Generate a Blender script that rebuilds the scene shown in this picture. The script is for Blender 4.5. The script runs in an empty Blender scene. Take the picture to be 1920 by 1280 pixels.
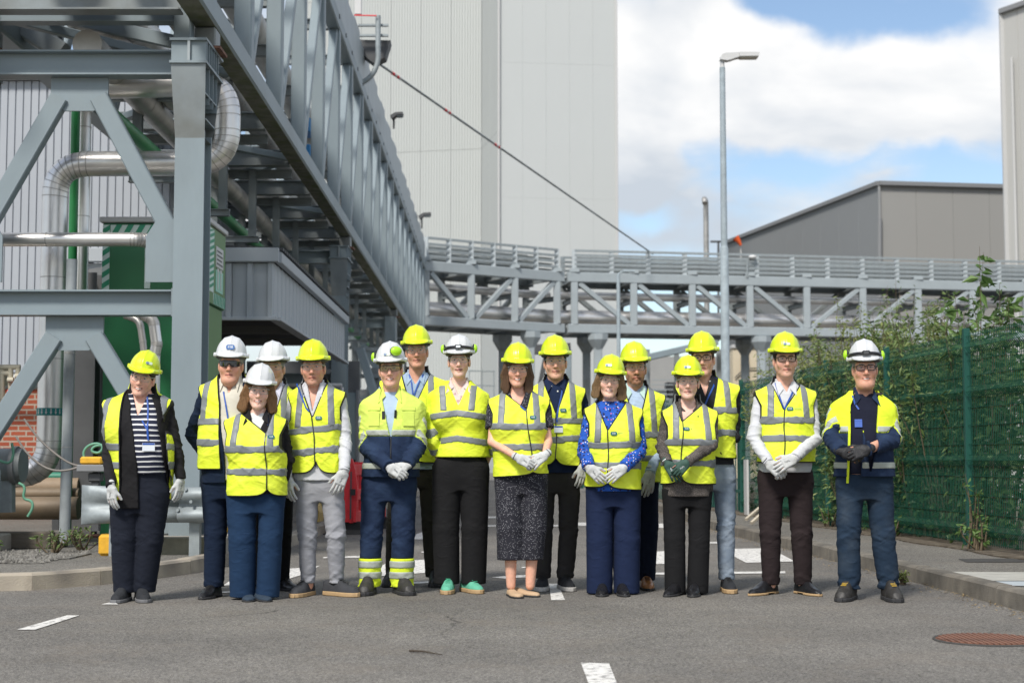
import bpy, bmesh, math, random
import numpy as np
from mathutils import Vector, Matrix

random.seed(7)
SC = bpy.context.scene
COL = SC.collection

# ------------------------------------------------------------------ camera
F = 2900.0                      # focal length in photo pixels (1920 wide)
CAMH = 0.96
HORIZON = 860.0
PITCH = math.atan((HORIZON - 640.0) / F)
cam_data = bpy.data.cameras.new("camera")
cam = bpy.data.objects.new("camera", cam_data)
COL.objects.link(cam)
cam.location = (0, 0, CAMH)
cam.rotation_euler = (math.radians(90) + PITCH, 0, 0)
cam_data.sensor_width = 36.0
cam_data.lens = F * 36.0 / 1920.0
cam_data.clip_end = 3000.0
cam_data.clip_start = 0.05
cam_data.dof.use_dof = True
cam_data.dof.focus_distance = 10.9
cam_data.dof.aperture_fstop = 3.2
SC.camera = cam

# ------------------------------------------------------------------ light
SUN_AZ = math.radians(205)      # compass direction the sun stands in, from +Y clockwise
SUN_EL = math.radians(48)
SUN_DIR = Vector((math.sin(SUN_AZ) * math.cos(SUN_EL), math.cos(SUN_AZ) * math.cos(SUN_EL), math.sin(SUN_EL)))
sun_data = bpy.data.lights.new("sun", 'SUN')
sun_data.energy = 2.1
sun_data.angle = math.radians(11.0)
sun_data.color = (1.0, 0.955, 0.89)
sun = bpy.data.objects.new("sun", sun_data)
COL.objects.link(sun)
sun.rotation_euler = SUN_DIR.to_track_quat('Z', 'Y').to_euler()
sun.location = (0, 0, 60)

world = bpy.data.worlds.new("World")
SC.world = world
world.use_nodes = True
def build_world():
    nt = world.node_tree
    n, l = nt.nodes, nt.links
    n.clear()
    out = n.new('ShaderNodeOutputWorld')
    bg = n.new('ShaderNodeBackground')
    sky = n.new('ShaderNodeTexSky')
    sky.sky_type = 'NISHITA'
    sky.sun_disc = False
    sky.sun_elevation = SUN_EL
    sky.sun_rotation = SUN_AZ
    sky.air_density = 1.0
    sky.dust_density = 0.6
    sky.ozone_density = 1.0
    tc = n.new('ShaderNodeTexCoord')
    mp = n.new('ShaderNodeMapping')
    mp.inputs['Scale'].default_value = (1.0, 1.0, 2.1)
    mp.inputs['Location'].default_value = CLOUD_LOC
    l.new(tc.outputs['Generated'], mp.inputs['Vector'])
    def noise(scale, detail, rough, src, dist=0.0):
        t = n.new('ShaderNodeTexNoise')
        t.inputs['Scale'].default_value = scale
        t.inputs['Detail'].default_value = detail
        t.inputs['Roughness'].default_value = rough
        t.inputs['Distortion'].default_value = dist
        l.new(src, t.inputs['Vector'])
        return t
    def math_(op, a, b=None, clamp=False):
        m = n.new('ShaderNodeMath'); m.operation = op; m.use_clamp = clamp
        for i, v in enumerate((a, b)):
            if v is None: continue
            if isinstance(v, (int, float)): m.inputs[i].default_value = v
            else: l.new(v, m.inputs[i])
        return m.outputs[0]
    base = noise(3.6, 9.0, 0.52, mp.outputs['Vector'], 0.25)
    # cloud banks and gaps of the photographed sky: (azimuth tangent, elevation tangent, half widths, weight)
    sp = n.new('ShaderNodeSeparateXYZ'); l.new(tc.outputs['Generated'], sp.inputs[0])
    yy = math_('MAXIMUM', sp.outputs['Y'], 0.05)
    cb = n.new('ShaderNodeCombineXYZ')
    l.new(math_('DIVIDE', sp.outputs['X'], yy), cb.inputs[0]); l.new(math_('DIVIDE', sp.outputs['Z'], yy), cb.inputs[1])
    wob = n.new('ShaderNodeTexNoise'); wob.inputs['Scale'].default_value = 16; wob.inputs['Detail'].default_value = 5
    l.new(tc.outputs['Generated'], wob.inputs['Vector'])
    wv = n.new('ShaderNodeVectorMath'); wv.operation = 'MULTIPLY_ADD'; wv.inputs[1].default_value = (.055, .055, 0)
    l.new(wob.outputs['Color'], wv.inputs[0]); l.new(cb.outputs[0], wv.inputs[2])
    tot = None
    for (cx, cy, rx, ry, wt) in CLOUDS:
        mm = n.new('ShaderNodeMapping'); mm.vector_type = 'TEXTURE'
        mm.inputs['Location'].default_value = (cx + .0275, cy + .0275, 0); mm.inputs['Scale'].default_value = (rx, ry, 1)
        l.new(wv.outputs[0], mm.inputs['Vector'])
        gd = n.new('ShaderNodeTexGradient'); gd.gradient_type = 'SPHERICAL'; l.new(mm.outputs[0], gd.inputs[0])
        t = math_('MULTIPLY', gd.outputs['Fac'], wt)
        tot = t if tot is None else math_('ADD', tot, t)
    fwd = math_('MULTIPLY', math_('GREATER_THAN', sp.outputs['Y'], 0.2), tot)
    fac = math_('ADD', base.outputs['Fac'], fwd)
    cov = n.new('ShaderNodeValToRGB')
    cov.color_ramp.interpolation = 'EASE'
    cov.color_ramp.elements[0].position = CLOUD_LO
    cov.color_ramp.elements[1].position = CLOUD_HI
    l.new(fac, cov.inputs['Fac'])
    # the lit tops and the greyer undersides: compare the cloud with itself a little higher up
    mp2 = n.new('ShaderNodeMapping')
    mp2.inputs['Location'].default_value = (0.03, 0.0, 0.10)
    l.new(mp.outputs['Vector'], mp2.inputs['Vector'])
    up = noise(3.6, 5.0, 0.5, mp2.outputs['Vector'], 0.25)
    rel = math_('SUBTRACT', base.outputs['Fac'], up.outputs['Fac'])
    rel = math_('MULTIPLY_ADD', rel, 5.0)
    rel.node.inputs[2].default_value = 0.52
    rel.node.use_clamp = True
    cc = n.new('ShaderNodeMix'); cc.data_type = 'RGBA'
    cc.inputs['A'].default_value = CLOUD_DARK
    cc.inputs['B'].default_value = CLOUD_LIGHT
    l.new(rel, cc.inputs['Factor'])
    mx = n.new('ShaderNodeMix'); mx.data_type = 'RGBA'
    l.new(cov.outputs['Color'], mx.inputs['Factor'])
    l.new(sky.outputs['Color'], mx.inputs['A'])
    l.new(cc.outputs['Result'], mx.inputs['B'])
    l.new(mx.outputs['Result'], bg.inputs['Color'])
    bg.inputs['Strength'].default_value = SKY_STRENGTH
    l.new(bg.outputs['Background'], out.inputs['Surface'])
SKY_STRENGTH = 0.085
CLOUD_LOC = (9.1, 5.5, 0.78)
CLOUD_LO, CLOUD_HI = 0.36, 0.60
CLOUDS = [((u - 960) / 2900, (860 - v) / 2900, a / 2900, b / 2900, w) for u, v, a, b, w in ((1610, 5, 300, 110, -.34), (1440, 0, 120, 60, -.2), (1820, 40, 150, 90, -.14), (1330, 130, 260, 190, .22), (1640, 175, 330, 130, .22), (1480, 290, 330, 85, -.30), (1790, 325, 230, 80, -.28), (1300, 260, 110, 45, -.16), (1205, 312, 110, 80, .30), (1665, 318, 110, 45, .26), (1310, 450, 260, 70, .12), (1225, 400, 90, 50, -.16))]
CLOUD_DARK = (3.9, 4.3, 4.8, 1)
CLOUD_LIGHT = (6.5, 6.5, 6.5, 1)
build_world()

SC.view_settings.view_transform = 'Standard'
SC.view_settings.look = 'None'
SC.view_settings.exposure = 0.88
SC.view_settings.gamma = 1.0
SC.view_settings.use_curve_mapping = False
SC.render.engine = 'CYCLES'
SC.cycles.use_denoising = True
SC.cycles.max_bounces = 6
SC.cycles.diffuse_bounces = 3
SC.cycles.glossy_bounces = 3
SC.cycles.transmission_bounces = 4
SC.cycles.transparent_max_bounces = 10
SC.cycles.caustics_reflective = False
SC.cycles.caustics_refractive = False

# ------------------------------------------------------------------ photo pixel -> place
CT, ST = math.cos(PITCH), math.sin(PITCH)
def P(u, v, Y):
    """point seen at photo pixel (u, v) at distance Y along the road"""
    a = (u - 960.0) / F; b = (640.0 - v) / F
    t = Y / (CT - b * ST)
    return Vector((a * t, Y, CAMH + (ST + b * CT) * t))
def Gd(u, v, z=0.0):
    """point on the level surface of height z seen at photo pixel (u, v)"""
    a = (u - 960.0) / F; b = (640.0 - v) / F
    t = (z - CAMH) / (ST + b * CT)
    return Vector((a * t, (CT - b * ST) * t, z))
def Zat(v, Y): return P(960, v, Y).z
def Xat(u, Y): return P(u, 860, Y).x

# ------------------------------------------------------------------ materials
MATS = {}
def mat(name, col, rough=0.6, metal=0.0, var=0.12, vscale=6.0, bump=0.0, bscale=40.0, spec=0.5,
        col2=None, c2scale=3.0, c2lo=0.45, c2hi=0.65, trans=0.0, coat=0.0, attr=None, sheen=0.0, stretch=None, crease=0.0, cscale=11.0):
    if name in MATS: return MATS[name]
    m = bpy.data.materials.new(name); m.use_nodes = True
    nt = m.node_tree; n, l = nt.nodes, nt.links
    b = n['Principled BSDF']
    b.inputs['Roughness'].default_value = rough
    b.inputs['Metallic'].default_value = metal
    b.inputs['Specular IOR Level'].default_value = spec
    if coat: b.inputs['Coat Weight'].default_value = coat; b.inputs['Coat Roughness'].default_value = 0.15
    if sheen: b.inputs['Sheen Weight'].default_value = sheen
    tc = n.new('ShaderNodeTexCoord')
    vec = tc.outputs['Object']
    if stretch:
        mp = n.new('ShaderNodeMapping'); mp.inputs['Scale'].default_value = stretch
        l.new(vec, mp.inputs['Vector']); vec = mp.outputs['Vector']
    c4 = tuple(col) + (1,)
    src = None
    if attr:
        a = n.new('ShaderNodeAttribute'); a.attribute_name = attr
        src = a.outputs['Color']
    if col2 is not None:
        t = n.new('ShaderNodeTexNoise'); t.inputs['Scale'].default_value = c2scale; t.inputs['Detail'].default_value = 8; t.inputs['Roughness'].default_value = 0.52
        l.new(vec, t.inputs['Vector'])
        r = n.new('ShaderNodeValToRGB'); r.color_ramp.elements[0].position = c2lo; r.color_ramp.elements[1].position = c2hi
        l.new(t.outputs['Fac'], r.inputs['Fac'])
        mx = n.new('ShaderNodeMix'); mx.data_type = 'RGBA'
        mx.inputs['A'].default_value = c4; mx.inputs['B'].default_value = tuple(col2) + (1,)
        if src is not None: l.new(src, mx.inputs['A'])
        l.new(r.outputs['Color'], mx.inputs['Factor'])
        src = mx.outputs['Result']
    if var > 0:
        t = n.new('ShaderNodeTexNoise'); t.inputs['Scale'].default_value = vscale; t.inputs['Detail'].default_value = 6; t.inputs['Roughness'].default_value = 0.6
        l.new(vec, t.inputs['Vector'])
        mr = n.new('ShaderNodeMapRange'); mr.inputs['From Min'].default_value = 0.3; mr.inputs['From Max'].default_value = 0.7
        mr.inputs['To Min'].default_value = 1 - var; mr.inputs['To Max'].default_value = 1 + var
        l.new(t.outputs['Fac'], mr.inputs['Value'])
        mx = n.new('ShaderNodeMix'); mx.data_type = 'RGBA'; mx.blend_type = 'MULTIPLY'; mx.inputs['Factor'].default_value = 1
        mx.inputs['A'].default_value = c4
        if src is not None: l.new(src, mx.inputs['A'])
        cb = n.new('ShaderNodeCombineColor')
        for k in range(3): l.new(mr.outputs['Result'], cb.inputs[k])
        l.new(cb.outputs['Color'], mx.inputs['B'])
        src = mx.outputs['Result']
    if src is not None: l.new(src, b.inputs['Base Color'])
    else: b.inputs['Base Color'].default_value = c4
    if bump > 0:
        t = n.new('ShaderNodeTexNoise'); t.inputs['Scale'].default_value = bscale; t.inputs['Detail'].default_value = 5
        l.new(vec, t.inputs['Vector'])
        bp = n.new('ShaderNodeBump'); bp.inputs['Strength'].default_value = bump; bp.inputs['Distance'].default_value = 0.01
        l.new(t.outputs['Fac'], bp.inputs['Height']); l.new(bp.outputs['Normal'], b.inputs['Normal'])
        if crease > 0:      # soft creases of worn cloth
            mp = n.new('ShaderNodeMapping'); mp.inputs['Scale'].default_value = (1, 1, 1.7); mp.inputs['Rotation'].default_value = (.3, .5, 0)
            t = n.new('ShaderNodeTexNoise'); t.noise_type = 'RIDGED_MULTIFRACTAL'; t.inputs['Scale'].default_value = cscale; t.inputs['Detail'].default_value = 2.5; t.inputs['Distortion'].default_value = 1.0
            l.new(tc.outputs['Object'], mp.inputs['Vector']); l.new(mp.outputs['Vector'], t.inputs['Vector'])
            b2 = n.new('ShaderNodeBump'); b2.inputs['Strength'].default_value = crease; b2.inputs['Distance'].default_value = .012
            l.new(t.outputs['Fac'], b2.inputs['Height']); l.new(b2.outputs['Normal'], bp.inputs['Normal'])
    MATS[name] = m
    return m

# ------------------------------------------------------------------ object helpers
def tag(o, label=None, cat=None, group=None, kind=None):
    if label: o["label"] = label
    if cat: o["category"] = cat
    if group: o["group"] = group
    if kind: o["kind"] = kind
    return o
def empty(name, loc, label=None, cat=None, group=None):
    o = bpy.data.objects.new(name, None)
    COL.objects.link(o); o.location = loc
    o.empty_display_size = 0.2
    return tag(o, label, cat, group)
def link(name, me, parent=None, M=None):
    """link mesh data as an object; M is the world matrix"""
    o = bpy.data.objects.new(name, me)
    COL.objects.link(o)
    M = M if M is not None else Matrix.Identity(4)
    if parent is not None:
        o.parent = parent
        o.matrix_local = WM(parent).inverted() @ M
    else:
        o.matrix_world = M
    return o
def WM(o):
    m = o.matrix_basis.copy()
    while o.parent is not None:
        o = o.parent; m = o.matrix_basis @ m
    return m
def mesh_py(name, verts, faces, material=None, smooth=False):
    me = bpy.data.meshes.new(name)
    me.from_pydata([tuple(v) for v in verts], [], faces)
    if material: me.materials.append(material)
    if smooth: me.polygons.foreach_set('use_smooth', [True] * len(me.polygons))
    me.update()
    return me
def mesh_np(name, V, Q, material=None, smooth=True):
    """V (n,3), Q (m,k) arrays"""
    me = bpy.data.meshes.new(name)
    n, (m, k) = len(V), Q.shape
    me.vertices.add(n); me.vertices.foreach_set('co', np.ascontiguousarray(V, dtype=np.float32).ravel())
    me.loops.add(m * k); me.loops.foreach_set('vertex_index', np.ascontiguousarray(Q, dtype=np.int32).ravel())
    me.polygons.add(m)
    me.polygons.foreach_set('loop_start', np.arange(0, m * k, k, dtype=np.int32))
    me.polygons.foreach_set('use_smooth', np.full(m, smooth))
    if material: me.materials.append(material)
    me.update(calc_edges=True)
    return me
def poly(name, pts, z_thick, material, parent=None, up=Vector((0, 0, 1))):
    """flat polygon given thickness along up (prism)"""
    n = len(pts)
    pts = [Vector(p) for p in pts]
    V = [p for p in pts] + [p - up * z_thick for p in pts]
    Fc = [list(range(n)), list(range(2 * n - 1, n - 1, -1))]
    for i in range(n):
        j = (i + 1) % n
        Fc.append([i, i + n, j + n, j])
    me = mesh_py(name, V, Fc, material)
    bm = bmesh.new(); bm.from_mesh(me); bmesh.ops.recalc_face_normals(bm, faces=bm.faces); bm.to_mesh(me); bm.free()
    c = sum(pts, Vector()) / n
    me.transform(Matrix.Translation(-c))
    return link(name, me, parent, Matrix.Translation(c))
BOXC = {}
def box_mesh(sx, sy, sz, material, bev=0.0):
    key = (round(sx, 4), round(sy, 4), round(sz, 4), material.name if material else '', bev)
    if key in BOXC: return BOXC[key]
    bm = bmesh.new()
    bmesh.ops.create_cube(bm, size=1.0)
    bmesh.ops.scale(bm, vec=(sx, sy, sz), verts=bm.verts)
    if bev > 0:
        bmesh.ops.bevel(bm, geom=bm.edges[:], offset=bev, segments=1, affect='EDGES')
    me = bpy.data.meshes.new('box'); bm.to_mesh(me); bm.free()
    if material: me.materials.append(material)
    BOXC[key] = me
    return me
def box(name, lo, hi, material, parent=None, bev=0.0):
    lo, hi = Vector(lo), Vector(hi)
    s = hi - lo
    return link(name, box_mesh(abs(s.x), abs(s.y), abs(s.z), material, bev), parent, Matrix.Translation((lo + hi) / 2))
def frame(p0, p1, up=(0, 0, 1)):
    """matrix with local Z along p0->p1, local Y near up, origin at p0"""
    z = (p1 - p0).normalized(); up = Vector(up)
    if abs(z.dot(up)) > 0.98: up = Vector((0, 1, 0))
    x = up.cross(z).normalized(); y = z.cross(x)
    M = Matrix((x, y, z)).transposed().to_4x4(); M.translation = p0
    return M
PROF = {}
def profile(kind, w, h):
    t = 0.012 if min(w, h) < 0.2 else 0.018
    if kind == 'I':      # web along local Y, flanges across local X
        tf = max(0.012, h * 0.07); tw = max(0.008, w * 0.05)
        a, b = w / 2, h / 2
        return [(-a, -b), (a, -b), (a, -b + tf), (tw, -b + tf), (tw, b - tf), (a, b - tf), (a, b), (-a, b), (-a, b - tf), (-tw, b - tf), (-tw, -b + tf), (-a, -b + tf)]
    if kind == 'B':      # hollow-section bar with small rounded corners
        a, b = w / 2, h / 2; c = min(w, h) * 0.09
        return [(-a + c, -b), (a - c, -b), (a, -b + c), (a, b - c), (a - c, b), (-a + c, b), (-a, b - c), (-a, -b + c)]
    if kind == 'L':
        a, b = w / 2, h / 2
        return [(-a, -b), (a, -b), (a, -b + t), (-a + t, -b + t), (-a + t, b), (-a, b)]
    if kind == 'C':
        a, b = w / 2, h / 2
        return [(-a, -b), (a, -b), (a, -b + t), (-a + t, -b + t), (-a + t, b - t), (a, b - t), (a, b), (-a, b)]
    if kind == 'R':
        seg = 14
        return [(w / 2 * math.cos(2 * math.pi * i / seg), h / 2 * math.sin(2 * math.pi * i / seg)) for i in range(seg)]
BEAMC = {}
def beam(name, p0, p1, w, h, material, parent=None, kind='B', up=(0, 0, 1)):
    p0, p1 = Vector(p0), Vector(p1)
    L = (p1 - p0).length
    key = (kind, round(w, 4), round(h, 4), round(L, 3), material.name)
    if key not in BEAMC:
        pr = profile(kind, w, h); n = len(pr)
        V = [(x, y, 0) for x, y in pr] + [(x, y, L) for x, y in pr]
        Fc = [[i, (i + 1) % n, (i + 1) % n + n, i + n] for i in range(n)]
        if kind == 'R':
            V += V[:]
            Fc += [list(range(3 * n - 1, 2 * n - 1, -1)), list(range(3 * n, 4 * n))]
        elif kind == 'B':
            Fc += [list(range(n - 1, -1, -1)), list(range(n, 2 * n))]
        else:
            # caps as triangles fan-free: tessellated
            from mathutils.geometry import tessellate_polygon
            tri = tessellate_polygon([[Vector((x, y, 0)) for x, y in pr]])
            for t in tri:
                Fc.append([t[2], t[1], t[0]]); Fc.append([t[0] + n, t[1] + n, t[2] + n])
        me = mesh_py(name, V, Fc, material)
        bm = bmesh.new(); bm.from_mesh(me); bmesh.ops.recalc_face_normals(bm, faces=bm.faces); bm.to_mesh(me); bm.free()
        if kind == 'R':
            for p in me.polygons: p.use_smooth = len(p.vertices) == 4
        BEAMC[key] = me
    return link(name, BEAMC[key], parent, frame(p0, p1, up))
def arc_path(pts, rad, seg=7):
    """polyline with rounded bends"""
    out = [Vector(pts[0])]
    for i in range(1, len(pts) - 1):
        a, b, c = Vector(pts[i - 1]), Vector(pts[i]), Vector(pts[i + 1])
        d1 = (a - b).normalized(); d2 = (c - b).normalized()
        ang = d1.angle(d2)
        if ang > math.pi - 0.02: out.append(b); continue
        t = min(rad / math.tan(ang / 2), (a - b).length * 0.49, (c - b).length * 0.49)
        p, q = b + d1 * t, b + d2 * t
        for k in range(seg + 1):
            s = k / seg
            out.append((p * (1 - s) + b * s) * (1 - s) + (b * (1 - s) + q * s) * s)
    out.append(Vector(pts[-1]))
    return out
def tube_mesh(name, path, r, material, seg=16, caps=True):
    path = [Vector(p) for p in path]
    n = len(path)
    V = []; Fc = []
    prev = None
    for i, p in enumerate(path):
        d = (path[min(i + 1, n - 1)] - path[max(i - 1, 0)]).normalized()
        if prev is None:
            up = Vector((0, 0, 1)) if abs(d.z) < 0.9 else Vector((1, 0, 0))
            x = up.cross(d).normalized()
        else:
            x = (prev - d * prev.dot(d)).normalized()
        prev = x; y = d.cross(x)
        rr = r[i] if isinstance(r, (list, tuple)) else r
        for k in range(seg):
            a = 2 * math.pi * k / seg
            V.append(p + x * (rr * math.cos(a)) + y * (rr * math.sin(a)))
    for i in range(n - 1):
        for k in range(seg):
            k2 = (k + 1) % seg
            Fc.append([i * seg + k, i * seg + k2, (i + 1) * seg + k2, (i + 1) * seg + k])
    if caps:
        m = n * seg      # caps get vertices of their own so that the wall shades straight
        V += V[:seg] + V[(n - 1) * seg:n * seg]
        Fc.append(list(range(m + seg - 1, m - 1, -1))); Fc.append(list(range(m + seg, m + 2 * seg)))
    me = mesh_py(name, V, Fc, material)
    for p in me.polygons: p.use_smooth = len(p.vertices) == 4
    return me
def tube(name, path, r, material, parent=None, seg=16):
    me = tube_mesh(name, path, r, material, seg)
    c = Vector(path[0])
    me.transform(Matrix.Translation(-c))
    return link(name, me, parent, Matrix.Translation(c))
def text_mesh(s, size, material, depth=0.0):
    cu = bpy.data.curves.new('lettering', 'FONT')
    cu.body = s; cu.size = size; cu.extrude = depth; cu.resolution_u = 3
    cu.align_x = 'CENTER'; cu.align_y = 'CENTER'
    o = bpy.data.objects.new('lettering', cu)
    COL.objects.link(o)
    dg = bpy.context.evaluated_depsgraph_get()
    me = bpy.data.meshes.new_from_object(o.evaluated_get(dg))
    bpy.data.objects.remove(o); bpy.data.curves.remove(cu)
    me.materials.clear(); me.materials.append(material)
    return me
# ================================================================== setting: road, pavements, kerbs
def asphalt(name, c_dark, c_light, scale=1.0):
    m = bpy.data.materials.new(name); m.use_nodes = True
    nt = m.node_tree; n, l = nt.nodes, nt.links
    b = n['Principled BSDF']; b.inputs['Roughness'].default_value = 0.88; b.inputs['Specular IOR Level'].default_value = 0.35
    geo = n.new('ShaderNodeNewGeometry')
    pos = geo.outputs['Position']
    def noise(s, d=4, r=0.6):
        t = n.new('ShaderNodeTexNoise'); t.inputs['Scale'].default_value = s; t.inputs['Detail'].default_value = d; t.inputs['Roughness'].default_value = r
        l.new(pos, t.inputs['Vector']); return t.outputs['Fac']
    def ramp(src, p0, p1, c0, c1):
        r = n.new('ShaderNodeValToRGB'); e = r.color_ramp.elements
        e[0].position, e[1].position = p0, p1; e[0].color = c0; e[1].color = c1
        l.new(src, r.inputs['Fac']); return r.outputs['Color']
    def mix(f, a, b_, mode='MIX'):
        x = n.new('ShaderNodeMix'); x.data_type = 'RGBA'; x.blend_type = mode
        if isinstance(f, (int, float)): x.inputs['Factor'].default_value = f
        else: l.new(f, x.inputs['Factor'])
        for k, v in (('A', a), ('B', b_)):
            if isinstance(v, tuple): x.inputs[k].default_value = v
            else: l.new(v, x.inputs[k])
        return x.outputs['Result']
    vor = n.new('ShaderNodeTexVoronoi'); vor.inputs['Scale'].default_value = 105 * scale
    l.new(pos, vor.inputs['Vector'])
    stones = ramp(vor.outputs['Color'], 0.1, 0.95, c_dark + (1,), c_light + (1,))
    fine = ramp(noise(260 * scale, 3), 0.3, 0.7, (0.62, 0.62, 0.62, 1), (1.35, 1.35, 1.35, 1))
    c = mix(1.0, stones, fine, 'MULTIPLY')
    broad = ramp(noise(0.55, 6, 0.65), 0.3, 0.72, (0.72, 0.71, 0.70, 1), (1.20, 1.18, 1.14, 1))
    c = mix(1.0, c, broad, 'MULTIPLY')
    # dusty brown wash and a few dark oil spots
    dust = ramp(noise(1.7, 7, 0.7), 0.50, 0.75, (0, 0, 0, 1), (0.55, 0.55, 0.55, 1))
    c = mix(dust, c, (0.185, 0.158, 0.128, 1))
    spots = ramp(noise(6.0, 2, 0.5), 0.74, 0.80, (0, 0, 0, 1), (0.7, 0.7, 0.7, 1))
    c = mix(spots, c, (0.030, 0.030, 0.030, 1))
    light = n.new('ShaderNodeTexVoronoi'); light.inputs['Scale'].default_value = 23
    l.new(pos, light.inputs['Vector'])
    lspot = ramp(light.outputs['Distance'], 0.03, 0.07, (1, 1, 1, 1), (0, 0, 0, 1))
    lm = ramp(light.outputs['Color'], 0.83, 0.85, (0, 0, 0, 1), (0.7, 0.7, 0.7, 1))
    c = mix(mix(1.0, lspot, lm, 'MULTIPLY'), c, (0.42, 0.41, 0.38, 1))
    # hairline cracks, only here and there
    warp = n.new('ShaderNodeTexNoise'); warp.inputs['Scale'].default_value = 1.3; warp.inputs['Detail'].default_value = 6
    l.new(pos, warp.inputs['Vector'])
    add = n.new('ShaderNodeVectorMath'); add.operation = 'MULTIPLY_ADD'
    l.new(warp.outputs['Color'], add.inputs[0]); add.inputs[1].default_value = (0.9, 0.9, 0.9); l.new(pos, add.inputs[2])
    cr = n.new('ShaderNodeTexVoronoi'); cr.feature = 'DISTANCE_TO_EDGE'; cr.inputs['Scale'].default_value = 0.28
    l.new(add.outputs[0], cr.inputs['Vector'])
    crk = ramp(cr.outputs['Distance'], 0.0015, 0.004, (0.75, 0.75, 0.75, 1), (0, 0, 0, 1))
    msk = ramp(noise(0.4, 2), 0.50, 0.58, (0, 0, 0, 1), (1, 1, 1, 1))
    c = mix(mix(1.0, crk, msk, 'MULTIPLY'), c, (0.018, 0.018, 0.018, 1))
    l.new(c, b.inputs['Base Color'])
    bp = n.new('ShaderNodeBump'); bp.inputs['Strength'].default_value = 0.55; bp.inputs['Distance'].default_value = 0.006
    l.new(vor.outputs['Distance'], bp.inputs['Height']); l.new(bp.outputs['Normal'], b.inputs['Normal'])
    MATS[name] = m
    return m
M_ROAD = asphalt('asphalt', (0.086, 0.081, 0.075), (0.275, 0.262, 0.241))
M_PATH = asphalt('path_asphalt', (0.095, 0.090, 0.082), (0.26, 0.25, 0.225), 0.8)
M_CONC = mat('concrete', (0.36, 0.335, 0.29), 0.85, var=0.18, vscale=5, bump=0.4, bscale=70, col2=(0.20, 0.185, 0.155), c2scale=2.5, c2lo=0.5, c2hi=0.75)
M_KERB = mat('kerb_concrete', (0.40, 0.35, 0.28), 0.85, var=0.2, vscale=7, bump=0.5, bscale=90, col2=(0.19, 0.17, 0.145), c2scale=3.5, c2lo=0.48, c2hi=0.70)
M_KERBD = mat('kerb_weathered', (0.185, 0.165, 0.135), 0.88, var=0.22, vscale=7, bump=0.5, bscale=90, col2=(0.10, 0.092, 0.078), c2scale=3.0, c2lo=0.45, c2hi=0.70)
M_PAINT = mat('road_paint', (0.72, 0.70, 0.66), 0.7, var=0.10, vscale=30, bump=0.25, bscale=160, col2=(0.24, 0.23, 0.215), c2scale=26, c2lo=0.50, c2hi=0.66)
M_SOIL = mat('soil', (0.085, 0.066, 0.045), 0.95, var=0.35, vscale=14, bump=0.9, bscale=40, col2=(0.15, 0.125, 0.09), c2scale=9)
M_GRAVEL = mat('gravel', (0.20, 0.19, 0.17), 0.9, var=0.3, vscale=30, bump=0.6, bscale=60, col2=(0.085, 0.08, 0.07), c2scale=8)
M_RUST = mat('rusty_iron', (0.22, 0.105, 0.068), 0.8, var=0.25, vscale=20, bump=0.4, bscale=90, col2=(0.14, 0.07, 0.05), c2scale=7)

S = 900.0
road = link('road', mesh_py('road', [(-S, -60, 0), (S, -60, 0), (S, 2 * S, 0), (-S, 2 * S, 0)], [[0, 1, 2, 3]], M_ROAD))
tag(road, kind='structure')

# lines of the two kerbs (edge towards the road), read off the picture on the kerb's top face
KT = 0.125
def KP(u, v): p = Gd(u, v, KT); return Vector((p.x, p.y, 0))
kr = [Vector((3.42, 4.0, 0)), Vector((3.34, 7.5, 0)), KP(1920, 1110), KP(1690, 1055), KP(1465, 1005), KP(1327, 975), KP(1235, 945), Vector((2.55, 45, 0)), Vector((2.3, 62, 0))]
kl = [Vector((-14, 10.75, 0)), Vector((-6.0, 10.95, 0)), KP(0, 1076.6), KP(106, 1072), KP(206, 1064), KP(300, 1055), KP(384, 1044), KP(470, 1024), KP(548, 1003), KP(600, 985), Vector((-2.42, 30, 0)), Vector((-2.5, 58, 0))]
def resample(pts, step):
    out = [pts[0].copy()]; acc = 0.0
    for a, b in zip(pts[:-1], pts[1:]):
        L = (b - a).length; d = (b - a) / L; pos = 0.0
        while acc + (L - pos) >= step:
            pos += step - acc; acc = 0.0
            out.append(a + d * pos)
        acc += L - pos
    return out
def smooth_line(pts, it=2):
    for _ in range(it):
        q = [pts[0]]
        for a, b in zip(pts[:-1], pts[1:]):
            q += [a * 0.75 + b * 0.25, a * 0.25 + b * 0.75]
        pts = q + [pts[-1]]
    return pts
kl = smooth_line(kl, 2); kr = smooth_line(kr, 2)
def kerb(name, line, side, material, stone, label):
    """side +1: pavement lies to +X of the line"""
    root = empty(name, (line[0].x, line[0].y, 0)); tag(root, kind='structure')
    pts = resample(line, stone)
    inner = []
    for i, (a, b) in enumerate(zip(pts[:-1], pts[1:])):
        d = (b - a).normalized(); nrm = Vector((d.y, -d.x, 0)) * side
        if i == 0: inner.append(a + nrm * 0.125)
        g = 0.004
        a2, b2 = a + d * g, b - d * g
        w = 0.125; h = KT + random.uniform(-0.003, 0.003)
        c = 0.018
        V = []
        for p in (a2, b2):
            for q, z in ((0, -0.05), (0.012, h - c), (c + 0.012, h), (w, h), (w, -0.05)):
                V.append(p + nrm * q + Vector((0, 0, z)))
        Fc = [[k, (k + 1) % 5, (k + 1) % 5 + 5, k + 5] for k in range(5)] + [[4, 3, 2, 1, 0], [5, 6, 7, 8, 9]]
        me = mesh_py('kerb_stone', [v - a2 for v in V], Fc, material)
        bm = bmesh.new(); bm.from_mesh(me); bmesh.ops.recalc_face_normals(bm, faces=bm.faces); bm.to_mesh(me); bm.free()
        link('kerb_stone', me, root, Matrix.Translation(a2))
        inner.append(b + nrm * 0.125)
    return root, inner
kerb_r, in_r = kerb('kerb', kr, +1, M_KERBD, 0.91, '')
kerb_l, in_l = kerb('kerb', kl, +1 * -1, M_KERB, 0.62, '')
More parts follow.
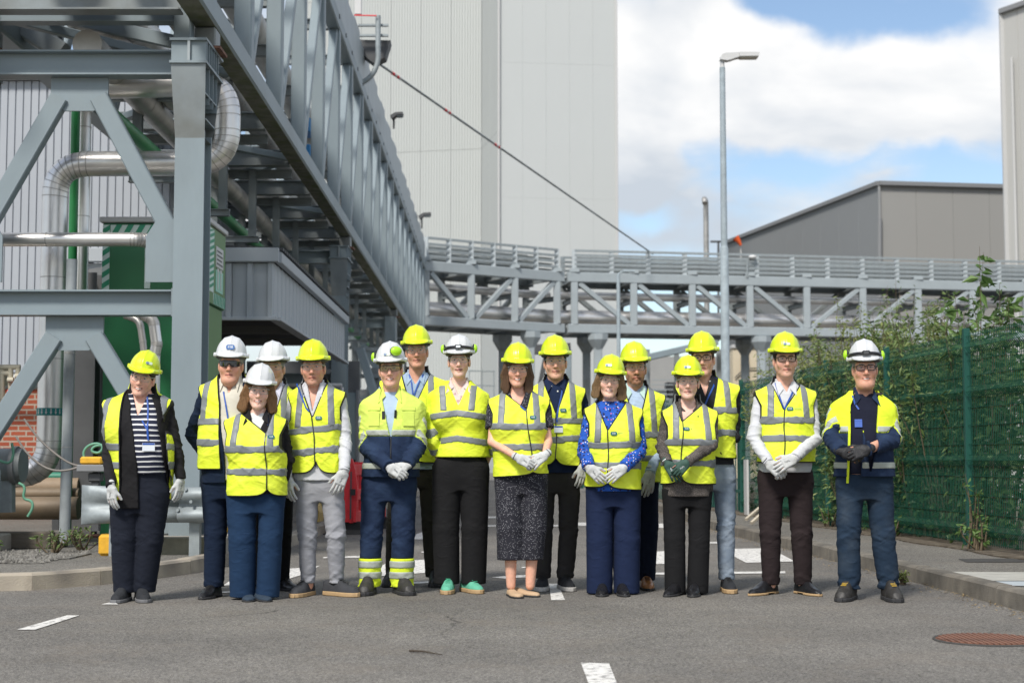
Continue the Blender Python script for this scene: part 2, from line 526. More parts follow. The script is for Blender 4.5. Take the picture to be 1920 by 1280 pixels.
def sheet(name, outline, z, material, zb=-0.1):
    n = len(outline)
    V = [Vector((p.x, p.y, z)) for p in outline] + [Vector((p.x, p.y, zb)) for p in outline]
    Fc = [list(range(n))] + [[i, i + n, (i + 1) % n + n, (i + 1) % n] for i in range(n)]
    me = mesh_py(name, V, Fc, material)
    bm = bmesh.new(); bm.from_mesh(me); bmesh.ops.triangulate(bm, faces=[f for f in bm.faces if len(f.verts) > 4]); bmesh.ops.recalc_face_normals(bm, faces=bm.faces); bm.to_mesh(me); bm.free()
    o = link(name, me); tag(o, kind='structure'); return o
def fenceX(Y): return 4.47 - 0.078 * (Y - 13.5)
far = in_r[-1]
pav_r = sheet('pavement', in_r + [Vector((fenceX(far.y) + 4.4, far.y, 0)), Vector((9.5, 4, 0))], 0.112, M_PATH)
pav_l = sheet('pavement', in_l + [Vector((-16, in_l[-1].y, 0)), Vector((-16, in_l[0].y, 0))], 0.112, M_PATH)
# soil strip and planted bed behind the green fence
bed = sheet('soil_bed', [Vector((fenceX(y) - 0.22 + 0.05 * math.sin(y * 3.1), y, 0)) for y in np.arange(5, 41, 0.5)] + [Vector((8.6, 40, 0)), Vector((8.9, 5, 0))], 0.124, M_SOIL, 0.02)
# gravel patch at the foot of the trestle
grv = sheet('gravel_bed', [Vector((-9, 12.55, 0)), Vector((-4.35, 12.6, 0)), Vector((-3.75, 13.2, 0)), Vector((-3.75, 13.9, 0)), Vector((-9, 14.6, 0))], 0.124, M_GRAVEL, 0.02)

# pale slabs let into the right pavement
def flat(name, pts, z, material, parent=None):
    me = mesh_py(name, [Vector((p.x, p.y, z)) for p in pts], [list(range(len(pts)))], material)
    bm = bmesh.new(); bm.from_mesh(me)
    for f in bm.faces:
        if f.normal.z < 0: f.normal_flip()
    bm.to_mesh(me); bm.free()
    return link(name, me, parent)
M_SLAB = mat('pale_slab', (0.40, 0.39, 0.35), 0.85, var=0.15, vscale=8, bump=0.3, bscale=80)
M_SLABB = mat('blue_slab', (0.40, 0.44, 0.46), 0.8, var=0.1, vscale=8)
M_TRENCH = mat('dark_patch', (0.055, 0.053, 0.05), 0.9, var=0.2, vscale=12, bump=0.4, bscale=60)
flat('paving_slab', [Gd(1768, 1071, .116), Gd(1925, 1072, .116), Gd(1945, 1088, .116), Gd(1850, 1088, .116)], 0.1165, M_SLAB, pav_r)
flat('paving_slab', [Gd(1855, 1089, .116), Gd(1955, 1089, .116), Gd(1990, 1099, .116), Gd(1890, 1097, .116)], 0.1165, M_SLABB, pav_r)
flat('paving_slab', [Gd(1796, 1047, .116), Gd(1935, 1046, .116), Gd(1935, 1053, .116), Gd(1812, 1053, .116)], 0.1165, M_TRENCH, pav_r)

# white paint on the road: outlines traced on the ground plane
marks = [
    [(31, 1181), (66, 1181), (149, 1154), (125, 1154)],
    [(190, 1133.5), (222, 1133.5), (216, 1130), (204, 1130)],
    [(418, 1098), (440, 1083), (478, 1080), (478, 1096)],
    [(408, 1110), (478, 1106), (478, 1109), (420, 1112)],
    [(500, 1091), (534, 1066), (578, 1064.5), (600, 1060.5), (572, 1076), (529, 1089)],
    [(606, 1044.2), (676, 1042), (676, 1045.5), (606, 1046.5)],
    [(706, 1066), (731, 1052.6), (812, 1048.5), (812, 1073), (704, 1081)],
    [(706, 1095.4), (812, 1089.5), (812, 1092.6), (706, 1098.6)],
    [(771, 1005), (800, 994.5), (815, 1011), (771, 1011)],
    [(790, 1034), (815, 1034.5), (815, 1037), (790, 1036)],
    [(922, 1082.5), (948, 1080), (1006, 1077.2), (1006, 1081.2), (948, 1085)],
    [(978, 1063.2), (1006, 1061.4), (1006, 1064.4), (978, 1064.8)],
    [(910, 984.6), (1050, 984.2), (1050, 986.6), (910, 987)],
    [(915, 968.4), (1000, 968), (1000, 970.6), (915, 971)],
    [(1084, 979.5), (1102, 979.5), (1104, 985.5), (1082, 985.5)],
    [(1222, 981.5), (1256, 981.5), (1262, 990), (1222, 989)],
    [(1226, 1034), (1262, 1033), (1265, 1057), (1228, 1057.5)],
    [(1216, 1073.6), (1262, 1073.4), (1262, 1077.2), (1216, 1077.4)],
    [(1370, 1029), (1426, 1028), (1465, 1039), (1490, 1052.5), (1399, 1055), (1370, 1040)],
    [(1370, 1072), (1472, 1071.2), (1473, 1075), (1370, 1075.8)],
    [(1322, 1016), (1350, 1015.8), (1350, 1018.8), (1322, 1019)],
    [(1089, 1243), (1142, 1244.5), (1166, 1305), (1112, 1305)],
    [(1033.5, 1125.5), (1059.5, 1125.5), (1046.5, 1094.5), (1029.5, 1094.5)],
    [(1020, 1030), (1030, 1030), (1033, 1052), (1021, 1052)],
]
for k, mk in enumerate(marks):
    flat('lane_marking', [Gd(u, v) for u, v in mk], 0.0045, M_PAINT, road)
# brown worn patch in front of the kerb and thin litter line are in the asphalt; a fallen twig
M_TWIG = mat('twig_bark', (0.055, 0.042, 0.03), 0.9)
tw = tube('twig', [Gd(768, 1222) + Vector((0, 0, .008)), Gd(795, 1225) + Vector((0, 0, .012)), Gd(829, 1229) + Vector((0, 0, .006))], [0.006, 0.005, 0.002], M_TWIG, seg=6)
tag(tw, 'thin dark twig lying on the asphalt in the foreground', 'twig')

# rust-red inspection cover
c = Gd(1852, 1200)
mh = empty('manhole_cover', (c.x, c.y, 0), 'rusty red ribbed iron cover set in the road at lower right', 'manhole cover')
a0 = Gd(1757, 1200); W = (c.x - a0.x) * 1.0
pl = bpy.data.meshes.new('plate')
bm = bmesh.new(); bmesh.ops.create_circle(bm, cap_ends=True, segments=40, radius=W)
bm.to_mesh(pl); bm.free(); pl.materials.append(M_RUST)
tube('frame_ring', [Vector((c.x + W * 1.03 * math.cos(a_), c.y + W * 1.03 * math.sin(a_), .002)) for a_ in np.linspace(0, 6.2832, 41)], .008, M_TRENCH, mh, 6)
link('plate', pl, mh, Matrix.Translation((c.x, c.y, 0.005)))
for i in range(-8, 9):
    x = i * W / 8.7; hl = math.sqrt(max(0, (W * 0.95) ** 2 - x * x))
    if hl < 0.03: continue
    box('rib', (c.x + x - W / 30, c.y - hl, 0.004), (c.x + x + W / 30, c.y + hl, 0.013), M_RUST, mh)
# leaf litter along the right kerb
M_LITTER = mat('dry_litter', (0.30, 0.22, 0.11), 0.9, var=0.5, vscale=60)
LV, LQ = [], []
for k in range(900):
    t = random.random() ** 1.2 * 24 + 8
    # nearest point on kerb
    a = min(kr, key=lambda q: abs(q.y - t))
    x = a.x - abs(random.gauss(0, 0.10)) - 0.005; s = random.uniform(0.006, 0.020)
    ang = random.random() * 6.28; z = 0.004 + random.random() * 0.008
    dx, dy = math.cos(ang) * s, math.sin(ang) * s
    b0 = len(LV)
    LV += [(x - dx, t - dy, z), (x + dy * .4, t - dx * .4, z + .004), (x + dx, t + dy, z + .006 * random.random()), (x - dy * .4, t + dx * .4, z + .003)]
    LQ.append([b0, b0 + 1, b0 + 2, b0 + 3])
lit = link('leaf_litter', mesh_py('leaf_litter', LV, LQ, M_LITTER)); tag(lit, 'dry leaves and grit along the foot of the right kerb', 'litter', kind='stuff')
# loose stones of the gravel bed
LV, LQ = [], []
for k in range(2600):
    x = random.uniform(-6.5, -3.8); y = random.uniform(12.62, 14.2)
    s = random.uniform(0.008, 0.028); z = 0.122
    b0 = len(LV)
    ang = random.random() * 6.28
    for j in range(4):
        q = ang + j * 1.57
        LV.append((x + math.cos(q) * s * random.uniform(.7, 1.2), y + math.sin(q) * s * random.uniform(.7, 1.2), z))
    LV.append((x, y, z + s * random.uniform(.5, 1.1)))
    LQ += [[b0 + j, b0 + (j + 1) % 4, b0 + 4] for j in range(4)]
gs = link('gravel_stones', mesh_py('gravel_stones', LV, LQ, M_GRAVEL)); tag(gs, 'loose grey stones in the bed below the trestle', 'gravel', kind='stuff')
# ================================================================== steel pipe bridges
M_STEEL = mat('painted_steel', (0.228, 0.278, 0.302), 0.48, var=0.09, vscale=2.2, bump=0.05, bscale=20, col2=(0.172, 0.200, 0.205), c2scale=1.6, c2lo=0.5, c2hi=0.8, stretch=(1, 1, .35))
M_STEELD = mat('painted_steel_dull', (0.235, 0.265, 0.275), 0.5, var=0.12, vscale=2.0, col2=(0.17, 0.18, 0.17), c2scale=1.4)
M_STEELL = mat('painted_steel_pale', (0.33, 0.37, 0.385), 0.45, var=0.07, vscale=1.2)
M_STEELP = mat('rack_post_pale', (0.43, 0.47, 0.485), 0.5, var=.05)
M_OLIVE = mat('olive_steel', (0.16, 0.165, 0.13), 0.85, var=0.3, vscale=5, col2=(0.10, 0.12, 0.05), c2scale=4)
M_ALU = mat('aluminium_cladding', (0.76, 0.74, 0.715), 0.36, metal=0.9, var=0.10, vscale=3, bump=0.06, bscale=9)
M_ALUD = mat('dull_cladding', (0.46, 0.445, 0.42), 0.45, metal=0.8, var=0.2, vscale=3, bump=0.08, bscale=9)
M_GALV = mat('galvanised', (0.30, 0.335, 0.345), 0.55, metal=0.25, var=0.14, vscale=14, bump=0.05, bscale=60)
M_GREENP = mat('green_pipe', (0.020, 0.23, 0.062), 0.4, var=0.12, vscale=5)
M_BLACK = mat('black_rubber', (0.018, 0.018, 0.019), 0.6, var=0.2)
M_DARK = mat('dark_grey_metal', (0.07, 0.072, 0.075), 0.55, var=0.15)
M_WHITEM = mat('white_metal', (0.58, 0.58, 0.57), 0.5, var=0.05)
M_RED = mat('red_plastic', (0.72, 0.035, 0.045), 0.45, var=0.08, vscale=8)
M_YEL = mat('yellow_paint', (0.74, 0.40, 0.025), 0.6, var=0.15, vscale=10, bump=0.2)
M_BLUEP = mat('blue_plastic', (0.03, 0.22, 0.50), 0.5)

def XR(Y): return -2.77 - 0.012 * Y       # right truss plane of the trestle
def XL(Y): return XR(Y) - 2.12
ZB, ZT = 5.22, 8.50                        # centre heights of the chords
br = empty('pipe_bridge', (XR(14.4) - 1, 14.4, 0.12), 'grey steel trestle pipe bridge with lattice sides running away on the left', 'pipe bridge')
Y0, Y1, BAY = 13.4, 61.0, 2.40
ys = [14.45 + BAY * k for k in range(20)]
for X, side in ((XR, 'r'), (XL, 'l')):
    for z, w, h in ((ZB, 0.24, 0.24), (ZT, 0.22, 0.26)):
        beam('chord', (X(Y0), Y0, z), (X(Y1), Y1, z), w, h, M_STEEL, br)
    for k, y in enumerate(ys):
        beam('post', (X(y), y, ZB + 0.12), (X(y), y, ZT - 0.13), 0.20, 0.19, M_STEEL, br, up=(0, 1, 0))
        if k < len(ys) - 1:
            yb = ys[k + 1]
            # one lattice diagonal in each bay, foot beside the near post
            beam('diagonal', (X(y + .1), y + 0.24, ZB + 0.12), (X(yb), yb - 0.12, ZT - 0.14), 0.13, 0.13, M_STEEL, br)
# darker olive strip along the underside of the right bottom chord
beam('chord_strip', (XR(Y0), Y0, ZB - 0.124), (XR(Y1), Y1, ZB - 0.124), 0.20, 0.008, M_OLIVE, br)
# floor and roof cross beams with plan bracing
for k, y in enumerate(ys):
    beam('cross_beam', (XL(y) + .12, y, ZB - 0.02), (XR(y) - .12, y, ZB - 0.02), 0.16, 0.22, M_STEELD if k else M_STEEL, br, 'I')
    beam('cross_beam', (XL(y) + .11, y, ZT), (XR(y) - .11, y, ZT), 0.14, 0.18, M_STEELD, br, 'I')
    if k < len(ys) - 1:
        yb = ys[k + 1]
        if k % 2 == 0:
            beam('plan_brace', (XL(y) + .15, y + .1, ZB - .03), (XR(yb) - .15, yb - .1, ZB - .03), 0.09, 0.09, M_STEEL, br)
        else:
            beam('plan_brace', (XR(y) - .15, y + .1, ZB - .03), (XL(yb) + .15, yb - .1, ZB - .03), 0.09, 0.09, M_STEEL, br)
    # middle floor carrying pipes
    beam('cross_beam', (XL(y) + .1, y, 6.75), (XR(y) - .1, y, 6.75), 0.12, 0.16, M_STEELD, br, 'I')
    # hanger for the low pipes
    if k > 0:
        xc = XR(y) - 0.95
        for dx in (-0.27, 0.27):
            beam('hanger', (xc + dx, y + .25, ZB - 0.13), (xc + dx, y + .25, 4.12), 0.10, 0.10, M_STEELD, br, 'I')
        beam('hanger_bar', (xc - .36, y + .25, 4.08), (xc + .36, y + .25, 4.08), 0.09, 0.09, M_STEELD, br, 'I')
        beam('hanger_beam', (XL(y) + .12, y + .25, ZB - 0.2), (XR(y) - .12, y + .25, ZB - 0.2), 0.1, 0.12, M_STEELD, br, 'I')
# cable-tray parapet plates on the top chord, stepping along
for k in range(len(ys) * 2):
    y = 14.0 + k * BAY / 2
    if y > 60: break
    h = 0.86 + (0.10 if k % 2 else 0.0)
    x = XR(y) + 0.03
    box('tray_plate', (x - .012, y, ZT + 0.16), (x + .012, y + BAY / 2 - 0.03, ZT + 0.13 + h), M_STEELL, br)
    box('bolt', (x + .012, y + .1, ZT + .02), (x + .09, y + .18, ZT + .08), M_DARK, br)
# bents: pairs of columns with heads, beams and chevron bracing
def quad_prism(name, pts, y, thick, material, parent):
    return poly(name, [Vector((p[0], y, p[1])) for p in pts], thick, material, parent, up=Vector((0, -1, 0)))
def column(xc, y, detail, top=4.86):
    w, d = 0.275, 0.34
    # H-section with its flanges facing along the road
    beam('column', (xc, y, 0.10), (xc, y, top - 0.85), w, d, M_STEEL, br, 'I', up=(0, 1, 0))
    if not detail:
        box('column_head', (xc - w / 2 - .012, y - d / 2 - .02, top - .85), (xc + w / 2 + .012, y + d / 2 + .2, top), M_STEEL, br, 0.01)
    else:
        # flared head: slim at the foot, deep towards the back, with ribs on both sides
        zf, zm = top - 0.92, top - 0.24
        a = w / 2
        V = [(xc - a, y - d / 2, zf), (xc + a, y - d / 2, zf), (xc + a, y + d / 2, zf), (xc - a, y + d / 2, zf),
             (xc - a - .03, y - d / 2 - .10, zm), (xc + a + .02, y - d / 2 - .10, zm), (xc + a + .02, y + .52, zm), (xc - a - .03, y + .52, zm)]
        q = [[0, 1, 5, 4], [3, 7, 6, 2], [4, 5, 6, 7], [3, 2, 1, 0]]
        # front, back, top, bottom plates and a thin middle web
        me = mesh_py('column_head', V, q, M_STEELD)
        link('column_head', me, br)
        poly('web', [Vector((xc, y - d / 2 + .01, zf)), Vector((xc, y + d / 2 - .01, zf)), Vector((xc, y + .5, zm)), Vector((xc, y - d / 2 - .08, zm))], 0.016, M_STEEL, br, up=Vector((1, 0, 0)))
        for sx in (-1, 1):
            for t in (0.25, 0.6):
                z = zf + (zm - zf) * t
                y0 = y - d / 2 - .10 * t + .01; y1 = y + d / 2 + (.52 - d / 2) * t - .01
                box('rib', (xc + sx * .012 if sx > 0 else xc - a - .02, y0, z), (xc + a + .012 if sx > 0 else xc - .012, y1, z + .014), M_STEEL, br)
            for t in (0.25, 0.5, 0.75):
                yy = y - d / 2 - .06 + t * (d / 2 + .56)
                box('rib', (xc + .012 if sx > 0 else xc - a - .024, yy, zf + .34), (xc + a + .014 if sx > 0 else xc - .012, yy + .012, zm), M_STEEL, br)
        # cap box: front plate with a middle stiffener, plates top and bottom, ribs along the side
        y0, y1 = y - d / 2 - .12, y + .54
        x0, x1 = xc - a - .04, xc + a + .03
        box('cap_plate', (x0, y0, zm + .002), (x1, y1, zm + .026), M_STEEL, br)
        box('cap_plate', (x0, y0, top - .024), (x1, y1, top), M_STEEL, br)
        box('cap_front', (x0 + .01, y0 + .035, zm + .026), (x1 - .01, y0 + .055, top - .024), M_STEEL, br)
        box('stiffener', (xc - .012, y0 + .006, zm + .026), (xc + .012, y0 + .035, top - .024), M_STEELL, br)
        box('web', (xc - .01, y0 + .055, zm + .026), (xc + .01, y1 - .01, top - .024), M_STEEL, br)
        for t in range(6):
            yy = y0 + .055 + t * .11
            box('rib', (xc + .01, yy, zm + .026), (x1 - .004, yy + .014, top - .024), M_STEEL, br)
    # bearing under the chord
    xb = XR(y) if xc > XR(y) - 1 else XL(y)
    box('bearing_plate', (xb - .16, y + .1, top + .002), (xb + .16, y + .46, top + .028), M_RUST, br)
    box('bearing', (xb - .10, y + .16, top + .028), (xb + .10, y + .42, ZB - .13), M_STEELD, br, 0.015)
    box('plinth', (xc - .42, y - .45, 0.10), (xc + .42, y + .5, 0.26), M_CONC, br, 0.015)
for bi, yb in enumerate((14.40, 28.4, 42.4, 56.4)):
    xr, xl = XR(yb) - 0.06, XL(yb) - 0.10
    column(xr, yb, bi < 2); column(xl, yb, bi < 2)
    xm = (xr + xl) / 2
    for zt in (Zat(118, 14.3), Zat(567, 14.3)):
        beam('bent_beam', (xl + .13, yb - .03, zt), (xr - .13, yb - .03, zt), 0.20, 0.235, M_STEEL, br, 'I')
        box('end_plate', (xr - .158, yb - .13, zt - .13), (xr - .140, yb + .08, zt + .13), M_STEEL, br)
        # gusset under the beam and two braces running down to the columns
        gz = zt - 0.12
        gw = 0.27
        quad_prism('gusset', [(xm - gw, gz - .003), (xm + gw, gz - .003), (xm + gw, gz - .21), (xm + gw - .13, gz - .32), (xm - gw + .13, gz - .32), (xm - gw, gz - .21)], yb - .02, 0.03, M_STEEL, br)
        foot = 1.52 if zt > 3 else 1.15
        for s in (-1, 1):
            p0 = Vector((xm + s * (gw - .085), yb + .0, gz - .19)); p1 = Vector((xm + s * (abs(xr - xm) - .17), yb + .0, gz - foot))
            if zt < 3: p1 = Vector((xm + s * (abs(xr - xm) - .30), yb, gz - foot))
            beam('brace', p0, p1, 0.17, 0.12, M_STEEL, br, up=(0, 1, 0))
            if zt > 3:
                xo = xm + s * (abs(xr - xm) - .141); 
                quad_prism('gusset', [(xo, gz - foot + .16), (xo - s * .17, gz - foot + .16), (xo - s * .27, gz - foot), (xo - s * .27, gz - foot - .43), (xo, gz - foot - .43)], yb - .09, 0.025, M_STEEL, br)
            else:
                xo = xm + s * (abs(xr - xm) - .141)
                quad_prism('gusset', [(xo, .95), (xo - s * .2, .98), (xo - s * .3, .85), (xo - s * .3, .28), (xo, .28)], yb - .09, 0.025, M_STEEL, br)
# the near end: cross beam over the bent, and two sloping end braces
beam('end_beam', (XL(14.1) - 1.3, 14.02, Zat(-4, 14.0)), (XR(14.1) - .12, 14.02, Zat(-4, 14.0)), 0.2, 0.26, M_STEELD, br, 'I')
beam('end_brace', P(-70, -22, 15.4), P(118, 100, 15.4), 0.20, 0.2, M_STEELD, br)
beam('end_brace', P(68, 20, 14.9), P(330, 80, 14.9), 0.07, 0.13, M_STEEL, br)
beam('end_post', P(96, 15, 16.0), P(100, 105, 16.0), 0.16, 0.16, M_STEELD, br, 'I')
beam('end_post', P(345, 92, 14.45), P(345, -160, 14.45), 0.165, 0.17, M_STEEL, br, up=(0, 1, 0))
# blue cable drums glimpsed inside
for u, v in ((576, 240), (577, 290)):
    p = P(u, v, 26.0); box('cable_box', p + Vector((-.09, -.3, -.12)), p + Vector((.09, .3, .12)), M_BLUEP, br, 0.02)

# ---- pipes of the trestle: each is a thing of its own
def pipe(pts, r, material, label, bend=None, bands=None, group=None, seg=18):
    path = arc_path(pts, bend or r * 2.6, 9)
    root = empty('pipe', path[0], label, 'pipe', group)
    tube('pipe_run', path, r, material, root, seg)
    if bands:
        marks = []
        for a, b in zip(path[:-1], path[1:]):      # every mitre of a bend, and the sheet ends of straight runs
            L = (b - a).length
            if L < .3: marks.append((a, b))
            else: marks += [(a.lerp(b, k / n_), b) for n_ in (max(1, round(L / max(bands, .9))),) for k in range(n_)]
        for a, b in marks:
            dd = (b - a).normalized()
            tube('cladding_band', [a - dd * .005, a + dd * .005], r + .003, MATS['dull_cladding'], root, seg=18)
    return root
yP = 15.62
pipe([Vector((-7.2, yP, 0.80)), Vector((Xat(92, yP), yP, 0.80)), Vector((Xat(92, yP), yP, Zat(308, yP))), Vector((Xat(418, yP), yP, Zat(306, yP))), Vector((Xat(418, yP), yP, 4.80)), Vector((Xat(418, yP) - 1.6, yP + .2, 4.80))], 0.128, M_ALU,
     'shiny clad pipe rising at far left, crossing behind the trestle column and turning up', bend=0.34, bands=0.11)
pipe([Vector((-7, 14.95, Zat(449, 14.95))), Vector((Xat(264, 14.95), 14.95, Zat(449, 14.95))), Vector((Xat(264, 14.95), 16.3, Zat(449, 14.95)))], 0.068, M_ALU, 'thin shiny pipe running level into the green shower cubicle', bend=0.13, bands=0.5)
pipe([Vector((Xat(128, 16.3), 16.3, 0.1)), Vector((Xat(128, 16.3), 16.3, 4.9))], 0.047, M_GREENP, 'upright bright green pipe beside the shiny clad pipe')
pipe([Vector((Xat(143, 16.6), 16.6, 2.6)), Vector((Xat(143, 16.6), 16.6, 6.5))], 0.085, M_ALU, 'upright clad pipe behind the upper gusset plate', bands=0.6)
pipe([Vector((Xat(124, 15.0), 15.0, 0.16)), Vector((Xat(127, 15.0), 15.0, 2.9))], 0.052, mat('grey_drainpipe', (0.33, 0.36, 0.37), 0.5, var=0.2, vscale=4), 'grey drain pipe standing below the lower gusset plate', bands=0.7)
pipe([Vector((XR(15) - 1.13, 14.6, 4.93)), Vector((XR(60) - 1.13, 60, 4.93))], 0.14, M_ALUD, 'dull clad pipe slung under the trestle floor', bands=1.2)
pipe([Vector((XR(15) - .95, 14.7, 4.30)), Vector((XR(58) - .95, 58, 4.30))], 0.075, M_GREENP, 'long green pipe hung below the trestle floor', bands=None)
for k, (dx, z, r, m, nm) in enumerate(((-.55, 5.62, .15, M_ALUD, 'right-hand clad pipe on the trestle floor'), (-1.25, 5.72, .24, M_ALU, 'thick clad pipe on the trestle floor'), (-.7, 7.12, .22, M_ALUD, 'clad pipe on the middle deck of the trestle, nearest the lattice'), (-1.5, 7.05, .16, M_ALU, 'clad pipe on the middle deck of the trestle, far side'))):
    pipe([Vector((XR(13.6) + dx, 13.6, z)), Vector((XR(60) + dx, 60, z))], r, m, nm, bands=1.5)
pipe([P(150, -60, 16.2), P(135, 45, 16.2), P(215, 80, 16.4), P(330, 190, 17.5)], 0.13, M_ALUD, 'dark clad pipe bending under the top left corner of the trestle', bend=0.3, bands=0.14)
# pipe arrow band
M_TEAL = mat('teal_label', (0.008, 0.20, 0.19), 0.5, var=0.03)
lab = empty('pipe_label', (Xat(92, yP), yP, Zat(772, yP)), 'teal band with white down arrows around the clad pipe', 'label')
tube('band', [Vector((Xat(92, yP), yP, Zat(779, yP))), Vector((Xat(92, yP), yP, Zat(765, yP)))], 0.1335, M_TEAL, lab, 24)
for k in range(9):
    a = math.radians(-170 + k * 20)
    cx, cy, cz = Xat(92, yP), yP, Zat(772, yP)
    n = Vector((math.cos(a), math.sin(a), 0)); t = Vector((-n.y, n.x, 0))
    o = Vector((cx, cy, cz)) + n * 0.1352
    pts = [(-.005, .028), (.005, .028), (.005, -.004), (.013, -.004), (0, -.028), (-.013, -.004), (-.005, -.004)]
    me = mesh_py('arrow', [o + t * a_ + Vector((0, 0, b_)) for a_, b_ in pts], [list(range(7))], M_WHITEM)
    link('arrow', me, lab)

# ---- lamps and odd gear on the top of the trestle
def flood(u, v, Y, label):
    p = P(u, v, Y); s = Y / F
    r = empty('floodlight', p, label, 'floodlight', 'floodlights on the trestle')
    beam('bracket', p + Vector((-.02, 0, -26 * s)), p + Vector((-.02, 0, -2 * s)), .05, .05, M_DARK, r)
    pts = [(-8, -3), (2, 3), (16, 4), (16, -1), (4, -2), (-4, -9)]
    poly('lamp_body', [p + Vector((a * s, -.15, b * s)) for a, b in pts], 0.3, M_DARK, r, up=Vector((0, -1, 0)))
    box('lens', p + Vector((4 * s, -.12, -3.6 * s)), p + Vector((15 * s, .12, -2.2 * s)), M_GALV, r)
flood(740, 216, 37.0, 'dark floodlight on a bracket on the trestle, nearer one')
flood(792, 403, 55.0, 'dark floodlight on a bracket at the far end of the trestle')
Yh = 31.5
hk = empty('hooked_pipe', P(712, 60, Yh), 'galvanised hook-shaped vent pipe on brackets above the trestle', 'vent pipe')
pth = [P(709, 30, Yh), P(709, 105, Yh)] + [P(709 - 42 * (1 - math.cos(a)) , 105 + 52 * math.sin(a), Yh) for a in np.linspace(0.1, 1.55, 9)]
tube('hooked_tube', pth, 0.055, M_GALV, hk, 12)
for v in (48, 67):
    beam('bracket', P(672, v, Yh + .1), P(728, v, Yh + .1), .07, .05, M_GALV, hk)
beam('red_rail', P(664, 29, Yh - .1), P(706, 30, Yh - .1), .025, .025, M_RED, hk)
beam('white_post', P(672, -20, Yh), P(672, 28, Yh), .14, .14, M_WHITEM, hk)
poly('hood', [P(676, 75, Yh + .3), P(732, 76, Yh + .3), P(722, 108, Yh + .3), P(700, 118, Yh + .3), P(676, 100, Yh + .3)], 0.4, M_DARK, hk, up=Vector((0, -1, 0)))

# long stay tube slanting down in front of the tall building
st = empty('stay_tube', P(716, 124, 40), 'long dark stay tube with red and white bands slanting before the tall building', 'stay tube')
A, B = P(712, 121, 40.0), P(1224, 476, 66.0)
tube('tube', [A, B], 0.034, M_STEELD, st, 10)
for u in (740, 839, 933):
    t0 = None
    # parameter along the tube at image column u
    lo, hi = 0.0, 1.0
    for _ in range(40):
        m = (lo + hi) / 2; q = A.lerp(B, m); uu = 960 + F * q.x / q.y
        if uu < u: lo = m
        else: hi = m
    d = (B - A).normalized(); q = A.lerp(B, lo)
    for k in range(4):
        tube('warning_band', [q + d * (k * .14 - .28), q + d * (k * .14 - .16)], 0.045, M_RED if k % 2 == 0 else M_WHITEM, st, 10)

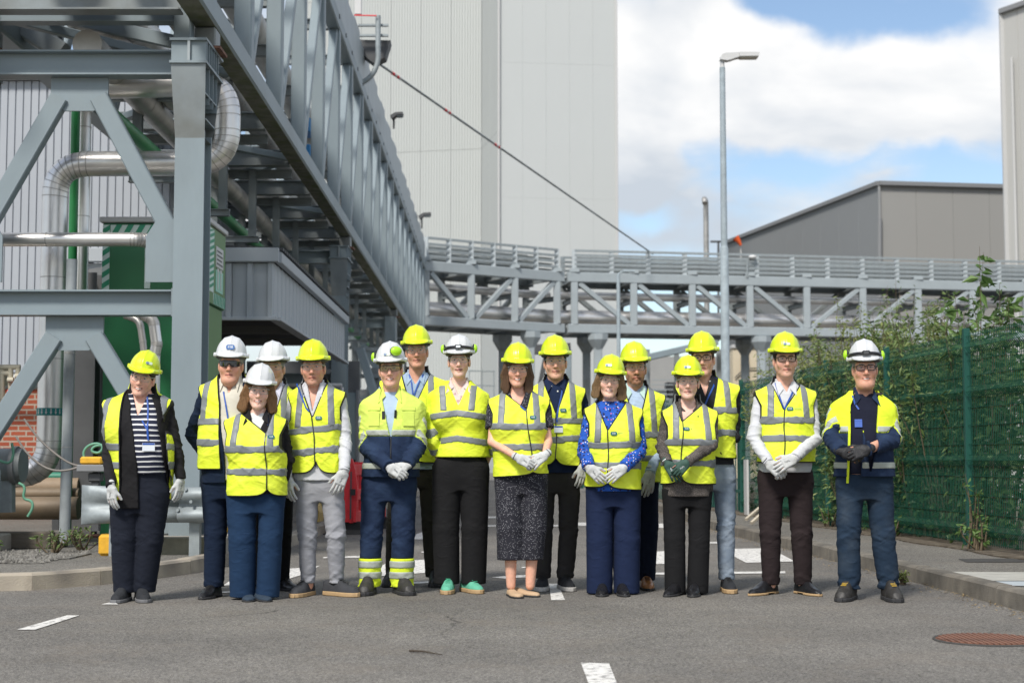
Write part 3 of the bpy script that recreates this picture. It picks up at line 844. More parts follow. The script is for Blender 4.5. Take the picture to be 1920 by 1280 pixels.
# ================================================================== the cross bridge behind the group
def cross_section(name, pA, pB, npost, diag, label, ncol, slats, yback=2.3, rail_posts=7):
    """pA, pB: ends of the near face, ground positions"""
    root = empty(name, (pA[0], pA[1], 0), label, 'pipe bridge', 'cross bridge sections')
    A = Vector((pA[0], pA[1], 0)); B = Vector((pB[0], pB[1], 0))
    d = (B - A).normalized(); nb = Vector((-d.y, d.x, 0)); L = (B - A).length
    zb, zt = ZCB, ZCT
    ext = d * 0.3
    for off in (0.0, yback):
        o = nb * off
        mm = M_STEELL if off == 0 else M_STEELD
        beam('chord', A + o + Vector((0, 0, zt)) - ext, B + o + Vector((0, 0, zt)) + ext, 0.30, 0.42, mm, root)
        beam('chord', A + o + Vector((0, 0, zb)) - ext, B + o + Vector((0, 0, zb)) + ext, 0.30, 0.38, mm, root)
        for k in range(npost + 1):
            p = A.lerp(B, k / npost) + o
            beam('post', p + Vector((0, 0, zb + .19)), p + Vector((0, 0, zt - .21)), 0.30, 0.30, mm, root, up=(0, 1, 0))
            if off == 0: box('post_cap', p + Vector((-.2, -.18, zt + .212)), p + Vector((.2, .18, zt + .36)), mm, root)
            if k < npost:
                q = A.lerp(B, (k + 1) / npost) + o
                if diag[k] > 0: a, b = (p + d * .2 + Vector((0, 0, zt - .25)), q - d * .2 + Vector((0, 0, zb + .22)))
                else: a, b = (p + d * .2 + Vector((0, 0, zb + .22)), q - d * .2 + Vector((0, 0, zt - .25)))
                beam('diagonal', a, b, 0.2, 0.2, mm, root)
    for k in range(npost + 1):
        p = A.lerp(B, k / npost)
        beam('floor_beam', p + nb * .16 + Vector((0, 0, zb)), p + nb * (yback - .16) + Vector((0, 0, zb)), 0.2, 0.28, M_STEELD, root, 'I')
        beam('roof_beam', p + nb * .16 + Vector((0, 0, zt)), p + nb * (yback - .16) + Vector((0, 0, zt)), 0.2, 0.28, M_STEELD, root, 'I')
        beam('mid_beam', p + nb * .16 + Vector((0, 0, zb + 1.25)), p + nb * (yback - .16) + Vector((0, 0, zb + 1.25)), 0.16, 0.2, M_STEELD, root, 'I')
    # slatted cable-rack parapet on top
    n = rail_posts
    for off in (0.0, yback):
        for k in range(n + 1):
            p = A.lerp(B, k / n) + nb * off
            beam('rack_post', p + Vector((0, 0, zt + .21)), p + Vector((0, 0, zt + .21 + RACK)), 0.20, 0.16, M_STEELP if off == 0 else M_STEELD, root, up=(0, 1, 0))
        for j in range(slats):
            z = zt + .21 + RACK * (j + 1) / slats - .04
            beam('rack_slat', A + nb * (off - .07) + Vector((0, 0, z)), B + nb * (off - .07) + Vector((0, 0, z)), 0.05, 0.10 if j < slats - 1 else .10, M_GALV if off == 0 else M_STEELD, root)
    for j in range(slats - 1):
        z = zt + .21 + RACK * (j + 1) / slats - .12
        for off in (.45, 1.7):
            beam('cable_tray', A + nb * off + Vector((0, 0, z)), B + nb * off + Vector((0, 0, z)), 0.28, 0.05, M_STEELD, root, 'C')
    for f in ncol:
        p = A.lerp(B, f)
        for off in (0.1, yback - .1):
            q = p + nb * off
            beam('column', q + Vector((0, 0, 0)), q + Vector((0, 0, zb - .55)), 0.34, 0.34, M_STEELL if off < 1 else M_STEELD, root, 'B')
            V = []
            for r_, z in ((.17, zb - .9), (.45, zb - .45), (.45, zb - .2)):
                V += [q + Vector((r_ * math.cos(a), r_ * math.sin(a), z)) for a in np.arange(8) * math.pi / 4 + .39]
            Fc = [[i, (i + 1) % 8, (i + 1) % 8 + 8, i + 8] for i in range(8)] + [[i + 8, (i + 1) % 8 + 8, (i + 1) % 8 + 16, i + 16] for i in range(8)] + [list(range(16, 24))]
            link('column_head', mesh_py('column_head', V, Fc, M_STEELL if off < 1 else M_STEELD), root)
    return root, d, nb
YC = 61.0
ZCT = Zat(499, YC); ZCB = Zat(601, YC); RACK = Zat(447, YC) - Zat(492, YC)
a = (Xat(797, YC), YC); b = (Xat(1045, 64.6), 64.6)
sec1, d1, nb1 = cross_section('pipe_bridge', a, b, 3, (1, -1, -1), 'left section of the pale cross bridge, between trestle and bend', (0.80,), 4, rail_posts=6)
a2 = (Xat(1078, 64.8), 64.8); b2 = (Xat(2130, 69.5), 69.5)
sec2, d2, nb2 = cross_section('pipe_bridge', a2, b2, 10, (1, 1, 1, 1, -1, -1, -1, -1, -1, -1), 'long right section of the pale cross bridge ending behind the shrubs', (0.04, 0.32, .6, .88), 5, rail_posts=16)
for nm, (A, B, d, nb) in (('left', (Vector((a[0], a[1], 0)), Vector((b[0], b[1], 0)), d1, nb1)), ('right', (Vector((a2[0], a2[1], 0)), Vector((b2[0], b2[1], 0)), d2, nb2))):
    for off, z, r, lb in ((.75, ZCB + .55, .30, 'thick clad pipe low inside the %s section of the cross bridge'), (1.3, ZCB + 1.52, .17, 'thinner clad pipe on the middle deck of the %s cross bridge section'), (1.75, ZCB + .5, .2, 'rear clad pipe inside the %s section of the cross bridge')):
        pipe([A + nb * off + Vector((0, 0, z)) - d * .6, B + nb * off + Vector((0, 0, z)) + d * .5], r, M_ALU, lb % nm)
# ================================================================== buildings
M_PALE = mat('pale_cladding', (0.455, 0.475, 0.462), 0.6, var=0.03, vscale=0.15, stretch=(1, 1, 0.3))
M_PALE2 = mat('pale_cladding_b', (0.490, 0.510, 0.503), 0.6, var=0.03, vscale=0.12)
M_GREYC = mat('grey_cladding', (0.270, 0.275, 0.275), 0.55, var=0.03, vscale=0.12)
M_TRIMW = mat('pale_trim', (0.50, 0.50, 0.49), 0.5, var=0.02)
M_TRIMG = mat('grey_trim', (0.22, 0.225, 0.23), 0.5, var=0.04)
def wall_panels(root, A, B, z0, z1, material, panel, rib=None, ribd=0.05, rows=1, gap=0.02, thick=0.12, trap=0.5):
    """wall from A to B (ground points) built of separate sheets; rib = rib spacing of a profiled sheet"""
    A, B = Vector((A[0], A[1], 0)), Vector((B[0], B[1], 0))
    L = (B - A).length; d = (B - A) / L; nrm = Vector((d.y, -d.x, 0))   # outward (towards camera for left->right walls)
    n = max(1, round(L / panel)); w = L / n; hh = (z1 - z0) / rows
    prof = [(gap / 2, 0)]
    if rib:
        k = max(1, round((w - gap) / rib)); s = (w - gap) / k
        prof = []
        for i in range(k):
            x = gap / 2 + i * s
            prof += [(x, 0), (x + s * trap, 0), (x + s * (trap + .04), ribd), (x + s * .96, ribd)]
        prof += [(w - gap / 2, 0)]
    else:
        prof = [(gap / 2, -gap / 2), (gap, 0), (w - gap, 0), (w - gap / 2, -gap / 2)]
    m = len(prof)
    V = [(x, y, gap / 2) for x, y in prof] + [(x, y, hh - gap / 2) for x, y in prof]
    V += [(gap / 2, -thick, gap / 2), (w - gap / 2, -thick, gap / 2), (gap / 2, -thick, hh - gap / 2), (w - gap / 2, -thick, hh - gap / 2)]
    Fc = [[i, i + 1, i + 1 + m, i + m] for i in range(m - 1)]
    e = 2 * m
    Fc += [[e, 0, m, e + 2], [m - 1, e + 1, e + 3, 2 * m - 1]]
    Fc += [list(range(m, 2 * m)) + [e + 3, e + 2], list(range(m - 1, -1, -1)) + [e, e + 1]]
    me = mesh_py('cladding_sheet', V, Fc, material)
    M = Matrix((d, nrm, Vector((0, 0, 1)))).transposed().to_4x4()
    for i in range(n):
        for r in range(rows):
            M2 = M.copy(); M2.translation = A + d * (w * i) + Vector((0, 0, z0 + hh * r))
            link('cladding_sheet', me, root, M2)
def slab_wall(root, A, B, z0, z1, material, depth):
    A, B = Vector((A[0], A[1], 0)), Vector((B[0], B[1], 0))
    d = (B - A).normalized(); nb = Vector((-d.y, d.x, 0))
    pts = [A + nb * .06, B + nb * .06, B + nb * depth, A + nb * depth]
    return poly('core_wall', [p + Vector((0, 0, z1)) for p in pts], z1 - z0, material, root)
# tall pale building
tb = empty('tall_building', (Xat(900, 108), 108, 0), 'tall pale windowless boiler house with ribbed left wall filling the background', 'building')
H = 46
a = (Xat(560, 112), 112); b = (Xat(902, 109), 109); c = (Xat(935, 102.5), 102.5); d = (Xat(1159, 103.5), 103.5); e = (Xat(1156, 128), 128)
slab_wall(tb, a, b, 0, H, M_PALE, 24); slab_wall(tb, c, d, 0, H, M_PALE2, 24)
wall_panels(tb, a, b, 0, H, M_PALE, 2.4, rib=0.20, ribd=0.035, rows=4)
wall_panels(tb, b, c, 0, H, M_PALE, 3.4, rows=4)
wall_panels(tb, c, d, 0, H, M_PALE2, 1.6, rows=5, gap=0.005)
wall_panels(tb, d, e, 0, H, M_PALE2, 3, rows=4, gap=.012)
beam('corner_trim', (c[0], c[1] - .08, 0), (c[0], c[1] - .08, H), .14, .2, M_TRIMW, tb)
beam('corner_trim', (d[0], d[1] - .06, 0), (d[0], d[1] - .06, H), .18, .2, M_TRIMW, tb)
# grey shed right of the bridge
sh = empty('grey_shed', (Xat(1660, 100), 100, 0), 'grey flat-sided shed with roof line falling to the left', 'building')
c0 = (Xat(1657, 100), 100.0); zc = Zat(347, 100)
cl = (Xat(1368, 127.5), 127.5); cr_ = (Xat(1935, 101.5), 101.5)
slab_wall(sh, cl, c0, 0, zc, M_GREYC, 6); slab_wall(sh, c0, cr_, 0, zc, M_GREYC, 12)
wall_panels(sh, cl, c0, 0, zc, mat('grey_cladding_left', (0.235, 0.245, 0.25), 0.55, var=0.03, vscale=.12), 3.0, rows=1, gap=.014)
wall_panels(sh, c0, cr_, 0, zc, mat('grey_cladding_right', (0.30, 0.295, 0.28), 0.55, var=0.03, vscale=.12), 2.4, rows=2, gap=.014)
beam('roof_trim', (cl[0], cl[1] - .1, zc + .1), (c0[0], c0[1] - .1, zc + .1), .4, .3, M_TRIMG, sh)
beam('roof_trim', (c0[0], c0[1] - .1, zc + .1), (cr_[0], cr_[1] - .1, zc + .1), .4, .3, M_TRIMG, sh)
beam('corner_trim', (c0[0], c0[1] - .06, 0), (c0[0], c0[1] - .06, zc - .1), .14, .16, M_GREYC, sh)
beam('downpipe', P(1652, 560, 100.4) + Vector((-.2, -.5, 0)), P(1652, 412, 100.4) + Vector((-.2, -.5, 0)), .3, .3, M_TRIMG, sh, 'R')
# pale tall block at right edge
rb = empty('pale_block', (Xat(1900, 84), 84, 0), 'pale block cut by the right edge with a white downpipe', 'building')
ra = (Xat(1896, 84), 84.0); rbb = (Xat(2300, 72), 72.0)
zr = Zat(27, 84)
slab_wall(rb, ra, rbb, 0, zr, M_GREYC, 15)
wall_panels(rb, ra, rbb, 0, zr, mat('pale_grey_cladding', (0.46, 0.455, 0.43), 0.55, var=.03, vscale=.12), 1.2, rows=1, gap=.02)
beam('corner_trim', (ra[0] + .05, ra[1] - .1, 0), (ra[0] + .05, ra[1] - .1, zr), .3, .2, M_TRIMW, rb)
beam('downpipe', (Xat(1912, 83.3), 83.0, 0), (Xat(1912, 83.3), 83.0, Zat(108, 83)), .16, .16, M_TRIMW, rb, 'R')
beam('roof_trim', (ra[0], ra[1] - .1, zr + .1), (rbb[0], rbb[1] - .1, zr + .1), .4, .3, M_TRIMG, rb)
# flue, orange windsock and small lamp on the shed side
fl = empty('flue_pipe', (Xat(1327, 92), 92, 0), 'slim steel flue with a bent top beside the lamp post', 'flue')
pt = arc_path([Vector((Xat(1328, 92), 92, 0)), Vector((Xat(1328, 92), 92, Zat(376, 92))), Vector((Xat(1322, 92), 91.2, Zat(377, 92))), Vector((Xat(1322, 92), 91.0, Zat(386, 92)))], .4, 6)
tube('flue_tube', pt, 0.16, M_ALUD, fl, 12)
beam('stay', P(1332, 453, 92), P(1354, 453, 92), .12, .12, M_DARK, fl)
beam('stay_post', P(1347, 640, 92), P(1347, 453, 92), .12, .12, M_DARK, fl)
ws = empty('windsock', P(1387, 457, 118), 'small orange windsock above the shed roof', 'windsock')
M_ORANGE = mat('orange_cloth', (0.85, 0.13, 0.03), 0.7, var=.05)
pw = [P(1389, 460, 118), P(1385, 452, 118), P(1379, 445, 118)]
tube('sock', pw, [.10, .18, .30], M_ORANGE, ws, 10)
beam('pole', P(1389, 520, 118.2), P(1389, 456, 118.2), .08, .08, M_WHITEM, ws)
dm = empty('dome_lamp', P(1411, 482, 66), 'small white dome lamp on the cross bridge parapet', 'lamp')
me = bpy.data.meshes.new('dome'); bm = bmesh.new(); bmesh.ops.create_uvsphere(bm, u_segments=14, v_segments=8, radius=.16); bmesh.ops.scale(bm, vec=(1.1, 1, .6), verts=bm.verts); bm.to_mesh(me); bm.free(); me.materials.append(M_WHITEM)
link('dome', me, dm, Matrix.Translation(P(1411, 482, 66)))
beam('stem', P(1401, 520, 66), P(1401, 486, 66), .06, .06, M_GALV, dm)
# low plant seen under the cross bridge
M_BEIGE = mat('beige_panel', (0.60, 0.52, 0.38), 0.7, var=0.06, vscale=.6)
hp = empty('plant_house', (Xat(1405, 78), 78, 0), 'beige plant house under the cross bridge right of the lamp post', 'building')
box('wall', (Xat(1376, 78), 78, 0), (Xat(1440, 78), 84, Zat(652, 78)), M_BEIGE, hp)
box('roof_edge', (Xat(1374, 78), 77.9, Zat(652, 78)), (Xat(1442, 78), 84, Zat(646, 78)), M_TRIMW, hp)
box('switch_box', (Xat(1394, 77.7), 77.7, Zat(715, 78)), (Xat(1404, 77.7), 77.98, Zat(668, 78)), M_DARK, hp)
beam('conduit', P(1399, 760, 77.9), P(1399, 716, 77.9), .1, .1, M_DARK, hp)
beam('cable', P(1378, 708, 77.9), P(1396, 690, 77.9), .05, .05, M_DARK, hp); beam('cable', P(1402, 690, 77.9), P(1424, 690, 77.9), .05, .05, M_DARK, hp)
for k, u in enumerate((1442, 1452, 1462)):
    pipe([Vector((Xat(u, 74), 74, 0)), Vector((Xat(u, 74), 74, ZCB + .3))], .11, M_GALV, ('left', 'middle', 'right')[k] + ' one of three upright grey pipes beside the beige plant house', group='riser pipes')
lr = empty('lean_to_roof', (Xat(1280, 82), 82, 0), 'low grey lean-to roof with sloping beam under the cross bridge', 'shed')
beam('roof_beam', P(1205, 672, 80), P(1345, 640, 80), .5, .35, M_STEEL, lr)
beam('roof_beam', P(1370, 660, 81), P(1490, 628, 81), .4, .35, M_STEEL, lr)
for u in (1215, 1270, 1310, 1350, 1385, 1480):
    beam('post', (Xat(u, 81), 81, 0), (Xat(u, 81), 81, Zat(655, 81)), .25, .25, M_STEELD, lr)
box('back_wall', (Xat(1200, 90), 90, 0), (Xat(1500, 90), 91, Zat(668, 90)), mat('dull_wall', (.30, .30, .29), .7, var=.1, vscale=.5), lr)
for k, (u, v) in enumerate(((1238, 740), (1262, 728), (1255, 770))):
    p = P(u, v, 79)
    box('machine_box', p + Vector((-.4, -.4, -.5)), p + Vector((.4, .4, .3)), (M_GALV, M_DARK, M_STEELD)[k], lr, .03)
for k in range(6):
    beam('rail', P(1222, 712 + k * 9, 78.5), P(1262, 712 + k * 9, 78.5), .05, .05, M_GALV, lr)
tr_ = empty('transformer_frame', (Xat(900, 80), 80, 0), 'dark portal frame and rails standing behind the two women in the middle', 'frame')
beam('portal_beam', P(985, 656, 78), P(1070, 652, 78), .35, .5, M_DARK, tr_)
beam('portal_leg', P(995, 860, 78), P(995, 656, 78), .3, .3, M_DARK, tr_); beam('portal_leg', P(1066, 860, 78), P(1066, 656, 78), .3, .3, M_STEEL, tr_)
beam('portal_brace', P(1005, 760, 78), P(1025, 660, 78), .25, .25, M_DARK, tr_)
for v in (695, 722):
    beam('guard_rail', P(878, v, 70), P(928, v + 1, 70), .06, .06, M_GALV, tr_)
for u in (880, 904, 926):
    beam('guard_post', P(u, 760, 70), P(u, 694, 70), .05, .05, M_GALV, tr_)

# ================================================================== left yard
M_CLADL = mat('blue_grey_cladding', (0.40, 0.425, 0.46), 0.5, var=0.05, vscale=.7)
def brick_mat():
    m = bpy.data.materials.new('red_brick'); m.use_nodes = True
    nt = m.node_tree; n, l = nt.nodes, nt.links; b = n['Principled BSDF']; b.inputs['Roughness'].default_value = .85
    g = n.new('ShaderNodeTexCoord'); mp = n.new('ShaderNodeMapping'); mp.inputs['Rotation'].default_value = (math.radians(90), 0, 0)
    l.new(g.outputs['Object'], mp.inputs['Vector'])
    t = n.new('ShaderNodeTexBrick'); t.inputs['Scale'].default_value = 1.0
    t.inputs['Color1'].default_value = (.42, .10, .045, 1); t.inputs['Color2'].default_value = (.32, .07, .035, 1); t.inputs['Mortar'].default_value = (.42, .36, .29, 1)
    t.inputs['Brick Width'].default_value = .225; t.inputs['Row Height'].default_value = .075; t.inputs['Mortar Size'].default_value = .011
    l.new(mp.outputs['Vector'], t.inputs['Vector']); l.new(t.outputs['Color'], b.inputs['Base Color'])
    bp = n.new('ShaderNodeBump'); bp.inputs['Strength'].default_value = .6; bp.inputs['Distance'].default_value = .008; bp.invert = True
    l.new(t.outputs['Fac'], bp.inputs['Height']); l.new(bp.outputs['Normal'], b.inputs['Normal'])
    return m
YW = 22.0
lw = empty('clad_building', (-8, YW, .11), 'blue-grey ribbed metal building on a red brick base at far left', 'building')
zt_, zm_ = Zat(152, YW), Zat(698, YW)
slab_wall(lw, (-13, YW + .05), (-4.9, YW + .05), zm_, zt_, M_CLADL, 5)
wall_panels(lw, (-13, YW), (-4.9, YW), zm_, zt_, M_CLADL, 0.92, rib=.115, ribd=-.022, gap=.006, trap=.80)
box('coping', (-13.1, YW - .12, zt_ + .01), (-4.8, YW + .4, zt_ + .10), mat('coping_white', (.62, .63, .64), .5), lw)
box('brick_base', (-13, YW + .08, .10), (-4.9, YW + 4, zm_ - .02), brick_mat(), lw)
box('flashing', (-13, YW - .10, zm_ - .06), (-4.9, YW + .07, zm_ - .01), M_TRIMG, lw)
pipe([Vector((-12, YW - .35, Zat(712, YW))), Vector((-5.0, YW - .35, Zat(712, YW)))], .055, M_WHITEM, 'white pipe along the foot of the ribbed cladding')
pipe([Vector((-12, YW - .25, Zat(726, YW))), Vector((-5.0, YW - .25, Zat(726, YW)))], .03, M_GALV, 'thin grey conduit under the white pipe on the brick base')
# dark stanchion behind the drain pipe
ds = empty('stanchion', (Xat(160, 17), 17, .11), 'dark brownish steel stanchion behind the drain pipe', 'stanchion')
beam('shaft', (Xat(160, 17), 17, .1), (Xat(161, 17), 17, 3.0), .225, .25, mat('brown_grey_steel', (.115, .115, .118), .6, var=.1), ds, 'I', up=(0, 1, 0))
box('base_plate', (Xat(160, 17) - .2, 16.8, .11), (Xat(160, 17) + .2, 17.2, .14), M_RUST, ds)
# small roof over the pipes
rf = empty('pipe_shelter', (Xat(145, 17.6), 17.6, .11), 'grey sloping sheet roof of a small shelter left of the green cubicle', 'shelter')
y_ = 17.6
poly('roof_sheet', [P(98, 516, y_), P(194, 500, y_), P(194, 526, y_), P(104, 536, y_)], 1.6, M_TRIMG, rf, up=Vector((0, -1, 0)))
poly('fascia', [P(104, 537, y_ + .04), P(194, 527, y_ + .04), P(194, 545, y_ + .04), P(106, 550, y_ + .04)], 1.5, M_DARK, rf, up=Vector((0, -1, 0)))
beam('post', (Xat(204, y_), y_, .11), (Xat(204, y_), y_, Zat(462, y_)), .12, .12, M_TRIMG, rf)
# green emergency shower cubicle with striped head
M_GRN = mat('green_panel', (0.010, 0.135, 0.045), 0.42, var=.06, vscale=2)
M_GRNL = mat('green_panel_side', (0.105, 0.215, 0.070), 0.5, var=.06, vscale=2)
M_GRNW = mat('mint_white', (.62, .74, .68), .5, var=.03)
M_GRNS = mat('stripe_green', (.02, .27, .14), .5, var=.03)
x0, x1, y0, y1 = -4.22, Xat(383, 15.9), 15.9, 16.85
zh0, zh1 = Zat(566, 15.9), Zat(418, 15.9)
cu = empty('shower_cubicle', ((x0 + x1) / 2, 16.3, .11), 'green safety shower cubicle with striped head behind the trestle column', 'cubicle')
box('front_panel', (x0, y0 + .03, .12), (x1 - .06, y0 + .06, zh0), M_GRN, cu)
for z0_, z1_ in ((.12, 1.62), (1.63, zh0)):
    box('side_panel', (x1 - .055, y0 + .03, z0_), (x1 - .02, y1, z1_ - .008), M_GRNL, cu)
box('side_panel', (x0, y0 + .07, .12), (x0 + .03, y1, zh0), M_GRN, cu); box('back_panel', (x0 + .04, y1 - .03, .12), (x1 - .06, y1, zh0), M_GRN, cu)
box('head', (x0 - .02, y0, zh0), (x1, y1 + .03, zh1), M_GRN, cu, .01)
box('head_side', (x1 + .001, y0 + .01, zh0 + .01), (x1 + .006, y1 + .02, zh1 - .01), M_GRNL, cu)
box('roof', (x0 - .05, y0 - .04, zh1 + .002), (x1 + .03, y1 + .05, zh1 + .06), M_TRIMW, cu, .01)
def stripes(o, ux, uz, n, w, L, skew, root, nrm):
    """hazard strip: white board with slanted green bars"""
    pts = [o, o + ux * w, o + ux * w + uz * L, o + uz * L]
    poly('strip_board', [p + nrm * .004 for p in pts], .004, M_GRNW, root, up=nrm)
    for k in range(n):
        a = L * (k + .1) / n; h = L / n * .5
        q = [o + uz * a, o + ux * w + uz * min(L, a + skew), o + ux * w + uz * min(L, a + skew + h), o + uz * (a + h)]
        poly('stripe', [p + nrm * .008 for p in q], .003, M_GRNS, root, up=nrm)
fy = Vector((0, -1, 0)); ex, ez, ey = Vector((1, 0, 0)), Vector((0, 0, 1)), Vector((0, 1, 0))
zh = zh1 - zh0
stripes(Vector((x0 - .02, y0, zh0 + .12)), ex, ez, 6, .075, zh - .14, .05, cu, fy)
stripes(Vector((x0 - .02, y0, zh0 + .02)), ez, ex, 9, .09, x1 - x0, .05, cu, fy)
stripes(Vector((x0 + .06, y0, zh1 - .11)), ez, ex, 8, .09, x1 - x0 - .1, .05, cu, fy)
box('window', (x0 + .42, y0 - .008, zh0 + .14), (x0 + .48, y0 - .002, zh1 - .14), M_GRNW, cu)
nx = Vector((1, 0, 0))
stripes(Vector((x1 + .006, y0 + .01, zh0 + .13)), ey, ez, 10, .30, zh - .16, .07, cu, nx)
stripes(Vector((x1 + .006, y0 + .31, zh0 + .01)), ez, ey, 8, .12, .66, .03, cu, nx)
box('sign', (x1 + .006, y0 + .42, zh1 - .40), (x1 + .013, y0 + .82, zh1 - .18), M_WHITEM, cu)
for k in range(4):
    box('sign_line', (x1 + .0135, y0 + .46, zh1 - .37 + k * .045), (x1 + .016, y0 + .78 - .05 * (k % 2), zh1 - .355 + k * .045), M_DARK, cu)
box('pictogram_panel', (x1 + .006, y0 + .42, zh0 + .16), (x1 + .012, y0 + .82, zh1 - .43), mat('mint', (.30, .60, .47), .5, var=.02), cu)
for yy in (.50, .66):
    box('pictogram', (x1 + .0125, y0 + yy, zh0 + .19), (x1 + .016, y0 + yy + .05, zh0 + .36), M_WHITEM, cu)
    box('pictogram', (x1 + .0125, y0 + yy - .02, zh0 + .37), (x1 + .016, y0 + yy + .07, zh0 + .41), M_WHITEM, cu)
# flexible shower hoses at its front
pipe([P(236, 592, 15.5), P(262, 600, 15.45), P(268, 640, 15.45), P(272, 680, 15.45), P(272, 760, 15.45)], .035, M_ALUD, 'crumpled silver flexible duct in front of the green cubicle', bend=.12, bands=.05)
pipe([P(268, 590, 15.3), P(288, 600, 15.3), P(294, 645, 15.3), P(290, 665, 15.3), P(288, 980, 15.3)], .055, M_ALU, 'bright ribbed silver duct beside the trestle column', bend=.1, bands=.08)
# canopy
cz0, cz1 = Zat(598, 18.6), Zat(467, 18.6)
xk = Xat(510, 18.6); yk0, yk1 = 18.6, 27.2
xk2 = Xat(643, yk1)
ca = empty('canopy', (xk - 1, 22, 2.6), 'grey sheet-metal loading canopy with deep fascia under the trestle', 'canopy')
M_FASC = mat('fascia_grey', (.40, .43, .455), .5, var=.05, vscale=1.5)
wall_panels(ca, (-5.4, yk0), (xk, yk0), cz0 + .02, cz1 - .17, M_FASC, .46, rib=.23, ribd=.04, gap=.006, trap=.7)
wall_panels(ca, (xk, yk0), (xk2, yk1), cz0 + .02, cz1 - .17, M_FASC, .72, rib=.36, ribd=.012, gap=.012, trap=.8)
d_ = Vector((xk2 - xk, yk1 - yk0, 0)).normalized(); n_ = Vector((d_.y, -d_.x, 0))
A_ = Vector((xk, yk0, 0)); B_ = Vector((xk2, yk1, 0))
beam('top_trim', Vector((-5.4, yk0 - .045, cz1 - .08)), Vector((xk + .06, yk0 - .045, cz1 - .08)), .10, .17, M_FASC, ca)
beam('top_trim', A_ + n_ * .05 + Vector((0, 0, cz1 - .10)), B_ + n_ * .05 + Vector((0, 0, cz1 - .10)), .08, .13, M_FASC, ca)
beam('bottom_trim', Vector((-5.4, yk0 - .04, cz0)), Vector((xk + .05, yk0 - .04, cz0)), .09, .04, M_FASC, ca)
beam('bottom_trim', A_ + n_ * .045 + Vector((0, 0, cz0)), B_ + n_ * .045 + Vector((0, 0, cz0)), .09, .04, M_FASC, ca)
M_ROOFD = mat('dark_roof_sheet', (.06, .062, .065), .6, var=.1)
k = 0
t = .1
while t < (B_ - A_).length:
    p = A_ + d_ * t
    beam('roof_rib', p + n_ * .10 + Vector((0, 0, cz1 + .005)), p - n_ * 2.2 + Vector((0, 0, cz1 + .12)), .11, .035, M_ROOFD, ca, up=(0, 0, 1)); t += .17
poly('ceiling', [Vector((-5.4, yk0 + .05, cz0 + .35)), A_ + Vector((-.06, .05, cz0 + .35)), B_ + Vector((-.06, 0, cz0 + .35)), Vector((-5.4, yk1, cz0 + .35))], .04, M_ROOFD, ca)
for y in (20.4, 22.8, 25.2):
    beam('purlin', (-5.4, y, cz0 + .22), (xk + (xk2 - xk) * (y - yk0) / (yk1 - yk0) - .06, y, cz0 + .22), .06, .12, M_TRIMG, ca)
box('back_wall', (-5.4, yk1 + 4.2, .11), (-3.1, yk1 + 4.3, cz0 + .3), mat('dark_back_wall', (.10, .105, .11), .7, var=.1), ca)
for k in range(3):
    xw = -5.2 + k * .72
    box('window', (xw, yk1 + 4.12, .95), (xw + .6, yk1 + 4.19, 2.3), mat('window_glass', (.20, .25, .27), .12, var=.1, vscale=1), ca)
    box('window_frame', (xw + .605, yk1 + 4.10, .9), (xw + .66, yk1 + 4.19, 2.35), M_TRIMG, ca)
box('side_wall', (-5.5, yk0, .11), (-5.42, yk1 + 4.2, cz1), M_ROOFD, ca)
for u in (700, 690):
    pass
hr = empty('handrail', (Xat(560, 24), 24, .11), 'white tubular handrail beneath the canopy behind the group', 'handrail')
z1_ = Zat(722, 24)
for z in (z1_, z1_ - .35, z1_ - .7):
    beam('rail', (-5.0, 24.0, z), (Xat(640, 24), 24.0, z), .06, .06, M_WHITEM, hr, 'R')
for k in range(5):
    x = -5.0 + k * (Xat(640, 24) + 5.0) / 4
    beam('rail_post', (x, 24.0, .11), (x, 24.0, z1_ - .03), .055, .055, M_WHITEM, hr, 'R')
# yard equipment seen right of the far column
eq = empty('pump_skid', (Xat(690, 36), 36, 0), 'grey pump skid with ladder under the far end of the trestle', 'machinery')
for u, v0, v1, w in ((666, 640, 900, .16), (700, 690, 900, .3), (716, 720, 900, .12), (745, 640, 900, .2)):
    beam('upright', P(u, v1, 38), P(u, v0, 38), w, w, M_STEELD, eq)
for v in (655, 705, 745, 790):
    beam('crossbar', P(664, v, 37.8), P(748, v, 37.8), .10, .10, M_STEELD, eq)
beam('slant', P(676, 655, 37.6), P(702, 740, 37.6), .3, .2, M_STEEL, eq)
box('tank', P(690, 800, 39) + Vector((-.6, 0, -.6)), P(690, 800, 39) + Vector((.5, 1, .5)), M_STEELD, eq, .1)
box('orange_lamp', P(663, 815, 37.5) + Vector((-.07, -.05, -.07)), P(663, 815, 37.5) + Vector((.07, .05, .07)), M_ORANGE, eq, .02)
sc_ = empty('vertical_tank', (Xat(650, 50), 50, 0), 'dark clad vessel row behind the canopy', 'vessel')
box('vessel_wall', (-8, 50, 0), (-3.9, 52, 3.2), mat('vessel_grey', (.14, .15, .155), .6, var=.1, vscale=.5), sc_)

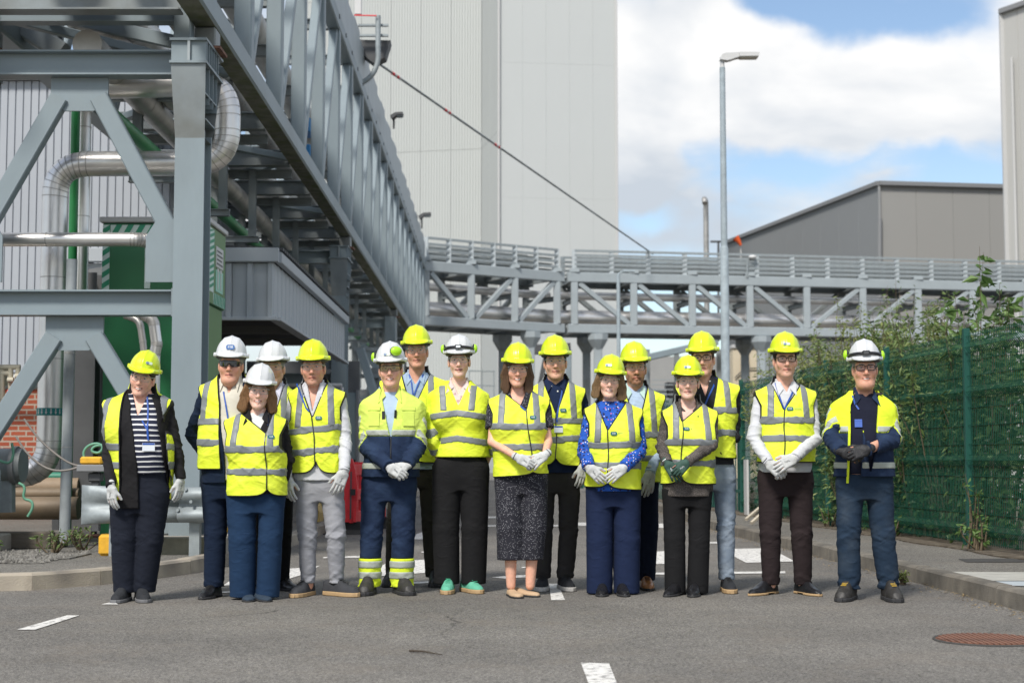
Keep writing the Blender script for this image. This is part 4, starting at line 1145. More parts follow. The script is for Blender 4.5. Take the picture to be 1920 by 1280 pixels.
# ---- crash barrier with fish-tail end, on posts
gb = empty('crash_barrier', (-3.2, 13.62, .11), 'galvanised corrugated crash barrier with fish-tail end behind the woman in stripes', 'crash barrier')
yb_ = 13.62
def wsec(s=1.0):
    return [(0.0, .155), (.02, .15), (.078, .115), (.082, .07), (.03, .03), (.0, .012), (.0, -.012), (.03, -.03), (.082, -.07), (.078, -.115), (.02, -.15), (0.0, -.155)]
def barrier_run(path, name='rail'):
    V, Fc = [], []
    zc_ = .56; m = 12
    for i, (p, k) in enumerate(path):
        dd = (path[min(i + 1, len(path) - 1)][0] - path[max(i - 1, 0)][0]).normalized(); nn = Vector((dd.y, -dd.x, 0))
        for (o, z) in wsec():
            V.append(p + nn * (o * k + .004) + Vector((0, 0, zc_ + z * (1 + (1 - k) * .12))))
    for i in range(len(path) - 1):
        for j in range(m - 1):
            Fc.append([i * m + j, i * m + j + 1, (i + 1) * m + j + 1, (i + 1) * m + j])
    me = mesh_py(name, V, Fc, M_GALV, True)
    bm = bmesh.new(); bm.from_mesh(me); bmesh.ops.solidify(bm, geom=bm.faces[:], thickness=.004); bm.to_mesh(me); bm.free()
    link(name, me, gb)
xs_ = Xat(155, yb_)
path = [(Vector((xs_, yb_, 0)), 0.05), (Vector((xs_ + .08, yb_, 0)), .25), (Vector((xs_ + .25, yb_, 0)), .65), (Vector((xs_ + .45, yb_, 0)), 1.0), (Vector((Xat(338, yb_), yb_, 0)), 1.0)]
barrier_run(path)
curve = arc_path([Vector((Xat(337, yb_), yb_ - .006, 0)), Vector((-2.52, yb_ - .006, 0)), Vector((-2.75, 20, 0))], .7, 8)
barrier_run([(p, 1.0) for p in curve])
for x in (Xat(365, yb_), Xat(215, yb_)):
    box('post', (x - .045, yb_ + .03, .10), (x + .045, yb_ + .12, .70), M_GALV, gb)
for (u, v) in ((332, 931), (358, 940), (333, 956), (348, 917)):
    p = P(u, v, yb_ - .09)
    tube('bolt', [p + Vector((0, .03, 0)), p + Vector((0, -.012, 0))], .014, M_GALV, gb, 8)
pk = empty('low_wall', (Xat(330, 13.9), 14.2, .11), 'low mossy concrete upstand beneath the crash barrier', 'wall')
box('upstand', (Xat(285, 13.98), 13.86, .10), (-2.62, 13.98, .265), mat('mossy_concrete', (.20, .19, .14), .9, var=.25, vscale=6, bump=.4, bscale=50), pk, .01)
for k, (u, v, lb) in enumerate(((207, 996, 'yellow painted concrete block beside the fish-tail barrier end'), (436, 1000, 'yellow painted concrete block behind the man in the navy suit'))):
    p = P(u, v, 13.75 if k == 0 else 15.0)
    o = box('yellow_block', p + Vector((-.085, -.09, -.10)), p + Vector((.085, .09, .09)), M_YEL, None, .025)
    o.location.z = .112 + .095
    tag(o, lb, 'block', 'yellow blocks')
names = ('first', 'second', 'third', 'fourth', 'fifth', 'sixth', 'seventh')
for k in range(7):
    y = 21.0 + k * 1.25; x = -2.70 - .012 * k
    V = [(-.10, 0, 0), (.10, 0, 0), (.10, 0, .12), (.07, 0, .21), (.03, 0, .25), (-.03, 0, .25), (-.07, 0, .21), (-.10, 0, .12)]
    o = poly('wheel_stop', [Vector((x + a_, y, .113 + c_)) for a_, _, c_ in V], .45, mat('cream_yellow', (.62, .44, .14), .7, var=.15, vscale=8), None, up=Vector((0, -1, 0)))
    tag(o, names[k] + ' of the rounded yellow blocks lining the left kerb, counted from the camera', 'block', 'rounded yellow kerb blocks')
# red plastic pedestrian barrier, seen end-on
rbp = Gd(652, 1002); rbp = Vector((rbp.x, rbp.y, 0))
rd = empty('plastic_barrier', (rbp.x, rbp.y, 0), 'red plastic pedestrian barrier on black feet seen end-on at the left kerb', 'barrier')
d_ = Vector((.13, 1, 0)).normalized(); n_ = Vector((d_.y, -d_.x, 0))
for z in (.22, .50, .82):
    beam('rail', rbp + n_ * .04 + Vector((0, 0, z)), rbp + n_ * .04 + d_ * 2.0 + Vector((0, 0, z)), .05, .14, M_RED, rd)
for k in range(9):
    q = rbp + n_ * .04 + d_ * (.06 + k * .235)
    beam('upright', q + Vector((0, 0, .16)), q + Vector((0, 0, .92)), .05, .06, M_RED, rd, up=(0, 1, 0))
poly('end_frame', [rbp + n_ * a_ + Vector((0, 0, b_)) for a_, b_ in ((-.085, .16), (.10, .16), (.125, .55), (.09, .82), (.05, .96), (-.03, .98), (-.085, .6))], .05, M_RED, rd, up=-d_)
poly('end_slot', [rbp - d_ * .053 + n_ * a_ + Vector((0, 0, b_)) for a_, b_ in ((.035, .2), (.055, .2), (.06, .8), (.04, .8))], .006, M_DARK, rd, up=-d_)
box('reflector', rbp + n_ * .07 - d_ * .062 + Vector((-.03, -.004, .5)), rbp + n_ * .07 - d_ * .062 + Vector((.04, .004, .58)), M_BLACK, rd)
for q in (rbp + d_ * .15, rbp + d_ * 1.85):
    poly('foot', [q + n_ * a_ + d_ * b_ + Vector((0, 0, .16)) for a_, b_ in ((-.12, -.09), (.22, -.09), (.22, .09), (-.12, .09))], .1, M_BLACK, rd)
    V = [q + n_ * a_ + d_ * b_ + Vector((0, 0, c_)) for a_, b_, c_ in ((-.36, -.12, 0.002), (.36, -.12, .002), (.36, .12, .002), (-.36, .12, .002), (-.12, -.08, .075), (.22, -.08, .075), (.22, .08, .075), (-.12, .08, .075))]
    link('foot_pad', mesh_py('foot_pad', V, [[0, 1, 5, 4], [1, 2, 6, 5], [2, 3, 7, 6], [3, 0, 4, 7], [4, 5, 6, 7], [3, 2, 1, 0]], M_BLACK), rd)
# ---- valve rack, rusty pipes, hoses at far left
M_BROWNP = mat('brown_pipe', (.21, .155, .10), .6, var=.2, vscale=4)
M_TAN = mat('tan_pipe', (.40, .29, .19), .6, var=.15, vscale=4)
for z, r, m, lb in ((Zat(912, 16.9), .10, M_TAN, 'upper tan pipe lying low along the yard at far left'), (Zat(925, 16.4), .06, M_BROWNP, 'middle brown pipe lying low at far left'), (Zat(952, 16.2), .12, M_BROWNP, 'lowest thick brown pipe lying near the ground at far left')):
    y = 16.9 if m is M_TAN else (16.4 if r == .06 else 16.2)
    pipe([Vector((-9, y, z)), Vector((Xat(150, y), y, z))], r, m, lb, group='low pipes in the yard')
pipe([Vector((-9, 17.5, Zat(893, 17.5))), Vector((Xat(170, 17.5), 17.5, Zat(893, 17.5)))], .05, mat('teal_pipe', (.03, .22, .14), .5), 'teal pipe behind the low brown pipes')
vr = empty('valve_rack', (Xat(12, 14.7), 14.7, .11), 'cream instrument valve rack with small taps at the left edge', 'valve rack')
M_CREAM = mat('cream_paint', (.52, .47, .36), .6, var=.1)
for (a_, b_) in (((-10, 688), (38, 688)), ((-10, 700), (20, 700)), ((20, 690), (20, 760)), ((34, 690), (34, 730)), ((4, 702), (4, 800)), ((-10, 745), (36, 752))):
    beam('valve_pipe', P(a_[0], a_[1], 14.7), P(b_[0], b_[1], 14.7), .05, .05, M_CREAM, vr, 'R')
for (u, v, m) in ((20, 735, M_RED), (26, 738, M_DARK), (36, 722, M_RED), (18, 758, M_DARK), (34, 705, M_CREAM), (20, 712, M_CREAM), (8, 770, M_DARK)):
    p = P(u, v, 14.66); tube('valve', [p + Vector((-.028, 0, 0)), p + Vector((.028, 0, 0))], .026, m, vr, 10)
box('gauge_box', P(0, 700, 14.75) + Vector((-.18, -.06, -.12)), P(0, 700, 14.75) + Vector((.06, .06, .06)), M_CREAM, vr, .015)
mtr = empty('flow_meter', P(10, 862, 15.0), 'grey drum-shaped meter with bolts at the left edge', 'meter')
tube('drum', [P(-40, 872, 15.0), P(44, 872, 15.0)], .165, M_STEELD, mtr, 24)
tube('flange', [P(24, 872, 15.0), P(34, 872, 15.0)], .185, M_TRIMG, mtr, 24)
for k in range(8):
    a_ = k * math.pi / 4; p = P(34, 872, 15.0) + Vector((.01, .15 * math.cos(a_), .15 * math.sin(a_)))
    tube('bolt', [p, p + Vector((.03, 0, 0))], .014, M_GALV, mtr, 6)
beam('stand', P(12, 960, 15.0), P(12, 890, 15.0), .14, .14, M_GALV, mtr)
M_HOSE = mat('green_hose', (.13, .33, .22), .5, var=.1)
for lb, pts in (('green hose looping over the grey meter', [(22, 830), (26, 850), (20, 868), (4, 866), (-8, 858)]), ('green hose coiled down by the drain pipe', [(35, 905), (48, 912), (42, 935), (60, 938), (62, 952), (52, 968)])):
    o = tube('hose', smooth_line([P(u, v, 14.55) for u, v in pts], 2), .013, M_HOSE, None, 8); tag(o, lb, 'hose')
for k, (lb, pts) in enumerate((('upper slack grey cable hanging to the instrument box', [(45, 785), (70, 820), (100, 848), (132, 870), (156, 874)]), ('lower slack grey cable hanging to the instrument box', [(30, 818), (50, 850), (84, 878), (118, 884), (156, 873)]))):
    o = tube('cable', smooth_line([P(u, v, 14.3) for u, v in pts], 2), .010, mat('grey_cable', (.22, .20, .18), .6), None, 8); tag(o, lb, 'cable')
ib = empty('instrument_box', P(178, 880, 14.25), 'grey instrument box with yellow lid on a short stand behind the woman in stripes', 'instrument')
box('lid', P(155, 866, 14.25) + Vector((0, -.1, -.02)), P(196, 866, 14.25) + Vector((0, .1, .05)), M_YEL, ib, .015)
box('case', P(150, 880, 14.25) + Vector((0, -.12, -.02)), P(205, 880, 14.25) + Vector((0, .12, .045)), M_TRIMG, ib, .008)
box('gland', P(168, 892, 14.25) + Vector((0, -.06, -.05)), P(192, 892, 14.25) + Vector((0, .06, .03)), M_DARK, ib, .01)
beam('stand', P(180, 995, 14.25), P(180, 900, 14.25), .07, .07, M_DARK, ib)
o = tube('hose', smooth_line([P(u, v, 14.22) for u, v in ((158, 860), (156, 846), (166, 834), (184, 830), (194, 838), (186, 850), (170, 846), (176, 836), (192, 834))], 2), .012, M_HOSE, None, 8); tag(o, 'small coil of pale green tube on the yellow lid', 'hose')
tb_ = empty('timber_sleeper', P(60, 975, 14.9), 'weathered timber sleeper lying below the low pipes', 'timber')
for k in range(2):
    box('sleeper', (-6.2, 14.75 + k * .22, .11), (Xat(100 + 12 * k, 14.8), 14.93 + k * .22, .27 - .03 * k), mat('old_timber', (.13, .11, .085), .9, var=.25, vscale=10, stretch=(.3, 3, 3)), tb_, .01)

# ================================================================== street lamps
M_POST = mat('lamp_post_galv', (.34, .40, .43), .6, metal=.0, var=.16, vscale=9, bump=.08, bscale=40)
YL = 31.0
lp = empty('street_lamp', (Xat(1362, YL), YL, 0), 'tall grey street lamp with flat LED head standing right of the middle', 'street lamp')
xl_ = Xat(1362, YL)
tube('base_shaft', [Vector((xl_, YL, 0)), Vector((xl_, YL, Zat(466, YL))), Vector((xl_, YL, Zat(462, YL)))], [.088, .084, .068], M_POST, lp, 18)
tube('shaft', [Vector((xl_, YL, Zat(464, YL))), Vector((xl_, YL, Zat(127, YL)))], [.066, .056], M_POST, lp, 18)
s = YL / F
top = Vector((xl_, YL, Zat(127, YL)))
tube('spigot', [top, top + Vector((-.004, 0, 20 * s))], .045, M_WHITEM, lp, 14)
hd = top + Vector((-5 * s, 0, 14 * s))
prof_ = [(0, 0), (4, 10), (12, 12.5), (36, 13.5), (36, 4.5), (28, 2.5), (22, 0), (14, -2), (4, -1)]
poly('lamp_arm', [hd + Vector((a_ * s, -.10, (b_) * s)) for a_, b_ in prof_], .2, M_WHITEM, lp, up=Vector((0, -1, 0)))
poly('lamp_head', [hd + Vector((a_ * s, -.14, b_ * s)) for a_, b_ in ((36.3, 13), (70, 13), (75, 12), (73, 5.5), (36.3, 5))], .28, M_WHITEM, lp, up=Vector((0, -1, 0)))
box('lens', hd + Vector((39 * s, -.12, 3.6 * s)), hd + Vector((71 * s, .12, 4.9 * s)), mat('lamp_lens', (.55, .52, .42), .3), lp)
l2 = empty('street_lamp', (Xat(1161, 52), 52, 0), 'slim distant street lamp in front of the cross bridge', 'street lamp')
tube('shaft', [Vector((Xat(1161, 52), 52, 0)), Vector((Xat(1161, 52), 52, Zat(514, 52)))], [.075, .06], M_POST, l2, 12)
tube('lamp_arm', [Vector((Xat(1161, 52), 52, Zat(514, 52))), P(1165, 510, 52), P(1180, 508, 52)], .03, M_POST, l2, 8)
poly('lamp_head', [P(1168, 505, 52) + Vector((0, -.12, 0)), P(1190, 507, 52) + Vector((0, -.12, 0)), P(1190, 510, 52) + Vector((0, -.12, 0)), P(1168, 510, 52) + Vector((0, -.12, 0))], .24, M_POST, l2, up=Vector((0, -1, 0)))

# ================================================================== green fence
M_FENCE = mat('fence_green', (.008, .066, .042), .75, spec=.2, var=.08, vscale=4)
M_FPOST = mat('fence_post_green', (.006, .075, .055), .55, var=.06, vscale=4)
fe = empty('mesh_fence', (fenceX(14.8), 14.8, .11), 'dark green welded mesh fence on square posts along the right pavement', 'fence')
fposts = [14.83 + 2.40 * k for k in range(-3, 5)]
FT = 2.16
def fence_panel(ya, yb):
    A = Vector((fenceX(ya), ya, 0)); B = Vector((fenceX(yb), yb, 0)); d = (B - A); L = d.length; d /= L
    nn = Vector((-d.y, d.x, 0))   # towards the road (−x)
    V, Fc = [], []
    def wire(pts, r):
        nonlocal V, Fc
        for p, q in zip(pts[:-1], pts[1:]):
            t = (q - p).normalized(); u = Vector((0, 0, 1)) if abs(t.z) < .8 else d
            e1 = t.cross(u).normalized() * r; e2 = t.cross(e1).normalized() * r
            b0 = len(V)
            for c in (p, q): V += [c + e1, c - e1 * .5 + e2 * .87, c - e1 * .5 - e2 * .87]
            Fc += [[b0 + i, b0 + (i + 1) % 3, b0 + 3 + (i + 1) % 3, b0 + 3 + i] for i in range(3)]
    folds = (.30, .95, 1.60, 2.02)
    def vpts(x):
        pts = [A + d * x + Vector((0, 0, .16))]
        for f in folds:
            for dz, o in ((-.05, 0), (0, .035), (.05, 0)):
                pts.append(A + d * x + nn * o + Vector((0, 0, f + dz)))
        pts.append(A + d * x + Vector((0, 0, FT)))
        return pts
    n = int(L / .042)
    for i in range(1, n): wire(vpts(L * i / n), .0037)
    for z in (.18, .45, .62, .80, 1.10, 1.28, 1.45, 1.75, 1.9, FT - .03): wire([A + nn * .006 + Vector((0, 0, z)), B + nn * .006 + Vector((0, 0, z))], .0032)
    for f in folds:
        for dz, o in ((-.05, .004), (.05, .004), (0, .04)): wire([A + nn * o + Vector((0, 0, f + dz)), B + nn * o + Vector((0, 0, f + dz))], .0032)
    me = mesh_py('mesh_panel', V, Fc, M_FENCE)
    link('mesh_panel', me, fe)
for k, y in enumerate(fposts):
    x = fenceX(y)
    box('fence_post', (x - .03, y - .03, .10), (x + .03, y + .03, FT + .05), M_FPOST, fe, .004)
    if k < len(fposts) - 1: fence_panel(y + .03, fposts[k + 1] - .03)
pf = empty('palisade_fence', (fenceX(26), 26, .11), 'green vertical-bar palisade fence farther along the right pavement', 'fence')
y = fposts[-1] + .3
k = 0
while y < 46:
    x = fenceX(y)
    poly('pale', [Vector((x, y + a_, b_)) for a_, b_ in ((-.035, .15), (.035, .15), (.035, 2.02), (.012, 2.14), (-.012, 2.14), (-.035, 2.02))], .012, M_FPOST, pf, up=Vector((-1, 0, 0)))
    if k % 14 == 0: box('post', (x + .02, y - .05, .1), (x + .12, y + .05, 2.05), M_FPOST, pf)
    y += .165; k += 1
for z in (.45, 1.75): beam('rail', (fenceX(fposts[-1] + .1) + .03, fposts[-1] + .1, z), (fenceX(46) + .03, 46, z), .05, .05, M_FPOST, pf)
M_STICK = mat('bleached_wood', (.52, .46, .36), .8, var=.1)
for k, (a_, b_) in enumerate((((1399, 976), (1423, 953)), ((1409, 983), (1440, 952)))):
    p = Gd(*a_, .12) + Vector((0, 0, .02)); q = P(b_[0], b_[1], p.y + .25); 
    o = beam('wooden_stake', p, q + (q - p) * .3, .04, .035, M_STICK, None); tag(o, ('left', 'right')[k] + ' of two pale wooden stakes leaning on the fence foot', 'stake', 'leaning stakes')
bk = P(1427, 860, 23.6)
wb = empty('white_board', (fenceX(23.6) - .12, 23.6, .11), 'narrow white board leaning on the fence behind the man in white shirt', 'board')
box('board', (fenceX(23.6) - .16, 23.3, .12), (fenceX(23.6) - .13, 23.6, .95), M_WHITEM, wb)
mk_ = empty('marker_peg', Gd(1809, 1021, .12), 'small white-topped green marker peg at the fence foot', 'marker peg')
pg = Gd(1809, 1022, .12); tube('peg', [pg, pg + Vector((0, 0, .11))], .017, M_FPOST, mk_, 10); tube('peg_cap', [pg + Vector((0, 0, .111)), pg + Vector((0, 0, .145))], .019, M_WHITEM, mk_, 10)

# ================================================================== shrubs behind the fence
def leaf_mat(name, c0, c1):
    m = bpy.data.materials.new(name); m.use_nodes = True
    nt = m.node_tree; n, l = nt.nodes, nt.links; b = n['Principled BSDF']
    b.inputs['Roughness'].default_value = .5; b.inputs['Specular IOR Level'].default_value = .4
    g = n.new('ShaderNodeNewGeometry'); r = n.new('ShaderNodeValToRGB')
    r.color_ramp.elements[0].color = c0 + (1,); r.color_ramp.elements[1].color = c1 + (1,)
    l.new(g.outputs['Random Per Island'], r.inputs['Fac']); l.new(r.outputs['Color'], b.inputs['Base Color'])
    tr = n.new('ShaderNodeBsdfTranslucent'); l.new(r.outputs['Color'], tr.inputs['Color'])
    mx = n.new('ShaderNodeMixShader'); mx.inputs['Fac'].default_value = .30
    l.new(b.outputs['BSDF'], mx.inputs[1]); l.new(tr.outputs['BSDF'], mx.inputs[2]); l.new(mx.outputs['Shader'], n['Material Output'].inputs['Surface'])
    return m
ML_MID = leaf_mat('leaf_mid', (.075, .125, .030), (.230, .310, .110))
ML_YEL = leaf_mat('leaf_yellowgreen', (.120, .165, .035), (.330, .365, .130))
ML_BIG = leaf_mat('leaf_broad', (.060, .130, .030), (.190, .300, .090))
ML_DARK = leaf_mat('leaf_dark', (.022, .055, .016), (.110, .175, .055))
M_STEM = mat('stem_bark', (.12, .09, .055), .85, var=.3, vscale=20)
rng = np.random.default_rng(11)
def leaves(points, dirs, length, width, material, name):
    """one folded leaf of four triangles at each point"""
    n = len(points)
    d = dirs / np.linalg.norm(dirs, axis=1, keepdims=True)
    rnd = rng.normal(size=(n, 3)); s = np.cross(d, rnd); s /= np.linalg.norm(s, axis=1, keepdims=True) + 1e-9
    nn = np.cross(d, s)
    L = (length * rng.uniform(.6, 1.25, (n, 1))); Wd = width * rng.uniform(.7, 1.2, (n, 1))
    p0 = points; p1 = points + d * L * .45 + s * Wd * .5 + nn * Wd * .22; p2 = points + d * L * .45 - s * Wd * .5 + nn * Wd * .22
    pm = points + d * L * .5; p3 = points + d * L - np.array([0, 0, 1]) * L * .18
    V = np.stack([p0, p1, p3, p2, pm], 1).reshape(-1, 3)
    b = np.arange(n)[:, None] * 5
    Q = np.concatenate([b + np.array([[0, 1, 4]]), b + np.array([[1, 2, 4]]), b + np.array([[2, 3, 4]]), b + np.array([[3, 0, 4]])])
    return mesh_np(name, V, Q, material, smooth=False)
def shrub(base, height, spread, nst, leaf_per, L, W, lm, label, lean=(0, 0), top_dense=1.0, droop=.1, name='shrub', grp='shrubs behind the green fence', low=.12):
    base = Vector(base)
    r = empty(name, base, label, 'shrub', grp)
    pts, dr = [], []
    V, Fc = [], []
    for k in range(nst):
        ang = rng.uniform(0, 6.28); rad = spread * math.sqrt(rng.uniform(0, 1))
        h = height * rng.uniform(.62, 1.0) * (1 - .25 * (rad / spread) ** 2)
        tip = base + Vector((math.cos(ang) * rad + lean[0], math.sin(ang) * rad * 1.2 + lean[1], h))
        b0 = base + Vector((math.cos(ang) * rad * .35, math.sin(ang) * rad * .45, 0))
        mid = b0.lerp(tip, .5) + Vector((rng.normal() * .08, rng.normal() * .08, .06))
        path = [b0 * (1 - t) ** 2 + mid * 2 * t * (1 - t) + tip * t * t for t in np.linspace(0, 1, 7)]
        rs = [.012 * (1 - t * .85) for t in np.linspace(0, 1, 7)]
        o0 = len(V)
        for i, p in enumerate(path):
            for a in range(4): V.append(p + Vector((math.cos(a * 1.57) * rs[i], math.sin(a * 1.57) * rs[i], 0)))
        for i in range(6):
            for a in range(4): Fc.append([o0 + i * 4 + a, o0 + i * 4 + (a + 1) % 4, o0 + (i + 1) * 4 + (a + 1) % 4, o0 + (i + 1) * 4 + a])
        for j in range(leaf_per):
            t = low + (1 - low) * rng.uniform(0, 1) ** (1 / top_dense)
            i = min(5, int(t * 6)); f = t * 6 - i
            p = path[i].lerp(path[i + 1], f)
            # side twig
            sd = Vector((rng.normal(), rng.normal(), rng.normal() * .5 + .2)).normalized()
            tl = abs(rng.normal()) * spread * .22 * (1.15 - t)
            q = p + sd * tl
            dd = (sd + Vector((rng.normal() * .5, rng.normal() * .5, rng.normal() * .4 - droop)))
            pts.append(q); dr.append(dd)
    link('stems', mesh_py('stems', V, Fc, M_STEM), r)
    link('foliage', leaves(np.array(pts), np.array(dr), L, W, lm, 'foliage'), r)
    return r
def behind(u, Y, extra=.5): return Vector((max(fenceX(Y) + extra, Xat(u, Y)), Y, .12))
specs = [
    # u, Y, extra, height, spread, stems, leaves/stem, L, W, mat, label
    (1845, 16.0, .55, 3.12, .40, 16, 40, .150, .062, ML_BIG, 'tall broad-leaved shrub rising above the fence at the right edge'),
    (1905, 13.2, .6, 2.6, .55, 26, 70, .10, .035, ML_DARK, 'dense dark shrub behind the nearest fence panel at the right edge'),
    (1780, 15.4, .45, 2.7, .6, 30, 80, .09, .028, ML_DARK, 'dense dark shrub between the two nearest fence posts'),
    (1766, 17.2, .6, 2.65, .75, 56, 100, .085, .022, ML_MID, 'bushy willow-leaved shrub above the fence right of the older man'),
    (1699, 18.4, .6, 2.72, .75, 56, 100, .085, .022, ML_MID, 'bushy willow-leaved shrub directly behind the white helmet'),
    (1650, 18.6, .5, 2.7, .7, 34, 80, .085, .03, ML_DARK, 'dark shrub filling the fence behind the older man'),
    (1625, 19.8, .55, 2.85, .75, 50, 90, .08, .024, ML_YEL, 'yellow-green shrub left of the older man'),
    (1560, 21.5, .5, 3.45, .6, 14, 60, .08, .026, ML_YEL, 'thin tall yellow-green sapling reaching up before the cross bridge'),
    (1500, 23.3, .5, 2.85, .9, 50, 80, .08, .026, ML_YEL, 'yellow-green bush at the far end of the mesh fence'),
    (1625, 17.0, .35, 1.8, .5, 26, 70, .09, .03, ML_DARK, 'low dark shrub pressed against the fence by the older man'),
    (1860, 12.2, .4, 1.9, .6, 30, 70, .10, .03, ML_DARK, 'dark leafy shrub at the extreme right, nearest the camera'),
    (1560, 19.0, .3, 1.5, .5, 26, 60, .09, .03, ML_MID, 'knee-high shrub behind the fence between the two men at right'),
    (1700, 22.5, 1.6, 3.6, .9, 30, 60, .09, .024, ML_MID, 'tall loose shrub set back behind the others'),
]
specs += [(u, Y, .45, h_, .8, 60, 64, .085, .026, (ML_MID, ML_YEL)[k % 2], lb) for k, (u, Y, h_, lb) in enumerate((
    (1800, 16.4, 2.62, 'light green crown of leaves spilling over the fence top beside the broad-leaved shrub'), (1735, 17.8, 2.70, 'pale crown of leaves above the fence right of the second post'),
    (1665, 19.0, 2.74, 'light green crown of leaves above the white helmet'), (1600, 20.6, 2.80, 'pale crown of leaves over the fence left of the older man'), (1540, 22.2, 2.75, 'light green crown of leaves beside the yellow helmet of the man in white')))]
for (u, Y, ex_, h_, sp, ns, lpst, L_, W_, m_, lb) in specs:
    shrub(behind(u, Y, ex_), h_, sp, ns, lpst, L_, W_, m_, lb, top_dense=1.5, low=.6 if 'crown' in lb else .12)
# two leafy shoots poking through the fence and low weeds
for k, (u, v, Y, h_, lb) in enumerate(((1818, 900, 14.6, .75, 'leafy shoot poking through the mesh by the nearest post'), (1835, 1000, 14.3, .42, 'small leafy shoot low at the nearest fence post'), (1535, 975, 19.3, .35, 'small weed at the fence foot between the two men'), (1668, 1000, 16.9, .28, 'pale round-leaved weed at the fence foot by the older man'))):
    shrub((fenceX(Y) - .09, Y, .12), h_, .16, 6, 12, .07, .03, ML_BIG, lb, name='weed', grp='weeds')
for k, (x, y, h_, lb) in enumerate(((-4.35, 12.75, .16, 'weed tuft in the gravel at lower left'), (-4.75, 12.9, .22, 'larger weed tuft at the left edge of the gravel'), (-4.1, 13.9, .26, 'leafy weed by the foot of the drain pipe'), (-3.95, 14.3, .30, 'tall weed between drain pipe and stanchion'), (-4.6, 13.5, .3, 'weed amid the gravel stones'))):
    shrub((x, y, .12), h_ * .85, .15, 9, 11, .05, .022, ML_MID, lb, name='weed', grp='weeds')
p = Gd(1697, 1096)
shrub((kr[0].x * 0 + p.x - .02, p.y, .005), .10, .08, 8, 8, .04, .018, ML_YEL, 'small weed in the gutter beside the right kerb', name='weed', grp='weeds')
# ivy and climbing leaves in the mesh: a thin continuous layer nobody could count
n = 9000
yy = rng.uniform(8.5, 24.2, n); zz = .15 + rng.beta(1.1, 1.25, n) * 1.95
xx = fenceX(yy) + rng.uniform(.06, .5, n)
iv = link('ivy', leaves(np.stack([xx, yy, zz], 1), rng.normal(size=(n, 3)) + np.array([-.5, 0, -.3]), .085, .05, ML_DARK, 'ivy'))
tag(iv, 'dark ivy and undergrowth filling the space behind the fence mesh', 'ivy', kind='stuff')
# ================================================================== people: implicit-surface modelling kit
F32 = np.float32
class Grid:
    def __init__(s, lo, hi, h):
        s.h = h; s.lo = np.array(lo, dtype=np.float64)
        n = np.maximum(4, np.ceil((np.array(hi) - s.lo) / h).astype(int) + 1)
        s.xs, s.ys, s.zs = [(s.lo[i] + np.arange(n[i]) * h).astype(F32) for i in range(3)]
        s.X = s.xs[:, None, None]; s.Y = s.ys[None, :, None]; s.Z = s.zs[None, None, :]
        s.shape = tuple(n)
def cap(g, a, b, ra, rb=None, sy=1.0):
    """tapered capsule; sy < 1 flattens it front to back"""
    rb = ra if rb is None else rb
    a = np.asarray(a, dtype=np.float64); b = np.asarray(b, dtype=np.float64); ba = b - a
    bb = float((ba * ba).sum()) + 1e-12
    ax, ay, az = (g.X - F32(a[0])), (g.Y - F32(a[1])) / F32(sy), (g.Z - F32(a[2]))
    ba_ = np.array([ba[0], ba[1] / sy, ba[2]]); bb = float((ba_ ** 2).sum()) + 1e-12
    t = (ax * F32(ba_[0] / bb) + ay * F32(ba_[1] / bb)) + az * F32(ba_[2] / bb)
    np.clip(t, 0, 1, out=t)
    d = (ax - t * F32(ba_[0])) ** 2
    d += (ay - t * F32(ba_[1])) ** 2
    d += (az - t * F32(ba_[2])) ** 2
    np.sqrt(d, out=d)
    t *= F32(rb - ra); d -= t; d -= F32(ra)
    return d
def ell(g, c, r):
    x, y, z = (g.X - F32(c[0])), (g.Y - F32(c[1])), (g.Z - F32(c[2]))
    k1 = np.sqrt((x / F32(r[0])) ** 2 + (y / F32(r[1])) ** 2 + (z / F32(r[2])) ** 2)
    k2 = np.sqrt((x / F32(r[0] ** 2)) ** 2 + (y / F32(r[1] ** 2)) ** 2 + (z / F32(r[2] ** 2)) ** 2) + F32(1e-6)
    return k1 * (k1 - 1) / k2
def sph(g, c, r):
    return np.sqrt((g.X - F32(c[0])) ** 2 + (g.Y - F32(c[1])) ** 2 + (g.Z - F32(c[2])) ** 2) - F32(r)
def rbox(g, c, hs, r):
    qx = np.abs(g.X - F32(c[0])) - F32(hs[0] - r); qy = np.abs(g.Y - F32(c[1])) - F32(hs[1] - r); qz = np.abs(g.Z - F32(c[2])) - F32(hs[2] - r)
    o = np.sqrt(np.maximum(qx, 0) ** 2 + np.maximum(qy, 0) ** 2 + np.maximum(qz, 0) ** 2)
    return o + np.minimum(np.maximum(qx, np.maximum(qy, qz)), 0) - F32(r)
def smin(a, b, k):
    h = np.maximum(F32(k) - np.abs(a - b), 0) / F32(k)
    return np.minimum(a, b) - h * h * F32(k * .25)
def smax(a, b, k): return -smin(-a, -b, k)
